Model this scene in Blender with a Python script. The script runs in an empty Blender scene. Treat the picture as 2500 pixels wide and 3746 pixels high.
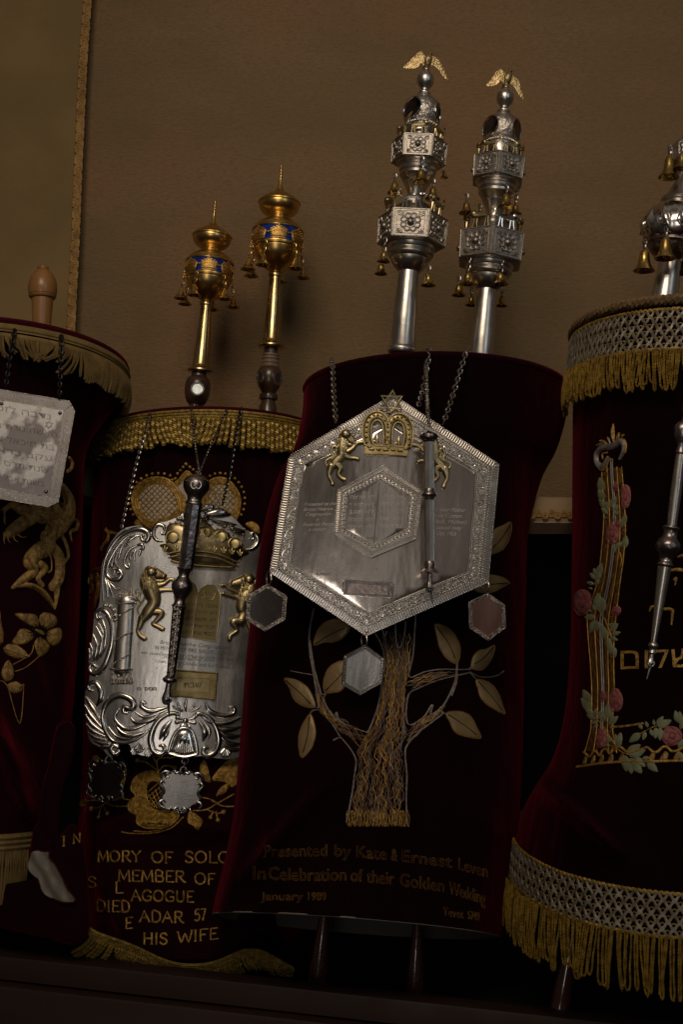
import bpy, math, random
from mathutils import Vector, Matrix
from mathutils.bvhtree import BVHTree
from mathutils.geometry import delaunay_2d_cdt
R = math.radians
sc = bpy.context.scene
col = sc.collection
rnd = random.Random(7)

# ------------------------------------------------------------------ camera, world, lamps, exposure
EYE = Vector((0.0, 0.0, 1.5))
PITCH, ROLL, FPX = R(4.95), R(3.0), 4145.0          # FPX: focal length in pixels of a 2500 x 3746 frame
FW = Vector((0, math.cos(PITCH), math.sin(PITCH)))
U0 = Vector((0, -math.sin(PITCH), math.cos(PITCH))); R0 = Vector((1, 0, 0))
RT = R0 * math.cos(ROLL) + U0 * math.sin(ROLL)
UP = U0 * math.cos(ROLL) - R0 * math.sin(ROLL)
cam = bpy.data.cameras.new('camera'); camo = bpy.data.objects.new('camera', cam); col.objects.link(camo)
m = Matrix((RT, UP, -FW)).transposed().to_4x4(); m.translation = EYE
camo.matrix_world = m
cam.sensor_fit = 'VERTICAL'; cam.sensor_height = 24.0; cam.lens = FPX / 3746.0 * 24.0
cam.clip_start = 0.02; cam.clip_end = 60
cam.dof.use_dof = False
sc.camera = camo

W = bpy.data.worlds.new('World'); sc.world = W; W.use_nodes = True
wn, wl = W.node_tree.nodes, W.node_tree.links
bgn = wn['Background']                      # the dim hall in front of the ark: lighter above, darker below, uneven
tcw = wn.new('ShaderNodeTexCoord'); sepw = wn.new('ShaderNodeSeparateXYZ'); wl.new(tcw.outputs['Generated'], sepw.inputs[0])
noi = wn.new('ShaderNodeTexNoise'); noi.inputs['Scale'].default_value = 3.6; noi.inputs['Detail'].default_value = 2.5
wl.new(tcw.outputs['Generated'], noi.inputs['Vector'])
rz = wn.new('ShaderNodeMapRange'); rz.inputs['From Min'].default_value = -.25; rz.inputs['From Max'].default_value = .75
rz.inputs['To Min'].default_value = .16; rz.inputs['To Max'].default_value = 1.5; wl.new(sepw.outputs['Z'], rz.inputs['Value'])
rn_ = wn.new('ShaderNodeMapRange'); rn_.inputs['From Min'].default_value = .38; rn_.inputs['From Max'].default_value = .62
rn_.inputs['To Min'].default_value = .12; rn_.inputs['To Max'].default_value = 1.9; wl.new(noi.outputs['Fac'], rn_.inputs['Value'])
mu = wn.new('ShaderNodeMath'); mu.operation = 'MULTIPLY'; wl.new(rz.outputs[0], mu.inputs[0]); wl.new(rn_.outputs[0], mu.inputs[1])
mu2 = wn.new('ShaderNodeMath'); mu2.operation = 'MULTIPLY'; mu2.inputs[1].default_value = .058; wl.new(mu.outputs[0], mu2.inputs[0])
bgn.inputs['Color'].default_value = (1.0, .84, .70, 1); wl.new(mu2.outputs[0], bgn.inputs['Strength'])

def area(name, loc, target, size, size_y, power, color, spread=180):
    L = bpy.data.lights.new(name, 'AREA'); L.shape = 'RECTANGLE'; L.size = size; L.size_y = size_y
    L.energy = power; L.color = color; L.spread = R(spread)
    o = bpy.data.objects.new(name, L); col.objects.link(o); o.location = loc
    d = Vector(target) - Vector(loc)
    o.rotation_euler = d.to_track_quat('-Z', 'Y').to_euler()
    return o
area('ceiling_lamp', (-0.28, -0.30, 2.85), (0.10, 1.72, 1.93), 0.95, 0.60, 4.1, (1.0, 0.83, 0.64), 92)
area('cool_reflection_fill', (2.6, -2.6, 3.0), (0.1, 1.5, 1.5), 0.8, 2.0, 10.0, (0.80, 0.92, 1.0))  # added cool fill for the metals to reflect, not a known window
area('plate_streak_light', (0.15, -3.6, 2.55), (0.1, 1.5, 1.6), 0.42, 1.0, 0.24, (1.0, 0.93, 0.86))  # added light, there to lay a bright stripe on the hexagonal plate
area('rail_fill', (-0.55, -3.4, 1.25), (0.2, 1.5, 1.5), 0.75, 1.1, 10.0, (1.0, 0.90, 0.80))  # added low front fill that brightens the padded rail, no known opening
sc.view_settings.view_transform = 'Standard'; sc.view_settings.look = 'None'
sc.view_settings.gamma = 1.0; sc.view_settings.exposure = 0.0; sc.view_settings.use_curve_mapping = False
sc.cycles.max_bounces = 6; sc.cycles.glossy_bounces = 4; sc.cycles.diffuse_bounces = 3
sc.cycles.caustics_reflective = False; sc.cycles.caustics_refractive = False
sc.cycles.sample_clamp_indirect = 3.0

# ------------------------------------------------------------------ measuring: where a sight line meets a surface at its real distance
Z = {0: (0, 0, .6272), 1: (0, 900, 2.136), 2: (600, 550, 2.35), 3: (1300, 150, 1.9583), 4: (2000, 350, 1.958),
     5: (300, 1450, 2.0907), 6: (280, 2200, 2.1778), 7: (950, 1350, 1.6505), 8: (950, 2200, 1.6505),
     9: (1750, 1500, 1.6787), 10: (1750, 2700, 2.0907), 11: (0, 2900, 1.3067), 12: (0, 1700, 1.5675),
     13: (800, 2900, 1.4255), 14: (0, 0, 1.8075), 15: (1150, 1400, 2.8509), 16: (1150, 1700, 2.24),
     17: (280, 1900, 3.9175), 18: (600, 1850, 3.9167), 19: (0, 1400, 4.7), 20: (0, 2650, 2.474), 21: (1450, 150, 3.136)}
def S(z, x, y):
    a, b, k = Z[z]; return (a + x / k, b + y / k)
def ray(x, y):
    d = FW + RT * ((x - 1250) / FPX) + UP * ((1873 - y) / FPX)
    return d / d.y
def PX(x, y, Y): return EYE + ray(x, y) * Y
def lerp(a, b, t): return a + (b - a) * t
def interp(tab, x):
    if x <= tab[0][0]: return tab[0][1:] if len(tab[0]) > 2 else tab[0][1]
    for p, q in zip(tab, tab[1:]):
        if x <= q[0]:
            t = (x - p[0]) / (q[0] - p[0] or 1)
            r = [lerp(a, b, t) for a, b in zip(p[1:], q[1:])]
            return r if len(r) > 1 else r[0]
    return tab[-1][1:] if len(tab[-1]) > 2 else tab[-1][1]
def spline(pts, sub=6, closed=False):
    """Catmull-Rom through tuples of any length"""
    n = len(pts); out = []
    if n < 3 and not closed: 
        a, b = pts[0], pts[-1]
        return [tuple(lerp(u, v, i / sub) for u, v in zip(a, b)) for i in range(sub + 1)]
    rng = range(n) if closed else range(n - 1)
    for i in rng:
        if closed: p0, p1, p2, p3 = pts[(i - 1) % n], pts[i], pts[(i + 1) % n], pts[(i + 2) % n]
        else: p0, p1, p2, p3 = pts[max(i - 1, 0)], pts[i], pts[i + 1], pts[min(i + 2, n - 1)]
        for s in range(sub):
            t = s / sub; t2 = t * t; t3 = t2 * t
            out.append(tuple(0.5 * (2 * b + (c - a) * t + (2 * a - 5 * b + 4 * c - d) * t2 + (3 * b - a - 3 * c + d) * t3)
                             for a, b, c, d in zip(p0, p1, p2, p3)))
    if not closed: out.append(tuple(pts[-1]))
    return out

class Plane:
    """a flat (or gently bowed) sheet; pitch > 0 leans its top away, yaw turns it"""
    def __init__(s, x, y, Y, pitch=0, yaw=0, bow=0, bw=1):
        s.o = PX(x, y, Y); s.u = Y / FPX; s.x = x; s.bow = bow; s.bw = bw
        s.n = Vector((math.sin(R(yaw)), -math.cos(R(yaw)) * math.cos(R(pitch)), math.sin(R(pitch)))).normalized()
    def pt(s, x, y, h=0):
        d = ray(x, y); t = (s.o - EYE).dot(s.n) / d.dot(s.n)
        if s.bow: h = h - s.bow * ((x - s.x) / s.bw) ** 2
        return EYE + d * t + s.n * (h * s.u)
    def nrm(s, x, y): return s.n
class Cloth:
    """the surface of a mesh already built"""
    def __init__(s, mb, Y):
        s.b = BVHTree.FromPolygons([tuple(v) for v in mb.v], mb.f); s.Y = Y; s.u = Y / FPX
    def hit(s, x, y):
        d = ray(x, y).normalized()
        return s.b.ray_cast(EYE, d), d
    def pt(s, x, y, h=0):
        (loc, n, i, dist), d = s.hit(x, y)
        if loc is None: return PX(x, y, s.Y) - d * (h * s.u)
        if n.dot(d) > 0: n = -n
        nn = (n - d).normalized()
        return loc + nn * (h * s.u)
    def nrm(s, x, y): return -ray(x, y).normalized()

# ------------------------------------------------------------------ mesh collecting
class MB:
    def __init__(s): s.v = []; s.f = []
    def add(s, vs, fs):
        o = len(s.v); s.v += [Vector(v) for v in vs]; s.f += [tuple(i + o for i in f) for f in fs]
    def sweep(s, P, N, rad, flat=1.0, seg=8, closed=False, rot=0.0, twist=0.0):
        n = len(P); vs = []
        for i in range(n):
            a = P[(i - 1) % n] if (closed or i > 0) else P[i]; b = P[(i + 1) % n] if (closed or i < n - 1) else P[i]
            t = (b - a); t = t.normalized() if t.length > 1e-9 else Vector((1, 0, 0))
            nn = N[i] - t * N[i].dot(t)
            if nn.length < 1e-6: nn = t.orthogonal()
            nn.normalize(); bb = t.cross(nn); r = rad[i]
            for k in range(seg):
                an = 2 * math.pi * k / seg + rot + twist * i
                vs.append(P[i] + bb * (r * math.cos(an)) + nn * (r * flat * math.sin(an)))
        fs = []
        for i in range(n if closed else n - 1):
            j = (i + 1) % n
            for k in range(seg):
                l = (k + 1) % seg; fs.append((i * seg + k, i * seg + l, j * seg + l, j * seg + k))
        if not closed:
            fs.append(tuple(range(seg))[::-1]); fs.append(tuple((n - 1) * seg + k for k in range(seg)))
        s.add(vs, fs)
    def ball(s, c, r, n=None, flat=1.0, seg=8, rings=5):
        n = n or Vector((0, 0, 1)); n = n.normalized(); a = n.orthogonal().normalized(); b = n.cross(a)
        vs = [c + n * (r * flat)]; fs = []
        for i in range(1, rings):
            p = math.pi * i / rings
            for k in range(seg):
                q = 2 * math.pi * k / seg
                vs.append(c + (a * math.cos(q) + b * math.sin(q)) * (r * math.sin(p)) + n * (r * flat * math.cos(p)))
        vs.append(c - n * (r * flat))
        for k in range(seg):
            l = (k + 1) % seg
            fs.append((0, 1 + k, 1 + l))
            for i in range(rings - 2):
                o = 1 + i * seg; fs.append((o + k, o + seg + k, o + seg + l, o + l))
            o = 1 + (rings - 2) * seg; fs.append((o + k, len(vs) - 1, o + l))
        s.add(vs, fs)
    def lathe(s, C, axis, rad, seg=40, skip=None, cap=True, ref=None):
        """rings of radius rad[i] round the centres C[i]"""
        w = axis.normalized(); a = (ref or Vector((0, -1, 0))); a = (a - w * a.dot(w)).normalized(); b = w.cross(a)
        n = len(C); vs = []; fs = []
        for c, r in zip(C, rad):
            for k in range(seg):
                q = 2 * math.pi * k / seg; vs.append(c + (a * math.cos(q) + b * math.sin(q)) * r)
        for i in range(n - 1):
            for k in range(seg):
                if skip and skip(i, k): continue
                l = (k + 1) % seg; fs.append((i * seg + k, i * seg + l, (i + 1) * seg + l, (i + 1) * seg + k))
        if cap: fs += [tuple(range(seg))[::-1], tuple((n - 1) * seg + k for k in range(seg))]
        s.add(vs, fs)
    def torus(s, c, n, R_, r, seg=14, ts=6, squash=1.0, along=None):
        n = n.normalized(); a = along or n.orthogonal(); a = (a - n * a.dot(n)).normalized(); b = n.cross(a)
        P = [c + a * (R_ * math.cos(2 * math.pi * i / seg)) + b * (R_ * squash * math.sin(2 * math.pi * i / seg)) for i in range(seg)]
        s.sweep(P, [n] * seg, [r] * seg, 1.0, ts, True)
    def box(s, a, b):
        x0, y0, z0 = a; x1, y1, z1 = b
        s.add([(x0, y0, z0), (x1, y0, z0), (x1, y1, z0), (x0, y1, z0), (x0, y0, z1), (x1, y0, z1), (x1, y1, z1), (x0, y1, z1)],
              [(0, 3, 2, 1), (4, 5, 6, 7), (0, 1, 5, 4), (1, 2, 6, 5), (2, 3, 7, 6), (3, 0, 4, 7)])

ORG = {}
def thing(name, label, cat, loc, group=None):
    o = bpy.data.objects.new(name, None); col.objects.link(o); o.empty_display_size = 0.02
    o.location = loc; ORG[o.name] = Vector(loc); o['label'] = label; o['category'] = cat
    if group: o['group'] = group
    return o
def part(mb, name, mat, parent=None, smooth=True, label=None, auto=40, bevel=0):
    me = bpy.data.meshes.new(name); org = ORG[parent.name] if parent else Vector((0, 0, 0))
    me.from_pydata([tuple(v - org) for v in mb.v], [], mb.f); me.validate(clean_customdata=False); me.update()
    if mat: me.materials.append(mat)
    if smooth:
        me.polygons.foreach_set('use_smooth', [True] * len(me.polygons))
        try: me.set_sharp_from_angle(angle=R(auto))
        except Exception: pass
    o = bpy.data.objects.new(name, me); col.objects.link(o)
    if parent: o.parent = parent
    ORG[o.name] = org
    if label: o['label'] = label
    return o
def single(mb, name, mat, label, cat, group=None, **k):
    o = part(mb, name, mat, None, **k); o['label'] = label; o['category'] = cat
    if group: o['group'] = group
    return o
def structure(mb, name, mat, **k):
    o = part(mb, name, mat, None, **k); o['kind'] = 'structure'; return o

class F:
    """draw on a surface in the units of one measured crop of the photograph's proportions"""
    def __init__(s, z, surf): s.z = z; s.k = Z[z][2]; s.s = surf
    def pt(s, x, y, h=0): return s.s.pt(*S(s.z, x, y), h / s.k)
    def nr(s, x, y): return s.s.nrm(*S(s.z, x, y))
    @property
    def u(s): return s.s.u / s.k
    def strand(s, mb, pts, r, flat=1.0, h=0, seg=8, sub=6, closed=False, smooth=True, rot=0.0):
        rs = r if isinstance(r, (list, tuple)) else None
        if len(pts[0]) == 2:
            n = len(pts)
            pts = [(x, y, (rs[0] if n < 2 else interp_list(rs, i / (n - 1))) if rs else r) for i, (x, y) in enumerate(pts)]
        if smooth: pts = spline(pts, sub, closed)
        P = [s.pt(x, y, h) for x, y, q in pts]; N = [s.nr(x, y) for x, y, q in pts]
        mb.sweep(P, N, [max(q, .05) * s.u for x, y, q in pts], flat, seg, closed, rot)
        if not closed and seg > 4:
            for (x, y, q), p, nn in ((pts[0], P[0], N[0]), (pts[-1], P[-1], N[-1])):
                if q > 4: mb.ball(p, q * s.u * .985, nn, flat, seg, 5)
    def bead(s, mb, x, y, r, h=0, flat=1.0, seg=8, rings=5): mb.ball(s.pt(x, y, h), r * s.u, s.nr(x, y), flat, seg, rings)
    def pillow(s, mb, outline, h0, h1, sub=5, smooth=True, rings=(1, .93, .78, .55, .28), base=True):
        o = spline(outline, sub, True) if smooth else [tuple(p) for p in outline]
        cx = sum(p[0] for p in o) / len(o); cy = sum(p[1] for p in o) / len(o); n = len(o); vs = []; fs = []
        if base: vs += [s.pt(x, y, h0 - (h1 - h0) * .25) for x, y in o]
        for t in rings:
            hh = h0 + (h1 - h0) * math.sqrt(max(0, 1 - t * t))
            vs += [s.pt(cx + (x - cx) * t, cy + (y - cy) * t, hh) for x, y in o]
        vs.append(s.pt(cx, cy, h1)); q = len(rings) + (1 if base else 0)
        for i in range(q - 1):
            for k in range(n):
                l = (k + 1) % n; fs.append((i * n + k, i * n + l, (i + 1) * n + l, (i + 1) * n + k))
        for k in range(n): fs.append(((q - 1) * n + k, (q - 1) * n + (k + 1) % n, len(vs) - 1))
        mb.add(vs, fs)
    def slab(s, mb, outline, h0, h1, smooth=False, sub=4, bev=0, grid=0, holes=(), hf=None):
        """sheet of metal or cloth: front face, back face and rim"""
        loops = [spline(outline, sub, True) if smooth else [tuple(p) for p in outline]] + [list(h) for h in holes]
        o = loops[0]; n = len(o); cx = sum(p[0] for p in o) / n; cy = sum(p[1] for p in o) / n
        co = [Vector(p) for p in o]; edges = [(i, (i + 1) % n) for i in range(n)]
        for h in holes:
            b = len(co); co += [Vector(p) for p in h]; edges += [(b + i, b + (i + 1) % len(h)) for i in range(len(h))]
        nb = len(co)
        if grid:
            xs = [p[0] for p in o]; ys = [p[1] for p in o]; y = min(ys) + grid / 2; j = 0
            while y < max(ys):
                x = min(xs) + grid / 2 * (1 + j % 2)
                while x < max(xs):
                    co.append(Vector((x, y))); x += grid
                y += grid; j += 1
        r = delaunay_2d_cdt(co, edges, [], 1, 1e-5)
        vo, tri, org = r[0], r[2], r[3]
        V = [s.pt(p.x, p.y, h1 + (hf(p.x, p.y) if hf else 0)) for p in vo]; B = [s.pt(p.x, p.y, h0) for p in vo]
        ok = [t for t in tri if not any(inside(h, sum(vo[i].x for i in t) / 3, sum(vo[i].y for i in t) / 3) for h in holes)]; m_ = len(V)
        cnt = {}
        for t in ok:
            for a, b in zip(t, t[1:] + t[:1] if isinstance(t, list) else tuple(t[1:]) + (t[0],)):
                cnt[(a, b)] = 1
        rim = [(a, b) for (a, b) in cnt if (b, a) not in cnt]
        # image y runs down, so the triangles are turned to face the viewer
        fs = [tuple(t)[::-1] for t in ok] + [tuple(i + m_ for i in t) for t in ok] + [(a, b, b + m_, a + m_) for a, b in rim]
        mb.add(V + B, fs)
    def text(s, mb, body, x0, x1, base, cap, h=1, shear=0.0, loops=False, r=1.2, sub=3, th=None):
        """words set between x0 and x1 on the base line base(x); flat letters, or a thread laid along every letter's outline"""
        c = bpy.data.curves.new('lettering', 'FONT'); c.body = body; c.resolution_u = sub; c.shear = shear
        if loops: c.fill_mode = 'NONE'
        o = bpy.data.objects.new('lettering', c); col.objects.link(o)
        me = bpy.data.meshes.new_from_object(o.evaluated_get(bpy.context.evaluated_depsgraph_get()))
        bpy.data.objects.remove(o); bpy.data.curves.remove(c)
        if not me.vertices: return
        xs = [v.co.x for v in me.vertices]; a, b = min(xs), max(xs); k = (x1 - x0) / (b - a or 1); q = cap / .686
        bf = base if callable(base) else (lambda x: base)
        W_ = lambda co: (x0 + (co.x - a) * k, bf(x0 + (co.x - a) * k) - co.y * q)
        if not loops:
            mb.add([s.pt(*W_(v.co), h) for v in me.vertices], [tuple(p.vertices) for p in me.polygons])
        else:
            nb = {}
            for e in me.edges:
                i, j = e.vertices; nb.setdefault(i, []).append(j); nb.setdefault(j, []).append(i)
            seen = set()
            for st in nb:
                if st in seen: continue
                loop = [st]; seen.add(st); cur = st
                while True:
                    nx = [j for j in nb[cur] if j not in seen]
                    if not nx: break
                    cur = nx[0]; seen.add(cur); loop.append(cur)
                if len(loop) > 3:
                    s.strand(mb, [W_(me.vertices[i].co) for i in loop], r, 1, h, 4, closed=True, smooth=False)
        bpy.data.meshes.remove(me)
def inside(o, x, y):
    c = False; j = len(o) - 1
    for i in range(len(o)):
        if (o[i][1] > y) != (o[j][1] > y) and x < (o[j][0] - o[i][0]) * (y - o[i][1]) / (o[j][1] - o[i][1]) + o[i][0]: c = not c
        j = i
    return c
def interp_list(l, t):
    p = t * (len(l) - 1); i = min(int(p), len(l) - 2); return lerp(l[i], l[i + 1], p - i)

def lathe_px(mb, rows, Y0, Y1=None, seg=32, cap=True, sub=0, skip=None):
    """turned shape: rows = (x, y, radius) in frame pixels from foot to tip, standing at depth Y0 (foot) to Y1 (tip)"""
    Y1 = Y1 or Y0
    if sub: rows = spline(rows, sub)
    a, b = rows[0], rows[-1]; dx, dy = b[0] - a[0], b[1] - a[1]; L2 = dx * dx + dy * dy
    A, B = PX(a[0], a[1], Y0), PX(b[0], b[1], Y1); C = []; rr = []
    for x, y, r in rows:
        t = ((x - a[0]) * dx + (y - a[1]) * dy) / L2
        C.append(A.lerp(B, t)); rr.append(r * lerp(Y0, Y1, t) / FPX)
    mb.lathe(C, B - A, rr, seg, skip, cap)
    return A, B
def chain(mb, pts3, link=0.009, wire=0.0011, squash=.62):
    """separate oval links threaded through each other along a path of points"""
    P = []; d = 0; step = link * 1.42
    acc = 0.0
    for a, b in zip(pts3, pts3[1:]):
        L = (b - a).length; t = (step - acc) / L if acc else 0
        while t <= 1:
            P.append((a.lerp(b, t), (b - a).normalized())); t += step / L
        acc = (1 - (t - step / L)) * L
    for i, (p, t) in enumerate(P):
        n = Vector((0.25, -1, 0.1)) if i % 2 else Vector((1, 0.35, 0.1))
        n = n - t * n.dot(t)
        mb.torus(p, n, link, wire, 10, 5, squash, t)
def rope(mb, pts3, r, turns_per_m, strands=2, seg=4, step=0.0016, nrm=Vector((0, -1, 0.2)), fat=.62, ph0=0.0):
    """twisted cord"""
    D = [0.0]
    for a, b in zip(pts3, pts3[1:]): D.append(D[-1] + (b - a).length)
    n = max(4, int(D[-1] / step)); Q = []; j = 0
    for i in range(n + 1):
        d = D[-1] * i / n
        while j < len(D) - 2 and D[j + 1] < d: j += 1
        t = (d - D[j]) / (D[j + 1] - D[j] or 1); Q.append(pts3[j].lerp(pts3[j + 1], min(t, 1)))
    for k in range(strands):
        P = []
        for i in range(n + 1):
            t = (Q[min(i + 1, n)] - Q[max(i - 1, 0)]).normalized(); a = (nrm - t * nrm.dot(t)).normalized(); b = t.cross(a)
            ph = 2 * math.pi * (turns_per_m * D[-1] * i / n + k / strands) + ph0
            P.append(Q[i] + (a * math.sin(ph) + b * math.cos(ph)) * r * .55)
        mb.sweep(P, [nrm] * len(P), [r * fat] * len(P), 1, seg)

# ------------------------------------------------------------------ materials
def mat(name, base, rough=.5, metal=0.0, sheen=None, sheen_r=.35, spec=.5, coat=0.0, bump=None, vary=None, rvary=None, vary2=None, vary3=None):
    """bump = (noise scale, strength, distance[, stretch]); vary = (second colour, scale[, lo, hi, stretch]); rvary = (rough2, scale)"""
    M = bpy.data.materials.new(name); M.use_nodes = True; N, L = M.node_tree.nodes, M.node_tree.links
    p = N['Principled BSDF']; I = p.inputs
    I['Base Color'].default_value = (*base, 1); I['Roughness'].default_value = rough; I['Metallic'].default_value = metal
    I['Specular IOR Level'].default_value = spec; I['Coat Weight'].default_value = coat
    if sheen: I['Sheen Weight'].default_value = 1; I['Sheen Roughness'].default_value = sheen_r; I['Sheen Tint'].default_value = (*sheen, 1)
    tc = N.new('ShaderNodeTexCoord')
    def noise(scale, stretch=(1, 1, 1), detail=5):
        mp = N.new('ShaderNodeMapping'); mp.inputs['Scale'].default_value = stretch; L.new(tc.outputs['Object'], mp.inputs['Vector'])
        n = N.new('ShaderNodeTexNoise'); n.inputs['Scale'].default_value = scale; n.inputs['Detail'].default_value = detail
        L.new(mp.outputs['Vector'], n.inputs['Vector']); return n.outputs['Fac']
    prevc = None
    for vary in (vary, vary2, vary3):
        if not vary: continue
        c2, s = vary[0], vary[1]; lo, hi = (vary[2], vary[3]) if len(vary) > 3 else (.35, .65)
        r = N.new('ShaderNodeMapRange'); r.inputs['From Min'].default_value = lo; r.inputs['From Max'].default_value = hi
        L.new(noise(s, vary[4] if len(vary) > 4 else (1, 1, 1)), r.inputs['Value'])
        mx = N.new('ShaderNodeMix'); mx.data_type = 'RGBA'
        mx.inputs['A'].default_value = (*base, 1); mx.inputs['B'].default_value = (*c2, 1)
        if prevc: L.new(prevc, mx.inputs['A'])
        prevc = mx.outputs['Result']; L.new(r.outputs['Result'], mx.inputs['Factor']); L.new(prevc, I['Base Color'])
    if rvary:
        r = N.new('ShaderNodeMapRange'); r.inputs['From Min'].default_value = .3; r.inputs['From Max'].default_value = .7
        r.inputs['To Min'].default_value = rough; r.inputs['To Max'].default_value = rvary[0]
        L.new(noise(rvary[1]), r.inputs['Value']); L.new(r.outputs['Result'], I['Roughness'])
    if bump:
        bs = bump if isinstance(bump, list) else [bump]; prev = None
        for b in bs:
            bn = N.new('ShaderNodeBump'); bn.inputs['Strength'].default_value = b[1]; bn.inputs['Distance'].default_value = b[2]
            L.new(noise(b[0], b[3] if len(b) > 3 else (1, 1, 1)), bn.inputs['Height'])
            if prev: L.new(prev, bn.inputs['Normal'])
            prev = bn.outputs['Normal']
        L.new(prev, I['Normal'])
    return M
M = {}
M['wall'] = mat('wall_fabric', (.232, .149, .080), .95, spec=.1, sheen=(.3, .2, .12),
                vary=((.178, .124, .064), 5.5, .35, .65, (.5, 1, 1.4)), vary2=((.250, .142, .076), 3.1, .48, .66), vary3=((.165, .108, .058), 330, .42, .8, (.45, .6, 1)),
                bump=[(300, .7, .0025, (.3, .4, 1)), (900, .5, .001, (1, 1, .25)), (6, .25, .02)])
M['panel'] = mat('panel_velvet', (.240, .158, .070), .95, spec=.1, sheen=(.32, .24, .1),
                 vary=((.175, .122, .055), 6.5, .35, .68), bump=[(500, .5, .001), (30, .2, .004)])
M['gimp'] = mat('braid_cord', (.42, .24, .075), .6, spec=.3, bump=(900, .6, .0006), vary=((.22, .12, .03), 60))
M['cushion'] = mat('cushion_velvet', (.34, .235, .135), .9, spec=.1, sheen=(.55, .38, .24), bump=[(300, .4, .001), (40, .2, .003)])
M['black'] = mat('black_and_shade', (.006, .005, .005), .7, spec=.2, bump=(60, .2, .002))  # plain black, and the shade put into shelf board and tower openings
M['wood'] = mat('shelf_wood', (.014, .0055, .0038), .45, spec=.3, vary=((.026, .011, .0065), 14, .35, .7, (.12, 1, 1)),
                bump=[(40, .3, .001, (.1, 1, 1))], rvary=(.65, 18))
M['mahogany'] = mat('turned_mahogany', (.075, .020, .013), .18, spec=.6, coat=.5, vary=((.02, .006, .005), 30, .35, .7, (1, 1, .15)), bump=(160, .25, .0006))
M['darkwood'] = mat('dark_turned_wood', (.060, .032, .017), .30, spec=.5, coat=.2, vary=((.028, .015, .009), 40, .35, .7), bump=(120, .25, .0008))
M['bonewood'] = mat('worn_pale_ring', (.26, .18, .12), .55, vary=((.14, .09, .06), 60), bump=(120, .3, .0008))
M['palewood'] = mat('pale_boxwood', (.34, .165, .052), .36, spec=.4, coat=.15, vary=((.20, .09, .028), 22, .3, .7, (1, 1, .25)), bump=(90, .15, .0006))
M['mirror'] = mat('inset_mirror', (.30, .35, .365), .42, 1.0, vary=((.5, .55, .58), 120))
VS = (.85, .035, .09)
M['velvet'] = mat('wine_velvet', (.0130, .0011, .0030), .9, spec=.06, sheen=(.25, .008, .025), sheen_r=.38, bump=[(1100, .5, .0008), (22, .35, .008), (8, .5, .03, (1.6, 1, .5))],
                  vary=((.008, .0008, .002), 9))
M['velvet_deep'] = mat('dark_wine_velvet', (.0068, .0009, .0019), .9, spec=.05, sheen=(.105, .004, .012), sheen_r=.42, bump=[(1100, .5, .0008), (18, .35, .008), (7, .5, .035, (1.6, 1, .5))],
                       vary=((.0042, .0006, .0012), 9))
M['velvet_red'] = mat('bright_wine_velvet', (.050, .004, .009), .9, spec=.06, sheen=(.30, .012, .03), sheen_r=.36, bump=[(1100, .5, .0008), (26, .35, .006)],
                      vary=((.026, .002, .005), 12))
M['lining_dark'] = mat('dull_lining', (.055, .050, .042), .7)
M['lining'] = mat('cream_silk_lining', (.15, .13, .105), .5, spec=.4, sheen=(.4, .36, .3), bump=[(30, .4, .006), (500, .2, .0006)])
M['cream'] = mat('cream_cloth', (.30, .25, .17), .8, spec=.2, vary=((.16, .14, .10), 22), bump=(60, .3, .003))
M['fringe_gold'] = mat('gold_bullion_fringe', (.42, .27, .055), .42, .45, spec=.5, vary=((.20, .13, .03), 190, .4, .62), bump=(1500, .5, .0005))
M['fringe_tan'] = mat('khaki_wool_fringe', (.25, .165, .060), .85, spec=.2, vary=((.17, .11, .040), 70), bump=(1200, .5, .0006))
M['fringe_yellow'] = mat('yellow_bullion_fringe', (.35, .215, .035), .45, .3, spec=.4, vary=((.17, .10, .016), 170, .4, .62), bump=(1500, .5, .0005))
M['net_silver'] = mat('silver_netting_cord', (.31, .27, .21), .48, .4, vary=((.14, .11, .075), 140), bump=(1500, .5, .0005))
M['cord'] = mat('bronze_edge_cord', (.22, .135, .058), .6, .2, vary=((.12, .07, .03), 150), bump=(1200, .5, .0006))
M['thread_gold'] = mat('gold_thread', (.50, .285, .050), .42, .4, vary=((.20, .11, .02), 210, .38, .62), bump=[(700, .8, .0012, (1, 1, .35)), (1700, .5, .0005)])
M['thread_ochre'] = mat('ochre_thread', (.34, .20, .050), .5, .3, vary=((.15, .085, .022), 170, .38, .62), bump=[(350, .9, .002, (1, 1, .5)), (1700, .5, .0005)])
M['thread_silver'] = mat('silver_thread', (.27, .235, .21), .5, .35, vary=((.13, .11, .10), 230), bump=(1500, .5, .0005))
M['thread_rust'] = mat('rust_gold_thread', (.33, .165, .040), .5, .3, vary=((.15, .07, .018), 150), bump=(1500, .5, .0005))
M['leaf_kid'] = mat('gilt_kid_leaf', (.30, .205, .095), .42, .25, spec=.5, vary=((.20, .14, .065), 36), bump=[(45, .5, .003), (300, .3, .0008)])
M['leaf_sage'] = mat('sage_thread', (.205, .215, .125), .75, spec=.25, vary=((.13, .14, .08), 80), bump=[(800, .7, .001, (1, 1, .4))])
M['rose'] = mat('rose_thread', (.27, .105, .095), .7, spec=.25, vary=((.17, .055, .055), 55), bump=[(800, .7, .001, (.4, 1, 1))])
M['rose_dark'] = mat('deep_rose_thread', (.25, .035, .045), .7, spec=.25, bump=[(800, .7, .001)])
M['white_satin'] = mat('white_satin', (.46, .42, .36), .5, spec=.4, bump=(300, .3, .0008))
SV = (.74, .70, .655)
M['silver'] = mat('worn_silver', (.58, .54, .50), .27, 1, vary=((.50, .46, .42), 30), rvary=(.38, 40), bump=[(55, .25, .002), (700, .15, .0005)])
M['silver_bright'] = mat('bright_repousse_silver', (.72, .69, .65), .14, 1, vary=((.62, .58, .54), 36), rvary=(.26, 50), bump=[(90, .15, .001)])
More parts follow.
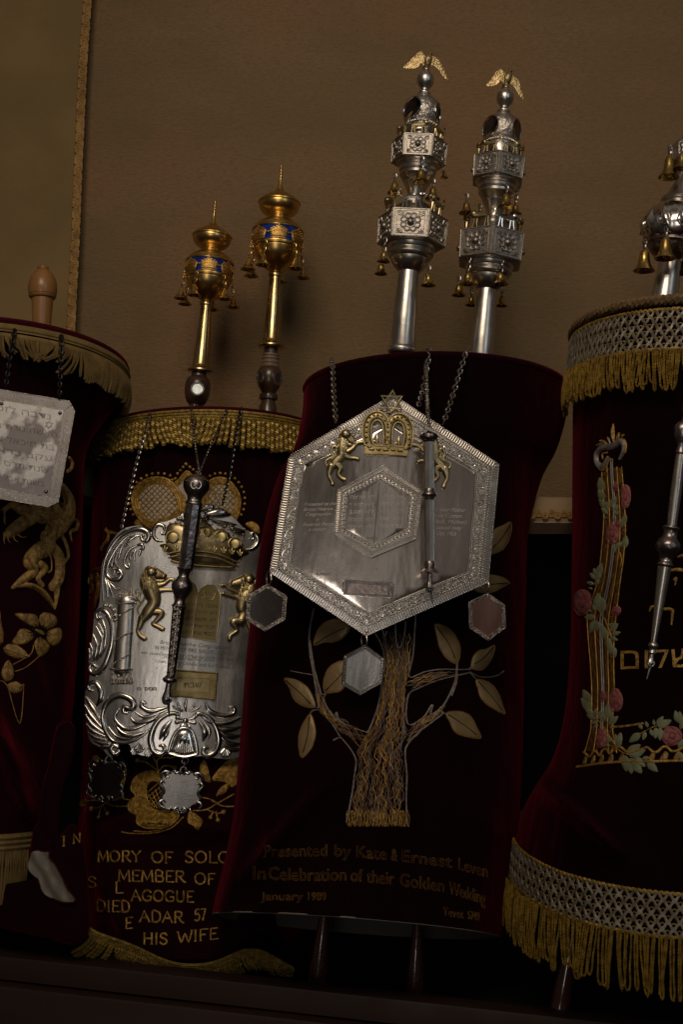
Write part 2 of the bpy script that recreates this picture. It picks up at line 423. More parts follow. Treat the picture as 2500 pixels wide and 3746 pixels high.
M['silver_dark'] = mat('tarnished_silver', (.40, .345, .33), .22, 1, vary=((.24, .20, .195), 45), rvary=(.40, 60), bump=[(170, .5, .0016)])
M['silver_chased'] = mat('chased_silver', (.62, .565, .51), .27, 1, vary=((.38, .33, .30), 70), rvary=(.45, 80), bump=[(260, .9, .0022), (900, .4, .0006)])
M['plate_hex'] = mat('polished_plate_silver', (.68, .625, .58), .12, 1, vary=((.56, .51, .47), 7, .3, .7, (1, 1, .5)), rvary=(.20, 9),
                     bump=[(5, .18, .02, (1.5, 1, .5)), (420, .06, .0004)])
M['plate_shield'] = mat('pitted_plate_silver', (.78, .765, .745), .25, 1, vary=((.52, .49, .47), 300, .60, .72), rvary=(.42, 12),
                        bump=[(4, .3, .02, (2, 1, .6)), (420, .2, .0005)])
M['plate_worn'] = mat('cloudy_plate_silver', (.24, .215, .21), .36, 1, vary=((.62, .60, .575), 21, .47, .53), rvary=(.60, 21),
                      bump=[(10, .3, .01), (300, .2, .0006)])
M['plate_border'] = mat('engraved_border_silver', (.36, .33, .31), .42, 1, vary=((.27, .245, .23), 40), bump=[(600, .4, .0006)])
M['copper'] = mat('copper_toned_tag', (.55, .30, .22), .30, 1, vary=((.36, .17, .12), 26, .35, .65, (2, 1, .3)), bump=[(14, .3, .005, (3, 1, .4))])
M['tag_dark'] = mat('blackened_tag', (.16, .145, .14), .28, 1, vary=((.30, .27, .26), 40, .5, .7), bump=[(200, .2, .0006)])
M['gilt'] = mat('gilt_silver', (.55, .445, .25), .29, 1, vary=((.34, .27, .145), 60), rvary=(.42, 70), bump=[(150, .2, .0008)])
M['gilt_plain'] = mat('brass_plate', (.34, .275, .135), .34, 1, vary=((.25, .20, .095), 40), rvary=(.42, 40), bump=[(500, .2, .0004)])
M['silver_ring'] = mat('border_silver', (.50, .465, .43), .26, 1, vary=((.45, .41, .37), 60), rvary=(.42, 60), bump=[(500, .2, .0005)])
M['gilt_dark'] = mat('dark_gilt', (.47, .375, .18), .32, 1, vary=((.30, .23, .10), 60), rvary=(.45, 80), bump=[(240, .25, .0008)])
M['gold'] = mat('polished_gold', (.68, .46, .175), .27, 1, vary=((.66, .41, .12), 22), rvary=(.32, 30), bump=[(60, .12, .001)])
M['gold_matt'] = mat('frosted_gold', (.66, .42, .14), .48, 1, vary=((.48, .27, .07), 60), bump=[(420, .6, .001)])
M['bell'] = mat('gilt_bell_metal', (.66, .45, .145), .20, 1, vary=((.40, .26, .08), 60), rvary=(.34, 60), bump=[(120, .2, .0008)])
M['shaft_gold'] = mat('worn_gilt_shaft', (.56, .42, .20), .22, 1, vary=((.40, .29, .13), 20), rvary=(.30, 30), bump=[(40, .15, .001)])
M['enamel'] = mat('blue_enamel', (.012, .05, .36), .18, .2, spec=.6, coat=.4, vary=((.006, .02, .14), 90))
M['ink'] = mat('engraved_line', (.11, .10, .095), .55, .7, vary=((.22, .20, .19), 120))
M['ink_soft'] = mat('worn_engraved_line', (.30, .27, .25), .5, .9, vary=((.45, .41, .38), 90))
M['steel_chain'] = mat('silver_chain', (.58, .54, .50), .26, 1, vary=((.30, .27, .25), 120))
M['black_chain'] = mat('black_chain', (.07, .065, .065), .30, 1)
M['bird'] = mat('gilt_bird', (.62, .47, .245), .40, .9, vary=((.34, .24, .11), 90), bump=[(330, .9, .0022, (1, 1, .35))])
M['thread_brown'] = mat('brown_thread', (.17, .095, .045), .55, .2, vary=((.08, .045, .022), 230), bump=(1500, .5, .0005))
M['hem_silk'] = mat('hem_silk', (.16, .14, .11), .7)
M['ink_bronze'] = mat('bronze_letter', (.11, .085, .045), .5, .7)
M['silver_drum'] = mat('chased_drum_silver', (.34, .31, .275), .46, 1, vary=((.40, .36, .32), 60), bump=[(260, .5, .0013)])
M['gilt_star'] = mat('matt_gilt', (.80, .68, .42), .50, 1, vary=((.45, .36, .20), 90))
M['ink_dull'] = mat('worn_engraving', (.15, .135, .13), .5, .9, vary=((.32, .30, .285), 21, .47, .53))

# ------------------------------------------------------------------ the ark: back wall, side panel, padded rail, shelf
def s0(x, y): return S(0, x, y)
def P0(x, y, Y): return PX(*s0(x, y), Y)
mb = MB()
a = P0(-1150, 700, 1.922); b = P0(2750, 700, 1.638)
zt, zb = 4.0, P0(1265, 1195, 1.74).z - .01
nu, nv = 150, 90; vs = []
for j in range(nv + 1):
    for i in range(nu + 1):
        u, v = i / nu, j / nv; p = a.lerp(b, u); p.z = lerp(zb, zt, v)
        p.y += .0035 * math.sin(u * 9 + 1.3 * v) + .0022 * math.sin(u * 23 + v * 5); vs.append(p)
mb.add(vs, [(j * (nu + 1) + i, j * (nu + 1) + i + 1, (j + 1) * (nu + 1) + i + 1, (j + 1) * (nu + 1) + i) for j in range(nv) for i in range(nu)])
structure(mb, 'back_wall', M['wall'])
mb = MB()
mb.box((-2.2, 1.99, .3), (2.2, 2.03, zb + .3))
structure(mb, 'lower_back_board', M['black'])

BR = [(212, -180), (206, -60), (202, -10), (197, 60), (192, 130), (187, 230), (183, 320), (178, 430), (174, 540), (168, 660), (163, 760), (158, 900)]
t = thing('fabric_panel', 'olive brown velvet panel with looped gold braid down its right edge', 'panel', P0(163, 900, 1.68))
pl = F(0, Plane(*s0(180, 400), 1.785, 0, 2))
mb = MB(); pl.slab(mb, [(-900, -620), (216, -620)] + [(x - 2, y) for x, y in BR] + [(150, 1100), (-900, 1100)], -40, 0, grid=60)
part(mb, 'velvet_panel', M['panel'], t)
mb = MB(); D = spline(BR, 40); per = 12.4
arc = [0]
for p, q in zip(D, D[1:]): arc.append(arc[-1] + math.dist(p, q))
for off in (-3.6, 0, 3.6):
    for sg, hh in ((1, 3), (-1, 4.6)):
        pts = []
        for (x, y), s_ in zip(D, arc):
            ph = 2 * math.pi * s_ / (per * 2)
            q = math.sin(ph) + .28 * math.sin(3 * ph)
            pts.append((x + sg * 7.2 * q, y + off * math.cos(ph) * 1.1 - off * .3 * sg, 2.7))
        pl.strand(mb, [(x + off * .6, y, r) for x, y, r in pts], 2.0, 1, hh + abs(off) * .1, 5, smooth=False)
part(mb, 'braid_trim', M['gimp'], t)

# the padded rail the scrolls lean on
ra, rb = P0(-200, 1096, 1.78), P0(1800, 1208, 1.52)
t = thing('padded_rail', 'beige velvet padded rail with scalloped braid, glimpsed between the dark mantles', 'rail', ra.lerp(rb, .5))
mb = MB(); d = (rb - ra); n = 70; prof = [(.07, .018), (.01, .020), (.003, .018), (0, .013), (-.001, -.011), (.004, -.016), (.012, -.018), (.07, -.017)]
vs = []; fs = []
for i in range(n + 1):
    p = ra + d * (i / n)
    for dy, dz in prof: vs.append(p + Vector((0, dy, dz + .0006 * math.sin(i * 1.7))))
for i in range(n):
    for k in range(len(prof) - 1): q = i * len(prof) + k; fs.append((q, q + 1, q + 1 + len(prof), q + len(prof)))
mb.add(vs, fs); part(mb, 'rail_cushion', M['cushion'], t)
mb = MB()
for o in (-.0024, 0, .0024):
    pts = []
    for i in range(1700):
        s_ = i / 1699; ph = 2 * math.pi * s_ * d.length / .0165
        sq = math.tanh(2.2 * math.sin(ph))
        pts.append(ra + d * s_ + Vector((o * math.cos(ph) * 1.0, -.0035, -.0065 + .0042 * sq + o * .8)))
    mb.sweep(pts, [Vector((0, -1, 0))] * len(pts), [.00125] * len(pts), 1, 5)
part(mb, 'braid_trim', M['gimp'], t)

fe = F(0, Plane(*s0(1268, 1170), 1.42, 4, -3))
mb = MB(); EO = [(1217, 1148), (1221, 1141), (1229, 1139), (1345, 1141), (1345, 1199), (1228, 1199), (1220, 1194), (1215, 1184)]
fe.slab(mb, EO, -190, -4); fe.pillow(mb, EO, -10, 3, 3, False, rings=(1, .985, .96, .9, .7, .4))
part(mb, 'padded_end', M['cushion'], t, auto=60)
mb = MB()
for o in (-2.6, 0, 2.6):
    for sg in (-1, 1):
        fe.strand(mb, [(1215 + i * 1.1, 1181 + sg * 7.5 * math.tanh(1.8 * math.sin(i * 1.1 * 2 * math.pi / 29)) * (.35 + .65 * (sg > 0)) + o, 1.7) for i in range(116)], 1.7, 1, 4 + sg, 5, smooth=False)
part(mb, 'braid_trim', M['gimp'], t)

# shelf of polished wood with a raised front board
fa = P0(0, 2190, 1.34); zs = fa.z - .004
def on_z(x, y, z):
    dd = ray(*s0(x, y)); return EYE + dd * ((z - EYE.z) / dd.z)
fl, fr = on_z(-300, 2160, zs), on_z(1850, 2395, zs)
mb = MB(); dirx = (fr - fl).normalized(); back = Vector((-dirx.y, dirx.x, 0))
def bar(mb, a, b, w, z0, z1, bev=.004):
    """a board running from a to b, w deep towards the back, with eased edges"""
    pr = [(0, z0), (0, z1 - bev), (bev * .3, z1 - bev * .3), (bev, z1), (w - bev, z1), (w, z1 - bev), (w, z0)]; n = 24; vs = []; fs = []
    for i in range(n + 1):
        p = a.lerp(b, i / n)
        for dy, z in pr: vs.append(Vector((p.x, p.y, 0)) + back * dy + Vector((0, 0, z)))
    k = len(pr)
    for i in range(n):
        for j in range(k): fs.append((i * k + j, i * k + (j + 1) % k, (i + 1) * k + (j + 1) % k, (i + 1) * k + j))
    mb.add(vs, fs)
t = thing('wooden_shelf', 'dark polished wooden shelf under the hanging mantles', 'shelf', fl.lerp(fr, .5))
mb = MB(); bar(mb, fl + back * .032, fr + back * .032, .62, zs - .03, zs - .012); part(mb, 'shelf_board', M['black'], t)  # board coloured near black to hold the shade behind the lip
mb = MB(); bar(mb, fl, fr, .030, zs - .026, zs); part(mb, 'front_lip', M['wood'], t)
mb = MB(); bar(mb, fl - back * .012, fr - back * .012, .040, zs - .30, zs - .029); part(mb, 'front_board', M['wood'], t)

# ------------------------------------------------------------------ cloth mantles
class Mantle:
    def __init__(s, rows, folds=(), wav=(0, 0), sub=7):
        s.rows = spline(rows, sub); s.folds = folds; s.wav = wav
    def row(s, t):
        q = min(max(t, 0), 1) * (len(s.rows) - 1); i = min(int(q), len(s.rows) - 2); f = q - i
        return [lerp(a, b, f) for a, b in zip(s.rows[i], s.rows[i + 1])]
    def p(s, t, th, out=0.0, z=0.0):
        xl, yl, xr, yr, v, b, Y = s.row(t)
        k = Y / 2600.0; o = out / k
        sn, cs = math.sin(th), math.cos(th)
        x = (xl + xr) / 2 + ((xr - xl) / 2 + o) * sn
        y = (yl + yr) / 2 + (yr - yl) / 2 * sn - v * cs
        yy = Y - (b + out) * cs
        for (x0, y0, x1, y1, w, amp) in s.folds:
            if cs < 0: break
            dx, dy = x1 - x0, y1 - y0; L2 = dx * dx + dy * dy; u = max(0, min(1, ((x - x0) * dx + (y - y0) * dy) / L2))
            d = math.hypot(x - x0 - dx * u, y - y0 - dy * u) / w
            yy -= amp * math.exp(-d * d) * (1 - .55 * abs(2 * u - 1) ** 2)
        if s.wav[0] and cs > -.3:
            yy -= s.wav[0] * t * (math.sin(th * s.wav[1] + t * 2.0) + .6 * math.sin(th * s.wav[1] * 2.3 + 1.7 - t))
        q = P0(x, y, yy)
        return q + Vector((0, 0, z))
    def mesh(s, t0=0, t1=1, out=0.0, cols=150, rows=None):
        mb = MB(); rows = rows or len(s.rows) * 2; vs = []
        for j in range(rows + 1):
            for i in range(cols): vs.append(s.p(lerp(t0, t1, j / rows), 2 * math.pi * i / cols, out))
        mb.add(vs, [(j * cols + i, j * cols + (i + 1) % cols, (j + 1) * cols + (i + 1) % cols, (j + 1) * cols + i) for j in range(rows) for i in range(cols)])
        return mb
    def lid(s, mb, drop=.004, inn=.002):
        n = 80; vs = [s.p(0, 2 * math.pi * i / n, -inn, -drop) for i in range(n)]; c = sum(vs, Vector()) / n
        vs2 = [c.lerp(v, .6) for v in vs]
        mb.add(vs + vs2 + [c], [(i, (i + 1) % n, n + (i + 1) % n, n + i) for i in range(n)] + [(n + i, n + (i + 1) % n, 2 * n) for i in range(n)])
    def rim(s, mb, r, out=0.0, z=0.0, t=0, th0=0, th1=2 * math.pi, flat=1, n=220):
        P = [s.p(t, lerp(th0, th1, i / n), out, z) for i in range(n + (0 if th1 - th0 > 6.2 else 1))]
        c = sum(P, Vector()) / len(P)
        mb.sweep(P, [Vector((0, 0, 1))] * len(P), [r] * len(P), flat, 8, th1 - th0 > 6.2)
    def thetas(s, t, th0, th1, step, out=0.0):
        """angles at even steps of length along the edge"""
        n = 400; A = [lerp(th0, th1, i / n) for i in range(n + 1)]; d = 0; res = [th0]; last = s.p(t, th0, out); acc = 0
        for q in A[1:]:
            p = s.p(t, q, out); acc += (p - last).length; last = p
            if acc >= step: res.append(q); acc -= step
        return res
    def band(s, mb, t, h0, h1, out, th0, th1, n=160, outb=None):
        vs = []
        for i in range(n + 1):
            q = lerp(th0, th1, i / n)
            for z, o in ((h0, out - .003), (h0, out), (h1, outb if outb is not None else out), (h1, (outb if outb is not None else out) - .003)): vs.append(s.p(t, q, o, z))
        mb.add(vs, [(i * 4 + k, i * 4 + (k + 1) % 4, (i + 1) * 4 + (k + 1) % 4, (i + 1) * 4 + k) for i in range(n) for k in range(4)])
DOWN = Vector((0, 0, -1))
def outward(mt, t, th): return (mt.p(t, th, .01) - mt.p(t, th, 0)).normalized()

# ---- A: left mantle
A_ = Mantle([(-330, 800, 292, 852, 93, .16, 1.50), (-327, 815, 288, 868, 93, .157, 1.50), (-322, 880, 272, 922, 80, .145, 1.50), (-305, 940, 236, 965, 66, .132, 1.50), (-290, 1030, 198, 1040, 50, .125, 1.50),
             (-285, 1200, 189, 1205, 30, .12, 1.50), (-284, 1400, 183, 1400, 8, .12, 1.49), (-286, 1590, 171, 1590, -8, .12, 1.48),
             (-290, 1760, 152, 1755, -25, .125, 1.46), (-296, 1850, 132, 1850, -32, .13, 1.45), (-300, 1905, 100, 1905, -20, .13, 1.44)],
            folds=[(-60, 1560, 60, 1840, 34, .030), (30, 1790, 80, 1890, 16, .010), (215, 930, 190, 1150, 16, .014), (130, 1250, 150, 1700, 26, .010), (60, 1480, 120, 1660, 22, .012), (-30, 1640, 40, 1760, 20, .02)], wav=(.004, 5))
mA = A_.mesh()
t = thing('scroll_mantle', 'dark wine velvet mantle with tan fringe and gold lion, leftmost in the row', 'mantle', A_.p(1, 0))
TA = t
part(mA, 'velvet_cover', M['velvet'], t, auto=80)
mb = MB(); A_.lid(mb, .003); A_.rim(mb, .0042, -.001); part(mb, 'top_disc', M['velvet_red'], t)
mb = MB(); A_.band(mb, 0, -.003, -.0125, .003, -2.2, 2.2); A_.band(mb, 0, -.0145, -.019, .0036, -2.2, 2.2)
for q in A_.thetas(0, -1.2, 2.1, .0026, .003): mb.ball(A_.p(0, q, .0034, -.008), .0026, outward(A_, 0, q), .55, 6, 4)
part(mb, 'fringe_band', M['fringe_tan'], t)
mb = MB(); rnd.seed(3)
for i, q in enumerate(A_.thetas(0, -.6, 2.25, .0030, .004)):
    p = A_.p(0, q, .004, -.018); o = outward(A_, 0, q); tg = Vector((0, 0, 1)).cross(o)
    right = q > .62
    L = (.022 + .007 * rnd.random()) if not right else .031 + .007 * rnd.random()
    k = 0 if q > .75 else .75 * math.sin(q * 9) + rnd.uniform(-.35, .35)
    pts = [p + o * (.003 * math.sin(u * 3.1)) + tg * (L * k * u * u * .9) + DOWN * (L * u * (1 - .22 * abs(k))) for u in (0, .2, .4, .6, .8, 1)]
    rope(mb, pts, .0017, 240, 2, 4, .0020)
    if i % 2: 
        pts = [v + o * -.0025 + tg * rnd.uniform(-.001, .001) for v in pts]; rope(mb, pts, .0017, 240, 2, 4, .0022)
part(mb, 'fringe', M['fringe_tan'], t)
# lower fringe of A
mb = MB(); A_.band(mb, 1, .004, -.016, .004, -1.0, .98); 
for k in (0, -.006, -.012): A_.rim(mb, .0022, .0045, k, 1, -1.0, .98, 1, 90)
part(mb, 'hem_band', M['fringe_tan'], t)
mb = MB()
for q in A_.thetas(1, -.5, .95, .0034, .004):
    p = A_.p(1, q, .004, -.015); L = .058 + rnd.uniform(-.003, .003)
    rope(mb, [p + DOWN * (L * u) + Vector((rnd.uniform(-.0008, .0008), 0, 0)) for u in (0, .35, .7, 1)], .0018, 240, 2, 4, .0022)
part(mb, 'hem_fringe', M['fringe_tan'], t)

# ---- B: second mantle
B_ = Mantle([(222, 997, 764, 1010, 66, .15, 1.625), (219, 1012, 767, 1022, 64, .149, 1.625), (215, 1080, 768, 1085, 56, .145, 1.625), (209, 1200, 766, 1200, 40, .14, 1.625), (203, 1350, 760, 1350, 20, .135, 1.615), (196, 1500, 750, 1500, 2, .135, 1.605),
             (190, 1680, 735, 1680, -14, .135, 1.585), (184, 1830, 722, 1830, -26, .135, 1.565), (178, 1920, 712, 1925, -34, .14, 1.555), (182, 2040, 700, 2040, -44, .14, 1.535), (196, 2140, 690, 2140, -62, .14, 1.515)],
            folds=[(215, 1880, 560, 1905, 15, .013), (230, 1965, 540, 1940, 13, -.010), (215, 2020, 330, 2190, 20, .012), (250, 1930, 300, 2150, 12, -.010), (480, 2080, 640, 2150, 22, .012),
                   (520, 1905, 640, 1985, 14, .012), (300, 2060, 520, 2075, 12, -.006), (255, 1060, 225, 1200, 20, .008), (640, 1100, 600, 1260, 18, .008), (520, 2000, 500, 2180, 14, .010)], wav=(.003, 7))
mB = B_.mesh()
t = thing('scroll_mantle', 'wine velvet mantle with twisted gold fringe and gold crown, under the ornate silver shield', 'mantle', B_.p(1, 0))
TB = t
part(mB, 'velvet_cover', M['velvet'], t, auto=80)
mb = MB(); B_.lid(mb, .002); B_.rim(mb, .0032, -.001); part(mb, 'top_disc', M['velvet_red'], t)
mb = MB()
for z, r in ((-.003, .0018), (-.0068, .0018), (-.0106, .0018), (-.0140, .0016)):
    ths = B_.thetas(0, -1.75, 1.75, .0027, .003)
    for q in ths: mb.ball(B_.p(0, q, .003, z), r * 1.02, outward(B_, 0, q), .8, 6, 4)
B_.band(mb, 0, -.001, -.0155, .0024, -1.8, 1.8)
part(mb, 'fringe_band', M['fringe_gold'], t)
mb = MB(); rnd.seed(5)
for i, q in enumerate(B_.thetas(0, -1.75, 1.3, .0066, .004)):
    p = B_.p(0, q, .0045, -.013); o = outward(B_, 0, q); tg = Vector((0, 0, 1)).cross(o); L = .036 + rnd.uniform(-.003, .003)
    k = (.45 * math.exp(-((q + .42) / .22) ** 2) - .25 * math.exp(-((q + .05) / .2) ** 2)); 
    if q < -.75: L *= 1.02
    pts = [p + o * (.005 * u) + tg * (L * k * u * u) + DOWN * (L * u * (1 - .2 * abs(k))) for u in (0, .25, .5, .75, 1)]
    rope(mb, pts, .0033, 150, 2, 6, .0014, fat=.60, ph0=rnd.random() * 6)
part(mb, 'fringe', M['fringe_gold'], t)
HEM = [(205, 2128), (222, 2139), (250, 2150), (290, 2164), (330, 2181), (370, 2200), (410, 2212), (450, 2214), (490, 2208), (530, 2192), (560, 2180), (600, 2182), (640, 2202), (675, 2222)]
mb = MB(); hp = spline(HEM, 8)
hs = F(0, Plane(*s0(400, 2190), 1.355, -35))
hs.slab(mb, [(x, y - 3) for x, y in hp] + [(x - 3, y + 17) for x, y in hp[::-1]], 0, 2)
for o in (0, 4, 8, 12):
    for x, y in hp[::1]: hs.bead(mb, x - o * .2, y + o, 2.3, 2, .8, 6, 4)
part(mb, 'hem_band', M['fringe_gold'], t)
mb = MB(); rnd.seed(9)
D = spline(HEM, 12)
acc = 0
for (x0, y0), (x1, y1) in zip(D, D[1:]):
    acc += math.dist((x0, y0), (x1, y1))
    if acc < 6.6: continue
    acc = 0; sl = (x1 - x0, y1 - y0)
    if x0 < 260: dx, L = -46 + (x0 - 205) * .35 + rnd.uniform(-9, 9), 36 + rnd.uniform(-4, 8)
    else: dx, L = (14 if x0 > 430 else 6) + rnd.uniform(-4, 4), 27 + rnd.uniform(-3, 4)
    rope(mb, [hs.pt(x0 + dx * u * (.6 + .4 * u), y0 + 15 + L * u, 3 + 3 * math.sin(3 * u)) for u in (0, .3, .6, 1)], .0021, 190, 2, 4, .0018)
part(mb, 'hem_fringe', M['fringe_gold'], t)
# the crumpled left corner of B: a strap of velvet, a turned-up pouch and its cream lining
sf = F(20, Plane(*S(20, 450, 1000), 1.335, 8, -10))
mb = MB()
sf.strand(mb, [(585, 60), (560, 220), (520, 400), (462, 580), (436, 760), (434, 900), (462, 1060)], [95, 105, 100, 92, 88, 84, 60], .35, -12, 16, 8)
_ = (lambda *a, **k: None)(mb, [(470, 60), (600, 120), (640, 330), (560, 560), (520, 720), (515, 860), (525, 960), (560, 1060), (480, 1110), (400, 1060), (345, 960), (345, 800), (365, 620), (390, 450), (430, 300)], -10, 10, True, 5, grid=26)
part(mb, 'folded_strap', M['velvet'], t, auto=80)
mb = MB()
sf.pillow(mb, [(290, 920), (345, 890), (400, 1010), (500, 1080), (560, 960), (620, 900), (680, 970), (730, 1140), (750, 1300), (770, 1600), (780, 1830), (690, 1985), (540, 1990), (420, 1940), (200, 1900), (-60, 1830), (-200, 1700), (-140, 1480), (250, 1470), (340, 1440), (290, 1300), (250, 1180), (262, 1040)], -60, 44, 5, rings=(1, .97, .9, .8, .66, .5, .32, .15))
part(mb, 'folded_corner', M['velvet'], t, auto=80)
mb = MB()
LN = [(310, 1165), (350, 1140), (420, 1145), (468, 1150), (470, 1200), (520, 1270), (580, 1380), (640, 1490), (700, 1590), (600, 1606), (500, 1570), (430, 1520), (390, 1460), (360, 1390), (300, 1310), (290, 1215)]
sf.slab(mb, LN, 40, 72, True, 5, grid=14, hf=lambda x, y: 16 * math.sin((x * .8 + y * .35) / 34) + 9 * math.sin((x - y * .6) / 21) - .0016 * (y - 1380) ** 2 * .12)
part(mb, 'lining', M['lining'], t, auto=80)
mb = MB(); sf.strand(mb, LN + LN[:1], 7, 1, 62, 6); part(mb, 'lining_edge', M['velvet_red'], t)

# ---- C: middle mantle
C_ = Mantle([(699, 893, 1302, 890, 78, 0.145, 1.420), (697, 908, 1303, 905, 78, 0.145, 1.420), (692, 960, 1299, 960, 68, 0.140, 1.420), (675, 1030, 1278, 1030, 57, 0.135, 1.420), (636, 1100, 1243, 1100, 46, 0.130, 1.420), (603, 1220, 1214, 1220, 34, 0.130, 1.410), (584, 1350, 1209, 1350, 20, 0.130, 1.400),
             (566, 1500, 1204, 1500, 8, 0.130, 1.390), (552, 1680, 1202, 1680, 0, 0.130, 1.370), (540, 1830, 1196, 1830, -4, 0.130, 1.350), (525, 1930, 1188, 1930, -4, 0.132, 1.340), (496, 2050, 1166, 2060, 4, 0.135, 1.330), (486, 2098, 1150, 2150, 18, 0.135, 1.320)],
            folds=[(745, 1800, 560, 2010, 15, .022), (700, 1120, 640, 1210, 22, .010), (820, 1700, 690, 1880, 30, .006), (1060, 1840, 1140, 1910, 26, .008), (560, 1980, 520, 2060, 20, .010), (1180, 980, 1150, 1300, 40, .008), (735, 930, 700, 1010, 20, .008)], wav=(.0025, 6))
mC = C_.mesh()
t = thing('scroll_mantle', 'near black wine velvet mantle with an embroidered tree, behind the hexagonal silver plate', 'mantle', C_.p(1, 0))
TC = t
part(mC, 'velvet_cover', M['velvet_deep'], t, auto=80)
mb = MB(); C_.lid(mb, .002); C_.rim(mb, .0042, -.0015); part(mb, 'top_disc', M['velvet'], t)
mb = C_.mesh(.82, 1.0, -.003, rows=20)
part(mb, 'lining', M['lining_dark'], t)
mb = MB(); C_.rim(mb, .0009, -.001, 0, 1, -1.5, 1.5)
part(mb, 'hem_edge', M['hem_silk'], t)

# ---- D: right mantle
D_ = Mantle([(1317, 775, 1985, 800, 97, .20, 1.345), (1315, 795, 1986, 820, 97, .20, 1.345), (1316, 880, 1982, 890, 84, .196, 1.345), (1315, 980, 1980, 990, 68, .192, 1.345), (1314, 1150, 1980, 1150, 44, .19, 1.345), (1313, 1320, 1980, 1320, 16, .19, 1.335),
             (1309, 1500, 1985, 1500, -14, .19, 1.325), (1296, 1640, 1995, 1640, -40, .195, 1.315), (1270, 1740, 2020, 1740, -64, .205, 1.315), (1218, 1830, 2070, 1830, -100, .22, 1.325), (1190, 1895, 2100, 1905, -138, .235, 1.335), (1172, 1985, 2115, 2000, -152, .24, 1.335)],
            folds=[(1245, 1805, 1420, 1955, 16, .040), (1330, 1760, 1310, 1800, 30, .006), (1500, 1830, 1440, 1960, 40, -.006)], wav=(.0015, 8))
mD = D_.mesh()
t = thing('scroll_mantle', 'wine velvet mantle with silver netting, long gold fringe and pink roses, at the right edge', 'mantle', D_.p(1, 0))
TD = t
part(mD, 'velvet_cover', M['velvet_deep'], t, auto=80)
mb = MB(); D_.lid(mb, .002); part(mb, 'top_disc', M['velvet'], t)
mb = MB(); rope(mb, [D_.p(0, lerp(-2.4, 2.4, i / 240), .001, .002) for i in range(241)], .0056, 62, 3, 6, .0030, nrm=Vector((0, 0, 1)))
part(mb, 'edge_cord', M['cord'], t)
def net(mt, t0, z0, z1, th0, th1, out, rows, cell, flare=0.0):
    a, b = MB(), MB(); ths = mt.thetas(t0, th0, th1, cell / 8, out)
    for j in range(rows):
        for sg in (-.0009, .0009):
            P = []
            for i, q in enumerate(ths):
                w_ = math.sin(2 * math.pi * i / 8 + math.pi * (j % 2)); u = (j + .5 + .42 * math.copysign(abs(w_) ** .6, w_)) / rows
                P.append(mt.p(t0, q, out + flare * u + .0006 * math.cos(2 * math.pi * i / 8) , lerp(z0, z1, u) + sg))
            a.sweep(P, [Vector((0, -1, 0))] * len(P), [.00105] * len(P), 1, 5)
        for i in range(2 + 4 * (j % 2), len(ths), 8):
            u = (j + .5) / rows; q = ths[i]; b.torus(mt.p(t0, q, out + flare * u - .001, lerp(z0, z1, u)), outward(mt, t0, q), .0024, .0008, 8, 4)
    for u in (0, 1):
        P = [mt.p(t0, q, out + flare * u, lerp(z0, z1, u) + .0012 * math.sin(i * 1.6)) for i, q in enumerate(ths)]
        b.sweep(P, [Vector((0, -1, 0))] * len(P), [.0013] * len(P), 1, 5)
        P = [mt.p(t0, q, out + flare * u, lerp(z0, z1, u) + .0012 * math.cos(i * 1.6)) for i, q in enumerate(ths)]
        b.sweep(P, [Vector((0, -1, 0))] * len(P), [.0013] * len(P), 1, 5)
    return a, b, ths
def loops(mt, t0, z, th0, th1, out, step, L, r, jit, seed, turns=150):
    mb = MB(); rnd.seed(seed)
    for q in mt.thetas(t0, th0, th1, step, out):
        p = mt.p(t0, q, out, z); o = outward(mt, t0, q); tg = Vector((0, 0, 1)).cross(o); l = L * rnd.uniform(.86, 1.08); w = .0024 * rnd.uniform(.4, 1.2)
        k = rnd.uniform(-jit, jit); d = rnd.uniform(0, .004)
        c = [(-w * .6, 0), (-w * .9 + k * .2 * l, .3), (-w * .7 + k * .5 * l, .6), (-w + k * .85 * l, .88), (k * l, 1), (w + k * .85 * l, .88), (w * .7 + k * .5 * l, .6), (w * .9 + k * .2 * l, .3), (w * .6, 0)]
        pts = spline([tuple(p + tg * x + DOWN * (l * u) + o * (d + .002 * math.sin(u * 3))) for x, u in c], 3)
        rope(mb, [Vector(v) for v in pts], r, turns, 2, 4, .0022, ph0=rnd.random() * 6)
    return mb
a, b, _ = net(D_, 0, -.008, -.050, -1.75, 1.0, .004, 6, .0105, .002)
part(a, 'net_band', M['net_silver'], t); part(b, 'net_knots', M['fringe_yellow'], t)
part(loops(D_, 0, -.050, -1.75, 1.0, .006, .0042, .041, .00115, .16, 4), 'fringe', M['fringe_yellow'], t)
a, b, _ = net(D_, .93, 0.004, -.036, -1.9, 1.0, .005, 6, .0105, .003)
part(a, 'net_band', M['net_silver'], t); part(b, 'net_knots', M['fringe_yellow'], t)
part(loops(D_, .93, -.036, -1.9, 1.0, .009, .0058, .054, .00115, .14, 8, 150), 'hem_fringe', M['fringe_yellow'], t)

cA, cB, cC, cD = Cloth(mA, 1.40), Cloth(mB, 1.49), Cloth(mC, 1.28), Cloth(mD, 1.18)

# pale roll of cloth seen in the gap between the first two mantles
mb = MB(); rows = [(205, 1130), (212, 1085), (218, 1040), (222, 1000), (226, 975)]
lathe_px(mb, [(*s0(202, 1140), 20 / .6272), (*s0(208, 1100), 30 / .6272), (*s0(216, 1040), 38 / .6272), (*s0(223, 1000), 36 / .6272), (*s0(228, 975), 20 / .6272), (*s0(229, 970), 4 / .6272)], 1.62, 1.62, 30, sub=4)
single(mb, 'cloth_roll', M['cream'], 'pale cream roll of cloth wedged in the gap between the two left mantles', 'cloth')

